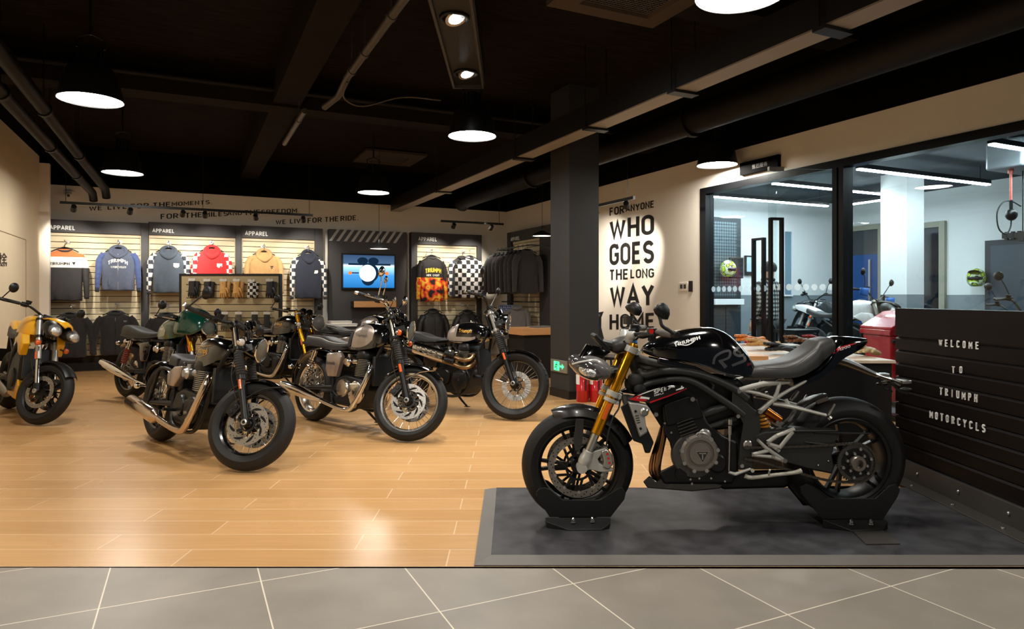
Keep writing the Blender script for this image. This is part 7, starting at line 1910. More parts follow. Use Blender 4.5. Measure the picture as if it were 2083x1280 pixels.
    # side panels, rear mudguard, tail lamp
    for s in (-1, 1):
        sp = o.get('sidep', [(.36, .68), (.55, .70), (.60, .66), (.545, .47), (.42, .46), (.37, .52)])
        q = [V((a, s * .15, b)) for a, b in sp]; cen = sum(q, V((0, 0, 0))) / len(q); mb = MB(); mb.rings([[p - V((0, s * .05, 0)) for p in q], q, [cen + (p - cen) * .85 + V((0, s * .012, 0)) for p in q]]); sd = mb.build('side_panel', o.get('sidem', M_SILVERPAINT), t, ang=50, bevel=.008, seg=3)
        if o.get('side_script'):
            mb = MB(); x0, x1, z0, z1 = o['side_script']; xa, xb = (x0, x1) if s < 0 else (x1, x0); vs_, fs, _ = letters('Bonneville', .0); mb.add([V((xa + (xb - xa) * a, s * .1635, z0 + (z1 - z0) * b)) for a, b in vs_], fs); mb.build('side_script', M_TEXTBLK, sd, fix=False)
    a0, a1 = o.get('rmud', (60, 190)); mb = MB(); mb.rings(arcshell(V((0, 0, Rr)), Rr + o.get('rmud_gap', .055), o['tw_r'] * .5 + .018, a0, a1, 24, .03)); mb.build('rear_mudguard', o.get('mudm', M_GLOSSBLK), t, ang=50)
    an = radians(o.get('tail_a', 150)); r = Rr + o.get('rmud_gap', .055) + .03; e = V((cos(an) * r, 0, Rr + sin(an) * r))
    mb = MB(); mb.lathe([(.02, -.05), (.04, -.03), (.042, .0)], e, (-1, 0, .15), 20); tl = mb.build('tail_lamp', o.get('tailm', M_CHROME), t)
    mb = MB(); mb.lathe([(.041, 0), (.036, .014), (.001, .02)], e, (-1, 0, .15), 20); mb.build('tail_lens', M_REDLENS, tl)
    for s in (-1, 1):
        mb = MB(); p = e + V((.03, s * .12, -.02)); mb.tube([e + V((.04, 0, -.02)), p], .007, 8); mb.lathe([(.012, -.03), (.026, -.01), (.027, 0)], p, (-1, 0, 0), 16); ri = mb.build('rear_indicator', M_CHROME, t); mb = MB(); mb.lathe([(.026, 0), (.02, .016), (.001, .02)], p, (-1, 0, 0), 16); mb.build('indicator_lens', M_ORANGELENS, ri)
    # radiator, battery box filler, stand
    mb = MB(); mb.box((wb - .39, 0, .56), (.035, .22, .26), Matrix.Rotation(-.12, 3, 'Y')); mb.build('radiator', M_BLKPLASTIC, t, bevel=.006)
    mb = MB(); mb.box((.45, 0, .58), (.20, .22, .24)); mb.build('battery_box', M_BLKPLASTIC, t, bevel=.02)
    lz = radians(lean); mb = MB(); foot = V((.66, .30, .0)); foot.z = .02 + .30 * math.tan(lz) * 1.0
    mb.tube([(.60, .14, .22), (.63, .23, foot.z + .07), foot], [.014, .012, .010], 10, sub=2); mb.box(foot, (.05, .05, .008)); mb.build('side_stand', BLK, t)
    Ap = F.M @ F.A; t['wheel_offset'] = (Ap.x, Ap.y); finish(t, front_contact, rear_contact, (Ap.x, Ap.y, 0), lean); lowest(t); del t['wheel_offset']
    return t
def fl(px, py): 
    Y = EYE * FPX / (py - HY); return V(((px - CX) * Y / FPX, Y, 0))
TANK_T = [(.58, .84, .76, .06), (.62, .90, .745, .10), (.70, .955, .735, .128), (.82, .985, .735, .142), (.94, .99, .745, .140), (1.04, .975, .765, .120), (1.10, .95, .79, .085), (1.13, .92, .82, .04)]
SEAT_T = [(-.16, .825, .76, .06), (-.12, .845, .755, .10), (0, .845, .74, .115), (.16, .84, .725, .12), (.30, .81, .72, .13), (.46, .795, .715, .13), (.56, .80, .725, .11), (.62, .81, .745, .08)]
T120 = dict(wb=1.45, Rf=.325, Rr=.325, tw_f=.108, tw_r=.15, rim_f=.246, rim_r=.232, rimmat=M_RIM, tank=TANK_T, tankm=M_GLOSSBLK, badge=(.76, .95, .845, .885, M_TEXTGRY), outline=False, cap_x=.86,
    tank_panels=[('silver_tank_panel', M_SILVERPAINT, [(.72, .76, .93), (.80, .755, .968), (.90, .765, .968), (.97, .79, .95), (1.02, .835, .91)])], knee=[(.605, .77, .85), (.65, .76, .90), (.70, .765, .90), (.715, .78, .88)],
    seat=SEAT_T, coverm=M_POLISH, carbm=M_POLISH, piping=True, side_script=(.39, .53, .575, .61), discs=(-1, 1), slots=9, springm=M_CHROME, barm=M_CHROME, bar=(.06, .38, .20, 1.0), lamp_f=.80)
t120 = classic('retro_motorcycle', 'black and silver retro motorcycle with chrome wheels in the middle of the floor', T120, fl(825, 896), fl(638, 856), 7, 36)
# its twin behind, mostly hidden
tw = dup(t120); tw['label'] = 'black and silver retro motorcycle whose seat shows behind the chrome wheeled one'
f_, r_ = V((-1.32, 8.45, 0)), V((-2.55, 9.2, 0)); z_ = tw.location.z; finish(tw, f_, r_, (1.45, .05, 0), 7); tw.location.z = z_
# bobber
BOB = dict(wb=1.50, Rf=.318, Rr=.325, tw_f=.122, tw_r=.155, rim_f=.213, rim_r=.213, rimmat=M_GLOSSBLK, tankm=M_GLOSSBLK, bob=True, coverm=M_BLKENGINE, casem=M_BLKENGINE, finm=M_STEEL, carbm=M_ALU, exm=M_BRONZECH if 'M_BRONZECH' in globals() else mat('warm_polished_steel', (206, 188, 168), .16, 1.0),
    tank=[(.66, .78, .70, .05), (.70, .86, .68, .09), (.78, .90, .67, .12), (.90, .915, .68, .13), (1.02, .905, .71, .12), (1.10, .88, .75, .09), (1.15, .85, .78, .05)], badge=(.78, .97, .775, .83, M_GOLDTXT), cap_x=.88,
    seat=[(.22, .735, .69, .05), (.25, .755, .675, .10), (.33, .755, .665, .135), (.44, .74, .66, .13), (.54, .725, .66, .09), (.62, .725, .67, .06)], sidep=[(.38, .60), (.50, .66), (.62, .67), (.60, .58), (.52, .50), (.40, .50)],
    discs=(-1, 1), slots=8, disc_out=.15, mudg=(55, 140), rmud=(50, 165), rmud_gap=.03, tail_a=160, mirror='end', mirm=M_BLACKMET, bar=(-.04, .40, .16, .97), barm=M_BLACKMET, ctrlm=M_BLACKMET, gauges=(0,), lamp_f=.70, lamp_r=.085, indl=M_GLASSLENS2 if 'M_GLASSLENS2' in globals() else mat('pale_indicator_lens', (206, 204, 196), .15, coat=1), staym=M_BLACKMET, muff_z=.315, muff_x=-.14, er=.026, stanchion=M_CHROME, L=.78, peg_x=.62)
classic('bobber_motorcycle', 'black bobber motorcycle with solo seat, fat front tyre and slash cut silencer', BOB, fl(502, 956), fl(325, 897), 7, 38)
# scrambler
SCR = dict(T120, wb=1.46, Rf=.345, Rr=.335, tw_f=.105, tw_r=.145, rim_f=.258, rim_r=.23, rimmat=mat('satin_black_rim', (26, 26, 26), .35, .4), high=True, coverm=M_BLKENGINE, casem=M_BLKENGINE, tank=[(.60, .84, .765, .06), (.64, .90, .755, .09), (.74, .945, .745, .12), (.86, .96, .745, .13), (.98, .955, .765, .122), (1.07, .93, .79, .09), (1.12, .90, .81, .05)],
    tankm=M_GLOSSBLK, tank_panels=[('silver_tank_panel', M_SILVERPAINT, [(.625, .765, .86), (.68, .758, .92), (.74, .755, .935), (.775, .755, .925)]), ('silver_tank_panel', M_SILVERPAINT, [(.77, .755, .80), (.86, .755, .80), (.96, .765, .80), (1.02, .785, .81)])], knee=None, badge=(.80, .97, .835, .885, M_GOLDTXT), cap_x=.9,
    seat=[(-.12, .835, .76, .07), (-.06, .85, .75, .11), (.08, .85, .74, .12), (.24, .835, .735, .13), (.36, .80, .73, .13), (.50, .785, .735, .12), (.60, .79, .755, .08)], piping=False, side_script=None, sidem=M_BLKPLASTIC, discs=(1,), disc_out=.15, slots=0, mudg=(50, 130), stay=120, staym=M_BLACKMET, bar=(.10, .40, .15, 1.0), barm=M_BLACKMET, lampm=M_GLOSSBLK, mirm=M_BLACKMET, stanchion=M_STEEL, yoke=M_ALU, gauges=(0,), springm=M_BLKENGINE, indl=M_BLKPLASTIC, indm=M_BLKPLASTIC, grooves=40, finm=M_STEEL, tailm=M_BLKPLASTIC)
classic('scrambler_motorcycle', 'black and silver scrambler motorcycle with high side exhaust near the pillar', SCR, fl(1052, 855), V((-1.25, 7.60, 0)), 6, 24)
# green café racer with half fairing
GRN = dict(T120, Rf=.31, Rr=.325, tw_f=.118, tw_r=.16, rim_f=.216, rim_r=.216, rimmat=M_GLOSSBLK, cast=5, fork='gold', tankm=M_GREENPAINT, tank_panels=[('silver_tank_panel', mat('pale_green_silver_paint', (150, 158, 132), .3, .4, coat=.6), [(.62, .765, .86), (.70, .76, .90), (.78, .765, .88), (.84, .775, .84)])], knee=None, badge=(.66, .78, .83, .87, M_TEXTWHT), outline=False, coverm=M_BLKENGINE,
    bar=(-.05, .33, .12, .95), barm=M_BLACKMET, mirror='end', discs=(-1, 1), slots=0, springm=mat('red_brown_spring', (150, 60, 40), .4), sidem=M_GLOSSBLK, side_script=None, piping=False, rmud=(70, 130), tail_a=120, muff_z=.42, muff_x=-.32, lamp_r=.10, lamp_f=.70, lamp_q=.22, lampm=M_GREENPAINT, indl=M_ORANGELENS, exm=M_CHROME,
    seat=[(-.20, .86, .78, .05), (-.16, .885, .77, .10), (-.02, .88, .755, .12), (.14, .85, .74, .125), (.30, .82, .735, .125), (.50, .81, .735, .11), (.60, .82, .75, .08)])
gb = classic('cafe_racer_motorcycle', 'dark green half faired cafe racer motorcycle in front of the glove stand', GRN, V((-3.42, 7.45, 0)), fl(266, 811), 6, 4)
def fairing(t):
    mb = MB(); st = [(.96, 1.02, .80, .13), (1.06, 1.09, .80, .19), (1.16, 1.11, .80, .205), (1.26, 1.08, .80, .19), (1.34, 1.03, .80, .165), (1.40, .99, .83, .13), (1.43, .96, .86, .09)]
    rs = []
    for x, zt, zb, w in dense(st, 4):
        rs.append([V((x + .02, math.copysign(abs(cos(a)) ** .7, cos(a)) * w, zb + (zt - zb) * max(0, sin(a)) ** .8)) for a in [pi * k / 28 for k in range(29)]])
    mb.rings(rs, False, False); f = mb.build('half_fairing', M_GREENPAINT, t, ang=70); m = f.modifiers.new('shell', 'SOLIDIFY'); m.thickness = .004
    mb = MB(); rs = []
    for x, z, w in ((1.02, 1.20, .08), (1.08, 1.18, .11), (1.16, 1.14, .14), (1.25, 1.08, .15)):
        rs.append([V((x, w * k / 6, z - .05 * (abs(k) / 6) ** 2)) for k in range(-6, 7)])
    mb.rings(rs, False, False); s = mb.build('wind_screen', mat('tinted_screen', (120, 120, 110), .05, alpha=.35, coat=1), f, ang=80)
fairing(gb)
# black café racer, gold fork
BLT = dict(GRN, tankm=M_GLOSSBLK, tank_panels=[('silver_tank_stripe', mat('grey_tank_stripe', (120, 116, 112), .3, .4, coat=.5), [(.60, .77, .86), (.63, .76, .90), (.67, .76, .915)])], badge=(.72, .90, .84, .885, M_GOLDTXT), outline=True, cast=0, rimmat=M_GLOSSBLK, lampm=M_GLOSSBLK, slider=M_GOLD, yoke=M_ALU, bar=(-.02, .34, .14, 1.0), ctrlm=M_STEEL, springm=M_BLKENGINE, indl=mat('pale_indicator_lens', (206, 204, 196), .15), coverm=M_BLKENGINE, exm=M_CHROME)
classic('cafe_racer_motorcycle', 'black cafe racer motorcycle with gold fork beside the glove stand', BLT, fl(628, 803), V((-3.62, 9.3, 0)), 6, 6)
# ================================================================ faired-less sports bikes (yellow one on the left, the ones being serviced)
def naked(name, label, o, front_contact, rear_contact, lean=7, steer=30, lift=0.0):
    t = thing(name, label, 'motorcycle'); wb, Rf, Rr = 1.40, .302, .318; P = o['paint']
    F = Front(wb, Rf, 24, steer, .78)
    fo = dict(Rf=Rf, tw_f=.12, rim_f=.214, cast=5, fork='usd', mudm=M_BLKPLASTIC, mudg=(38, 128), staym=M_BLACKMET, stay=110, discs=(-1, 1), disc_in=.115, disc_out=.155, slots=0, dsp=10, lamp='none', ind_f=.60, indl=M_ORANGELENS, indm=M_BLKPLASTIC, gauges=(), bar=o.get('bar', (.05, .39, .14, 1.0)), mirror=o.get('mirror', 'end'), mirm=M_BLACKMET, ctrlm=M_BLACKMET)
    front_end(t, F, fo)
    c = V((0, 0, Rr)); w = cast_wheel(t, c, .198, .218, .14, 5, 'rear_wheel'); tyre('tyre', w, c, (0, 1, 0), Rr, .18, .216)
    for s in (-1, 1):
        # lamps
        hc = F.at(.78, .14, s * .095); M_ = Matrix.Rotation(radians(28), 3, 'Y') @ Matrix.Rotation(radians(22 * s), 3, 'Z')
        mb = MB(); mb.ell(hc, (.12, .085, .072), M_, 22, 12); hl = bput(mb, 'headlamp', M_BLKPLASTIC, t, F.M, ang=180)
        mb = MB(); mb.ell(hc + V((.022, s * .006, -.006)), (.10, .074, .060), M_, 22, 12); bput(mb, 'reflector', M_REFLECTOR, hl, F.M, ang=180)
        mb = MB(); mb.ell(hc + V((.026, s * .006, -.006)), (.104, .077, .063), M_, 22, 12); bput(mb, 'lens', M_LENSGLASS, hl, F.M, ang=180)
        # shrouds
        q = [V((a, s * .175, b)) for a, b in ((.86, .80), (1.00, .86), (1.14, .85), (1.20, .76), (1.13, .64), (1.07, .66), (1.02, .74))]; cen = sum(q, V((0, 0, 0))) / len(q)
        mb = MB(); mb.rings([[p - V((0, s * .06, 0)) for p in q], q, [cen + (p - cen) * .8 + V((0, s * .012, 0)) for p in q]]); mb.build('radiator_shroud', P, t, bevel=.008, ang=45)
        q = [V((a, s * .14, b)) for a, b in ((.60, .22), (.98, .20), (1.06, .34), (1.00, .40), (.90, .30), (.66, .29))]; mb = MB(); mb.rings([[p - V((0, s * .05, 0)) for p in q], q]); mb.build('belly_pan', o.get('belly', P), t, bevel=.008)
        mb = MB(); mb.tube([(1.04, s * .08, .86), (.80, s * .14, .74), (.56, s * .13, .56), (.50, s * .12, .36)], .024, 12, sub=4); mb.tube([(.54, s * .12, .62), (.20, s * .11, .80), (-.15, s * .06, .88)], .013, 10); mb.build('frame', M_FRAMEGREY, t)
        mb = MB(); mb.tube([(.50, s * .10, .38), (.25, s * .12, .36), (0, s * .12, Rr)], [.035, .03, .022], 12, sub=3); mb.build('swingarm', M_BLKENGINE, t)
        mb = MB(); mb.lathe([(.095, -.02), (.095, .014), (.08, .03), (.001, .034)], (.78, s * .14, .40), (0, s, 0), 30); mb.build('engine_cover', M_DARKCAST, t)
        mb = MB(); mb.tube([(.44, s * .13, .40), (.40, s * .15, .42)], .014, 8); mb.cyl((.42, s * .15, .40), (.42, s * .24, .41), .012, n=10); mb.build('foot_peg', M_STEEL, t)
    mb = MB(); cc = [(.52, .28), (.60, .22), (.95, .24), (1.02, .40), (1.00, .62), (.80, .70), (.62, .60), (.52, .46)]; mb.prism([V((a, -.14, b)) for a, b in cc], [V((a, .14, b)) for a, b in cc]); mb.build('engine_block', M_BLKENGINE, t, bevel=.03, seg=3)
    for k in (-1, 0, 1):
        mb = MB(); mb.tube([(.98, k * .08, .56), (1.06, k * .09, .50), (1.05, k * .08, .34), (.96, k * .06, .20), (.80, k * .04, .17), (.5, -.06, .18)], .019, 12, sub=4); mb.build('exhaust_header', M_BRONZE, t)
    mb = MB(); mb.lathe([(.03, 0), (.055, .05), (.058, .30), (.045, .36), (.03, .34)], (.46, -.10, .20), (-1, -.1, .25), 22); mb.build('silencer', M_STEEL, t)
    mb = MB(); mb.box((1.12, 0, .56), (.04, .27, .30), Matrix.Rotation(-.2, 3, 'Y')); mb.build('radiator', M_BLKPLASTIC, t, bevel=.006)
    TKN = [(.50, .86, .79, .07), (.56, .92, .77, .11), (.66, .99, .76, .15), (.80, 1.035, .76, .172), (.92, 1.035, .78, .172), (1.02, 1.01, .82, .145), (1.09, .97, .85, .10)]
    tk = loft(TKN, 4, pw=.5); tank = tk.build('fuel_tank', P, t, ang=60); bv = bvh_of(tk)
    h = bv.ray_cast(V((.84, 0, 2)), V((0, 0, -1))); mb = MB(); mb.lathe([(.05, -.01), (.05, .004), (.04, .01), (.001, .011)], h[0], (0, 0, 1), 22); mb.build('filler_cap', M_BLKPLASTIC, tank)
    if o.get('panel'):
        for s in (-1, 1): gridrape(bv, [(.58, .80, .87), (.68, .79, .85), (.78, .80, .85), (.90, .82, .86)], s, off=.004).build('tank_panel', o['panel'], tank, fix=False, ang=180)
    loft([(-.12, .92, .86, .06), (-.04, .92, .84, .10), (.10, .875, .80, .125), (.28, .845, .78, .13), (.42, .85, .78, .12), (.53, .875, .80, .09)], 4, pw=.5, py=.55).build('seat', M_SEAT, t, ang=60)
    loft([(-.36, .965, .93, .025), (-.28, .97, .89, .055), (-.15, .965, .86, .085), (0, .93, .82, .10), (.12, .885, .80, .10)], 4, pw=.6).build('tail_unit', P, t, ang=60)
    mb = MB(); mb.tube([(-.25, 0, .88), (-.36, 0, .74), (-.42, 0, .62)], [.03, .02, .014], 10, squash=(1.8, .8)); mb.box((-.43, 0, .56), (.012, .19, .15), Matrix.Rotation(.25, 3, 'Y')); mb.build('plate_holder', M_BLKPLASTIC, t)
    mb = MB(); mb.rings([[V((x, w_ * k / 6, z - .03 * (k / 6) ** 2)) for k in range(-6, 7)] for x, z, w_ in ((F.at(.98, .02).x, F.at(.98, .02).z + .02, .10), (F.at(.95, .12).x, F.at(.95, .12).z + .01, .11), (F.at(.88, .22).x, F.at(.88, .22).z, .09), (F.at(.80, .26).x, F.at(.80, .26).z, .05))], False, False); fs = bput(mb, 'fly_screen', o.get('screen', P), t, F.M, ang=70); m = fs.modifiers.new('shell', 'SOLIDIFY'); m.thickness = .012
    mb = MB(); mb.box(F.at(.97, .03), (.03, .15, .10), Matrix.Rotation(-.7, 3, 'Y')); bput(mb, 'dash_display', M_BLKPLASTIC, t, F.M, bevel=.008)
    for s in (-1, 1) if o.get('guards') else ():
        mb = MB(); e = F.at(1.0, -.03) + V((-.02, s * .34, .07)); mb.rings([[e + V((.10 - .06 * abs(j - 2) / 2, s * (-.10 + .05 * j), z * (1 - .25 * abs(j - 2) / 2))) for z in (-.05, -.02, .03, .07)] for j in range(5)], False, False); g = bput(mb, 'hand_guard', o['guards'], t, F.M, ang=80); m = g.modifiers.new('shell', 'SOLIDIFY'); m.thickness = .012
    mb = MB(); a, b = V((.46, 0, .42)), V((.40, 0, .74)); mb.tube(spring(a, b, .035, .007, 7), .008, 7); mb.build('shock_spring', o.get('springm', M_BLKENGINE), t)
    lz = radians(lean); foot = V((.60, .28, .02 + .28 * math.tan(lz))); mb = MB(); mb.tube([(.56, .13, .24), foot], [.014, .011], 10); mb.box(foot, (.05, .05, .008)); mb.build('side_stand', M_BLKENGINE, t)
    Ap = F.M @ F.A; finish(t, front_contact, rear_contact, (Ap.x, Ap.y, 0), lean); lowest(t); t.location.z += lift
    if lift:
        c = (V(front_contact) + V(rear_contact)) / 2; d = V(front_contact) - V(rear_contact)
        p = thing('service_lift', 'low steel lift platform under the ' + label.split(' ')[0] + ' serviced motorcycle', 'lift', (c.x, c.y, 0), atan2(d.y, d.x)); mb = MB(); mb.box2((-1.05, -.32, lift - .04), (1.05, .32, lift)); mb.build('platform', M_DARKCAST, p, bevel=.004)
        mb = MB(); mb.box2((-.9, -.25, 0), (.9, .25, lift - .04)); mb.build('base', M_BLKENGINE, p)
    return t
naked('naked_motorcycle', 'bright yellow naked motorcycle cut off by the left picture edge', dict(paint=M_YELLOW, panel=M_BLKPLASTIC), fl(86, 865), V((-5.60, 7.52, 0)), 7, 34)

# ================================================================ glove table behind the black motorcycle
ZT = .776
gt = thing('display_table', 'black display table with pale top and gloves behind the black motorcycle', 'table', (2.1, 5.3, 0))
mb = MB(); mb.box2((1.50, 4.80, ZT - .02), (2.72, 6.6, ZT)); mb.build('table_top', mat('pale_table_top', (226, 206, 182), .4, noise=(5, .05)), gt, world=True)
mb = MB(); mb.box2((1.52, 4.82, 0), (2.70, 6.58, ZT - .02)); mb.build('table_body', M_BLACKMET, gt, world=True)
a = wonz(1545, 733, ZT + .0)
wr = thing('wooden_riser', 'oak block lying on the near left corner of the display table', 'board', (a.x, 4.86, ZT)); mb = MB(); mb.box2((a.x - .20, 4.81, ZT), (a.x + .06, 5.02, ZT + .03)); mb.build('block', M_WOODEDGE, wr, world=True, bevel=.002)
F_ORG = mat('orange_leather', (218, 130, 50), .5, noise=(18, .15)); F_PALE = mat('cream_leather', (206, 186, 140), .5, noise=(18, .12)); F_BRN = mat('brown_leather', (120, 76, 44), .5, noise=(18, .15)); F_REDG = mat('red_leather', (160, 40, 44), .5)
LAY = Matrix.Rotation(pi / 2, 4, 'X') @ Matrix.Rotation(pi / 2, 4, 'Y')
TG = [(1500, 702, F_ORG, 'orange glove lying flat at the left of the display table', .15, 1.25, 0), (1520, 712, F_TANG, 'tan glove lying in front of the orange one on the table', -.1, 1.2, 0), (1560, 722, F_BLKG, 'black glove lying curled at the front of the display table', .1, 1.1, 0), (1604, 704, F_BRN, 'brown glove lying at the back of the display table', .3, 1.15, 0), (1640, 702, F_REDG, 'red glove lying beside the brown one on the table', .2, .9, 0), (1742, 726, F_PALE, 'cream glove lying behind the tail of the black motorcycle', .5, 1.05, 0)]
for px, py, m, l, rz, sc, _ in TG:
    p = wonz(px, py, ZT + .0); t = thing('leather_glove', l, 'glove', (p.x, p.y, ZT), rz, 'gloves lying on the display table')
    for k in range(2):
        g = glove_mesh(sc, 1 if k else -1); g.xform(Matrix.Translation((0, .03 * k, .030 + .034 * k)) @ Matrix.Rotation(.12 * k, 4, 'Z') @ LAY @ Matrix.Translation((0, 0, -.02)))
        # a soft bend along the fingers
        g.v = [V((q.x, q.y, q.z + .02 * sin(q.x * 16 + k))) for q in g.v]
        z0 = min(q.z for q in g.v)
        if k == 0: g.v = [V((q.x, q.y, q.z - z0)) for q in g.v]
        g.build('hand', m, t, ang=60)

# ================================================================ the workshop behind the glass
dk = dict(paint=mat('dark_grey_bike_paint', (64, 68, 72), .25, .3, coat=.8), guards=None)
naked('serviced_motorcycle', 'dark grey motorcycle parked in the workshop behind the glass door', dict(paint=mat('dark_grey_bike_paint', (64, 68, 72), .25, .3, coat=.8), mirror='up', bar=(.10, .40, .10, 1.0)), R(9.35, 8.35), R(10.7, 8.35), 5, -10, .15)
naked('serviced_motorcycle', 'white motorcycle with blue hand guards in the workshop beside the red bin', dict(paint=M_WHITEPAINT, guards=mat('blue_plastic', (36, 108, 196), .4), mirror='up', bar=(.10, .40, .10, 1.0), belly=M_BLKPLASTIC, screen=M_BLKPLASTIC), V((4.92, 8.8, 0)), V((4.44, 10.05, 0)), 5, 15, .15)
naked('serviced_motorcycle', 'workshop motorcycle whose handlebar shows above the welcome board, under the helmet', dict(paint=M_GLOSSBLK, mirror='up', bar=(.14, .40, .12, 1.0)), R(7.3, 4.0), R(8.7, 3.9), 5, 10)
naked('serviced_motorcycle', 'workshop motorcycle farther back, its round mirror left of the helmet', dict(paint=M_GLOSSBLK, mirror='up', bar=(.08, .40, .12, 1.0)), R(8.9, 4.95), R(10.3, 5.0), 5, 0)
# red bin
c = W(1812, 700, 7.75); u_, v_ = c.x * CT + c.y * ST, -c.x * ST + c.y * CT
rb = thing('waste_bin', 'red wheeled bin with sloping lid behind the welcome board', 'bin', R(u_ + .05, v_, 0), TH - .4)
def taper(mb, w0, d0, w1, d1, z0, z1, cx=0): mb.rings([[V((cx + a * w, b * d, z)) for a, b in ((-1, -1), (1, -1), (1, 1), (-1, 1))] for w, d, z in ((w0, d0, z0), (w1, d1, z1))])
mb = MB(); taper(mb, .16, .22, .21, .28, .06, .80); mb.build('bin_body', M_RED, rb, bevel=.02)
mb = MB(); taper(mb, .23, .30, .23, .30, .80, .86); mb.build('rim', M_RED, rb, bevel=.008)
mb = MB(); mb.rings([[V((-.22, y, .86)), V((.22, y, .86)), V((.22, y, 1.08)), V((.06, y, 1.06)), V((-.22, y, .89))] for y in (-.31, .31)]); mb.build('lid', M_RED, rb, bevel=.01)
mb = MB(); mb.cyl((-.2, -.30, .74), (.2, -.30, .72), .02, n=10); mb.build('handle', M_BLKPLASTIC, rb)
for s in (-1, 1):
    mb = MB(); mb.cyl((.2, s * .25, .07), (.2, s * .29, .07), .07, n=20); mb.build('wheel', M_RUBBER, rb)
# hoist box with red air hose
c = R(*onz(2046, 343, 2.72)); hb = thing('hose_reel', 'grey reel box hanging from the workshop ceiling with a red hose', 'hose reel', (c.x, c.y, 2.72), TH)
mb = MB(); mb.box2((-.05, -.2, 0), (.75, .2, .34)); mb.build('housing', mat('grey_reel_housing', (150, 160, 166), .35, .2), hb, bevel=.03, seg=3)
for x in (.05, .6):
    mb = MB(); mb.cyl((x, 0, .34), (x, 0, .375), .012, n=8); mb.build('ceiling_rod', M_STEEL, hb)
mb = MB(); mb.cyl((.10, 0, 0), (.10, 0, -.05), .03, n=14); mb.use(mat('salmon_hose', (206, 110, 96), .5)); mb.cyl((.10, 0, -.05), (.10, 0, -.36), .014, n=10); mb.use(M_BLKPLASTIC); mb.cyl((.10, 0, -.36), (.10, 0, -.46), .02, n=10); mb.mi = [q for q in mb.mi]; mb.build('hose', None, hb)
mb = MB(); mb.ell((.11, 0, -.53), (.07, .06, .07), None, 18, 10); mb.build('stop_ball', M_BLKPLASTIC, hb)
mb = MB(); mb.tube([V((.11, 0, -.56)), V((.09, 0, -.68)), V((0, 0, -.76)), V((-.14, 0, -.70)), V((-.17, 0, -.52)), V((-.06, 0, -.40)), V((.10, 0, -.37)), V((.30, 0, -.42))], .008, 8, sub=5); mb.build('hose_loop', M_RUBBER, hb)
mb = MB(); mb.cyl((.34, 0, 0), (.34, 0, -.75), .007, n=8); mb.box((.34, 0, -.78), (.08, .05, .1)); mb.build('power_cable', M_RUBBER, hb)
# dark screen board on the workshop wall, with a rail of hooks
a, b = onu(2003, 490, 11.5), onu(2100, 632, 11.5)
bd = thing('wall_screen', 'large dark framed board on the workshop wall right of the helmet', 'board', R(11.5, a.y, b.z), TH - pi / 2); Lb, Hb = a.y - b.y, a.z - b.z
mb = MB(); mb.box2((0, 0, 0), (Lb, .09, Hb)); mb.build('frame', mat('slate_frame', (48, 54, 62), .5), bd, bevel=.004)
mb = MB(); mb.box2((.09, -.006, .0), (Lb - .05, 0, Hb - .09)); mb.build('board', mat('slate_board', (64, 78, 90), .35), bd)
mb = MB(); mb.box2((.28, -.05, Hb + .01), (Lb, .02, Hb + .09))
for k in range(9): mb.box((.34 + k * .09, -.03, Hb + .05), (.04, .05, .12))
mb.build('hook_rail', M_BLKPLASTIC, bd)
# helmet on the wall
c = onu(1990, 568, 11.42); hm = thing('motorcycle_helmet', 'green and yellow patterned helmet hanging on the workshop wall', 'helmet', R(11.36, c.y, c.z - .15), TH + .4)
def helmet_mat():
    m = mat('neon_pattern', (190, 226, 40), .3); nt, b = nodes_of(m); L = nt.links.new
    tc = nt.nodes.new('ShaderNodeTexCoord'); v = nt.nodes.new('ShaderNodeTexVoronoi'); v.inputs['Scale'].default_value = 14; r = nt.nodes.new('ShaderNodeValToRGB'); r.color_ramp.interpolation = 'CONSTANT'; e = r.color_ramp.elements
    e[0].color = (*srgb((196, 228, 40)), 1); e[1].position = .42; e[1].color = (*srgb((30, 44, 34)), 1); x = e.new(.55); x.color = (*srgb((216, 236, 190)), 1)
    L(tc.outputs['Object'], v.inputs['Vector']); L(v.outputs['Distance'], r.inputs[0]); L(r.outputs[0], b.inputs['Base Color']); return m
mb = MB(); mb.ell((0, 0, .17), (.17, .135, .155), None, 28, 16, a0=-1.1); mb.build('shell', helmet_mat(), hm, ang=180)
mb = MB(); mb.tube([(-.10, -.06, .10), (-.17, -.04, .085), (-.20, 0, .08), (-.17, .04, .085), (-.10, .06, .10)], .03, 10, sub=3); mb.build('chin_bar', MATS['neon_pattern'], hm)
mb = MB(); mb.rings([[V((-.12 - .13 * f, .10 * q * (1 - .3 * f), .27 + .02 * f - .02 * q * q)) for q in (-1, -.5, 0, .5, 1)] for f in (0, .5, 1)], False, False); pk = mb.build('peak', M_BLKPLASTIC, hm); pk.modifiers.new('shell', 'SOLIDIFY').thickness = .006
mb = MB(); mb.cyl((.12, 0, .17), (.24, 0, .19), .012, n=8); mb.build('wall_peg', M_STEEL, hm)
mb = MB(); mb.ell((-.09, 0, .16), (.09, .11, .055), None, 20, 10); mb.build('eye_port', M_BLKPLASTIC, hm)
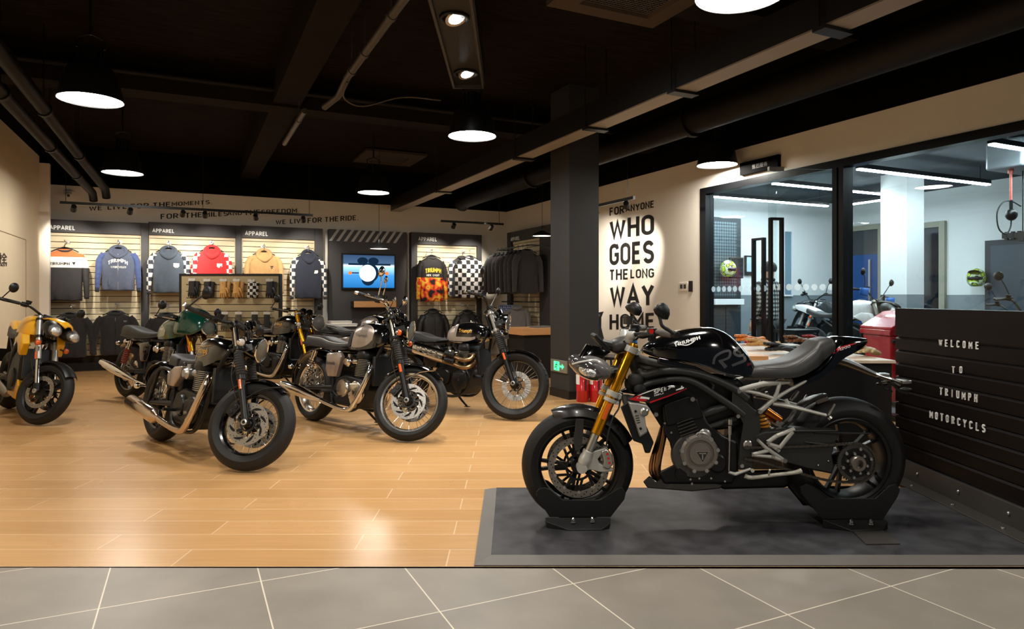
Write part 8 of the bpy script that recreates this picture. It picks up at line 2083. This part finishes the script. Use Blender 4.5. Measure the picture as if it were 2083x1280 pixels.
# doors and openings in the workshop walls
M_DFRAME = mat('beige_grey_door_frame', (150, 148, 132), .5)
def wdoor(name, label, p0, p1, ztop, leaf_m, uw=11.8, fr=.1):
    va, vb = onu(p0, 600, uw).y, onu(p1, 600, uw).y; L = va - vb
    t = thing(name, label, 'door', R(uw - .02, va, 0), TH - pi / 2)
    mb = MB()
    for x0, x1 in ((0, fr), (L - fr, L)): mb.box2((x0, -.05, 0), (x1, .02, ztop))
    mb.box2((fr, -.05, ztop - fr), (L - fr, .02, ztop)); mb.build('door_frame', M_DFRAME, t, bevel=.004)
    mb = MB(); mb.box2((fr, -.02, 0), (L - fr, .015, ztop - fr)); lf = mb.build('leaf', leaf_m, t); return t, L, fr
M_BLUEDOOR = mat('blue_door_paint', (18, 70, 132), .4); M_DARKGLASS = mat('dark_window_glass', (14, 26, 38), .06, coat=1)
t, L, fr = wdoor('workshop_door', 'blue door in a beige frame on the workshop wall left of the column', 1720, 1800, 2.62, M_BLUEDOOR)
mb = MB(); mb.box2((fr, -.024, 2.05), (L - fr, -.02, 2.52)); mb.build('fanlight', M_DARKGLASS, t)
mb = MB(); mb.box2((L * .66, -.06, .8), (L * .66 + .04, -.02, 1.95)); mb.build('door_handle', M_STEEL, t)
wdoor('workshop_door', 'dark glazed door in a beige frame right of the white column', 1868, 1926, 2.55, M_DARKGLASS)
# frame on the back wall seen through the open leaf
def onwall(px0, px1, y0, y1, w=9.45): 
    a, b = onv(px0, y0, w), onv(px1, y1, w); return a, b
a, b = onwall(1590, 1609, 467, 603); t = roomthing('wall_window', 'narrow blue grey window on the workshop back wall', 'window', a.x, 9.43, b.z)
mb = MB(); w_, h_ = b.x - a.x, a.z - b.z
mb.box2((0, -.03, 0), (.03, .02, h_)); mb.box2((w_ - .03, -.03, 0), (w_, .02, h_)); mb.box2((.03, -.03, h_ - .04), (w_ - .03, .02, h_)); mb.box2((.03, -.03, 0), (w_ - .03, .02, .03)); mb.build('window_frame', M_WHITEPAINT, t)
mb = MB(); mb.box2((.03, -.01, .03), (w_ - .03, .0, h_ - .04)); mb.build('pane', mat('blue_grey_pane', (96, 128, 146), .1, coat=1), t)
# mesh fronted cabinet
def mesh_mat():
    m = mat('perforated_steel', (70, 82, 88), .45, .4); nt, b = nodes_of(m); L = nt.links.new
    tc = nt.nodes.new('ShaderNodeTexCoord'); mp = nt.nodes.new('ShaderNodeMapping'); mp.inputs['Rotation'].default_value = (0, pi / 4, 0); mp.inputs['Scale'].default_value = (1, 0, 1); mp.inputs['Location'].default_value = (0, .01, 0); ck = nt.nodes.new('ShaderNodeTexChecker'); ck.inputs['Scale'].default_value = 26
    ck.inputs[1].default_value = (*srgb((58, 68, 74)), 1); ck.inputs[2].default_value = (*srgb((104, 118, 124)), 1); L(tc.outputs['Object'], mp.inputs[0]); L(mp.outputs[0], ck.inputs[0]); L(ck.outputs[0], b.inputs['Base Color']); return m
a, b = onwall(1441, 1509, 440, 606, 9.1); t = roomthing('tool_cabinet', 'tall dark tool cabinet with mesh upper front in the workshop corner', 'cabinet', a.x, 9.1, 0); w_ = b.x - a.x
mb = MB(); mb.box2((0, .02, 0), (w_, .34, a.z)); mb.build('carcass', mat('dark_slate_steel', (40, 48, 54), .45), t, bevel=.004)
mb = MB(); mb.box2((.04, 0, b.z + .02), (w_ - .12, .02, a.z - .08)); mb.build('mesh_panel', mesh_mat(), t)
mb = MB(); mb.box2((.04, -.12, b.z - .12), (w_ - .06, .02, b.z - .02)); mb.build('white_shelf', M_WHITEPAINT, t, bevel=.004)
for k in range(2):
    mb = MB(); mb.box2((.04 + k * w_ * .48, 0, .08), (.02 + (k + 1) * w_ * .47, .02, b.z - .16)); mb.build('cabinet_door', MATS['dark_slate_steel'], t, bevel=.003)
a = onv(1500, 545, 8.9); t = roomthing('tool_monitor', 'small dark monitor fixed before the mesh cabinet', 'monitor', a.x, 8.9, a.z - .18)
mb = MB(); mb.box2((-.16, 0, 0), (.14, .04, .36)); mb.build('casing', M_FRAMEBLK, t, bevel=.01)
mb = MB(); mb.box2((-.14, -.004, .02), (.12, 0, .34)); mb.build('screen', M_DARKGLASS, t)
mb = MB(); mb.box2((-.03, .04, .12), (.03, .2, .2)); mb.build('arm', M_FRAMEBLK, t)
a = onv(1481, 547, 8.88); t = roomthing('motorcycle_helmet', 'green and white helmet hanging on the mesh cabinet', 'helmet', a.x, 8.88, a.z - .16)
mb = MB(); mb.ell((0, 0, .16), (.13, .14, .15), None, 24, 14, a0=-1.1); mb.build('shell', MATS['neon_pattern'], t, ang=180)
mb = MB(); mb.ell((0, -.08, .15), (.10, .07, .055), None, 18, 10); mb.build('visor', M_DARKGLASS, t, ang=180)
mb = MB(); mb.cyl((0, .1, .2), (0, .16, .2), .012, n=8); mb.build('hook', M_STEEL, t)
a, b = onwall(1513, 1535, 520, 560, 9.44); t = roomthing('notice_frame', 'black framed notice on the white pier behind the person', 'notice', a.x, 9.42, b.z)
mb = MB(); mb.box2((0, -.02, 0), (b.x - a.x, .01, a.z - b.z)); mb.build('frame', M_FRAMEBLK, t)
mb = MB(); mb.box2((.03, -.025, .06), (b.x - a.x - .06, -.02, a.z - b.z - .03)); mb.build('sheet', mat('blue_white_sheet', (176, 204, 216), .6), t)
for i, (px, l) in enumerate(((1521, 'red workshop extinguisher, left of a pair behind the gloves'), (1535, 'red workshop extinguisher, right of a pair behind the gloves'))):
    p = wonz(px, 752, 0); extinguisher(l, (p.x, p.y, 0), .56, .052)
cz = wonz(1452, 700, .72); bx = thing('storage_crate', 'pale grey box standing low behind the black tank', 'box', (cz.x, cz.y + .3, 0), TH)
mb = MB(); mb.box2((-.2, -.15, 0), (.2, .15, .70)); mb.build('body', mat('pale_blue_grey_plastic', (150, 166, 172), .5), bx, bevel=.01)
mb = MB(); mb.box2((-.21, -.16, .68), (.21, .16, .74)); mb.build('lid', MATS['pale_blue_grey_plastic'], bx, bevel=.008)
# work bench / lift beside the dark motorcycle
c = W(1620, 672, 9.0); t = thing('work_stool', 'small dark workshop trolley beside the dark grey motorcycle', 'trolley', (c.x, c.y, 0), TH)
mb = MB(); mb.box2((-.22, -.18, .76), (.22, .18, .80)); mb.build('shelf', M_FRAMEBLK, t)
for x in (-.2, .2):
    for y in (-.16, .16):
        mb = MB(); mb.box2((x - .012, y - .012, 0), (x + .012, y + .012, .76)); mb.build('leg', M_FRAMEBLK, t)

# ================================================================ the person in the plaid shirt
def skin(name, parent, verts, edges, radii, m, sub=2, root=0):
    me = bpy.data.meshes.new(name); me.from_pydata(verts, edges, []); o = bpy.data.objects.new(name, me); COL.objects.link(o); o.parent = parent
    md = o.modifiers.new('skin', 'SKIN'); md.use_smooth_shade = True
    sv = me.skin_vertices[0].data
    for i, r in enumerate(radii): sv[i].radius = r if isinstance(r, tuple) else (r, r)
    sv[root].use_root = True
    q = o.modifiers.new('smooth', 'SUBSURF'); q.levels = sub; q.render_levels = sub
    me.materials.append(m); return o
c = W(1563, 600, 9.6)
pp = thing('person', 'person in a black and white plaid shirt and dark cap seen from behind', 'person', (c.x, c.y, 0), TH + .15)
M_SKINP = mat('skin', (196, 150, 124), .5)
vs_, es, rs = [], [], []
def J(p, r, link=None):
    vs_.append(p); rs.append(r); i = len(vs_) - 1
    if link is not None: es.append((link, i))
    return i
pel = J((0, 0, .92), (.15, .11)); wa = J((0, .01, 1.05), (.14, .10), pel); ch = J((0, .02, 1.26), (.17, .115), wa); sh = J((0, .01, 1.40), (.13, .09), ch); nk = J((0, 0, 1.48), .055, sh); h1 = J((0, -.0, 1.56), (.075, .09), nk); h2 = J((0, .005, 1.64), (.075, .09), h1); J((0, .01, 1.69), .05, h2); J((0, .095, 1.575), .016, h1)
for s in (-1, 1):
    J((s * .078, 0, 1.585), .016, h1)
    a = J((s * .17, .01, 1.395), .062, sh); e = J((s * .225, .0, 1.13), .047, a); w_ = J((s * .215, .09, .91), .031, e); hd = J((s * .21, .12, .84), (.036, .018), w_)
    for k in range(4):
        f1 = J((s * (.21 - .0), .108 + .017 * k, .775 + .006 * abs(k - 1.5)), .0095, hd); J((s * .20, .115 + .015 * k, .73 + .008 * abs(k - 1.5)), .008, f1)
    t1 = J((s * .195, .165, .83), .011, hd); J((s * .19, .18, .79), .009, t1)
    l = J((s * .095, 0, .85), .095, pel); kn = J((s * .105, .02, .48), .06, l); an = J((s * .11, -.01, .09), .04, kn); J((s * .115, .13, .035), .032, an)
body = skin('body', pp, vs_, es, rs, M_SKINP)
sv_, se, sr = [], [], []
def K(p, r, link=None):
    sv_.append(p); sr.append(r)
    if link is not None: se.append((link, len(sv_) - 1))
    return len(sv_) - 1
k0 = K((0, 0, .84), (.185, .14)); k1 = K((0, .01, 1.05), (.18, .135), k0); k2 = K((0, .02, 1.26), (.205, .14), k1); k3 = K((0, .01, 1.40), (.16, .11), k2); K((0, .0, 1.475), .07, k3)
for s in (-1, 1):
    a = K((s * .18, .01, 1.39), .082, k3); b = K((s * .232, .0, 1.13), .066, a); K((s * .22, .08, .94), .05, b)
skin('plaid_shirt', pp, sv_, se, sr, plaid('black_white_plaid', (52, 54, 56), (190, 194, 192), 5.5))
sv_, se, sr = [], [], []
k0 = K((0, 0, .93), (.165, .125))
for s in (-1, 1):
    a = K((s * .095, 0, .84), .11, k0); b = K((s * .105, .02, .48), .085, a); K((s * .11, -.01, .08), .07, b)
skin('trousers', pp, sv_, se, sr, mat('dark_trousers', (38, 40, 44), .85))
mb = MB(); mb.ell((0, -.012, 1.64), (.097, .112, .10), None, 20, 12, a0=-.55); mb.build('hair', mat('dark_hair', (24, 22, 22), .6, bump=(90, .4, .004)), pp, ang=180)
mb = MB(); mb.torus((0, .005, 1.475), (0, 0, 1), .07, .028, 20, 10); mb.build('dark_scarf', mat('dark_scarf_fabric', (34, 36, 40), .9), pp)
for s in (-1, 1):
    mb = MB(); mb.ell((s * .115, .06, .05), (.05, .14, .05), None, 16, 10, a0=-.9); mb.build('shoe', M_BLKPLASTIC, pp, ang=180)
# dark chair back peeping out beside the pillar
p = wonz(1236, 800, 0); ch_ = thing('lounge_chair', 'black moulded chair with flared back half hidden by the pillar', 'chair', (p.x - .12, p.y + .5, 0), TH + .5)
mb = MB(); rs = []
for z, w_, y in ((.45, .24, .0), (.60, .22, .05), (.78, .20, .09), (.92, .24, .11), (1.0, .29, .10)): rs.append([V((w_ * k / 5, y - .10 * (abs(k) / 5) ** 2, z + .03 * (abs(k) / 5) ** 2)) for k in range(-5, 6)])
mb.rings(rs, False, False); o = mb.build('backrest', M_BLKPLASTIC, ch_, ang=80); o.modifiers.new('shell', 'SOLIDIFY').thickness = .02
mb = MB(); mb.rings([[V((.24 * cos(a), -.22 + .24 * sin(a), z)) for a in [2 * pi * k / 24 for k in range(24)]] for z in (.41, .45)]); mb.build('seat', M_BLKPLASTIC, ch_, bevel=.01)
for x, y in ((-.2, -.4), (.2, -.4), (-.2, -.04), (.2, -.04)):
    mb = MB(); mb.cyl((x * .8, -.22 + (y + .22) * .7, .41), (x, y, 0), .013, .010, 10); mb.build('leg', M_BLACKMET, ch_)
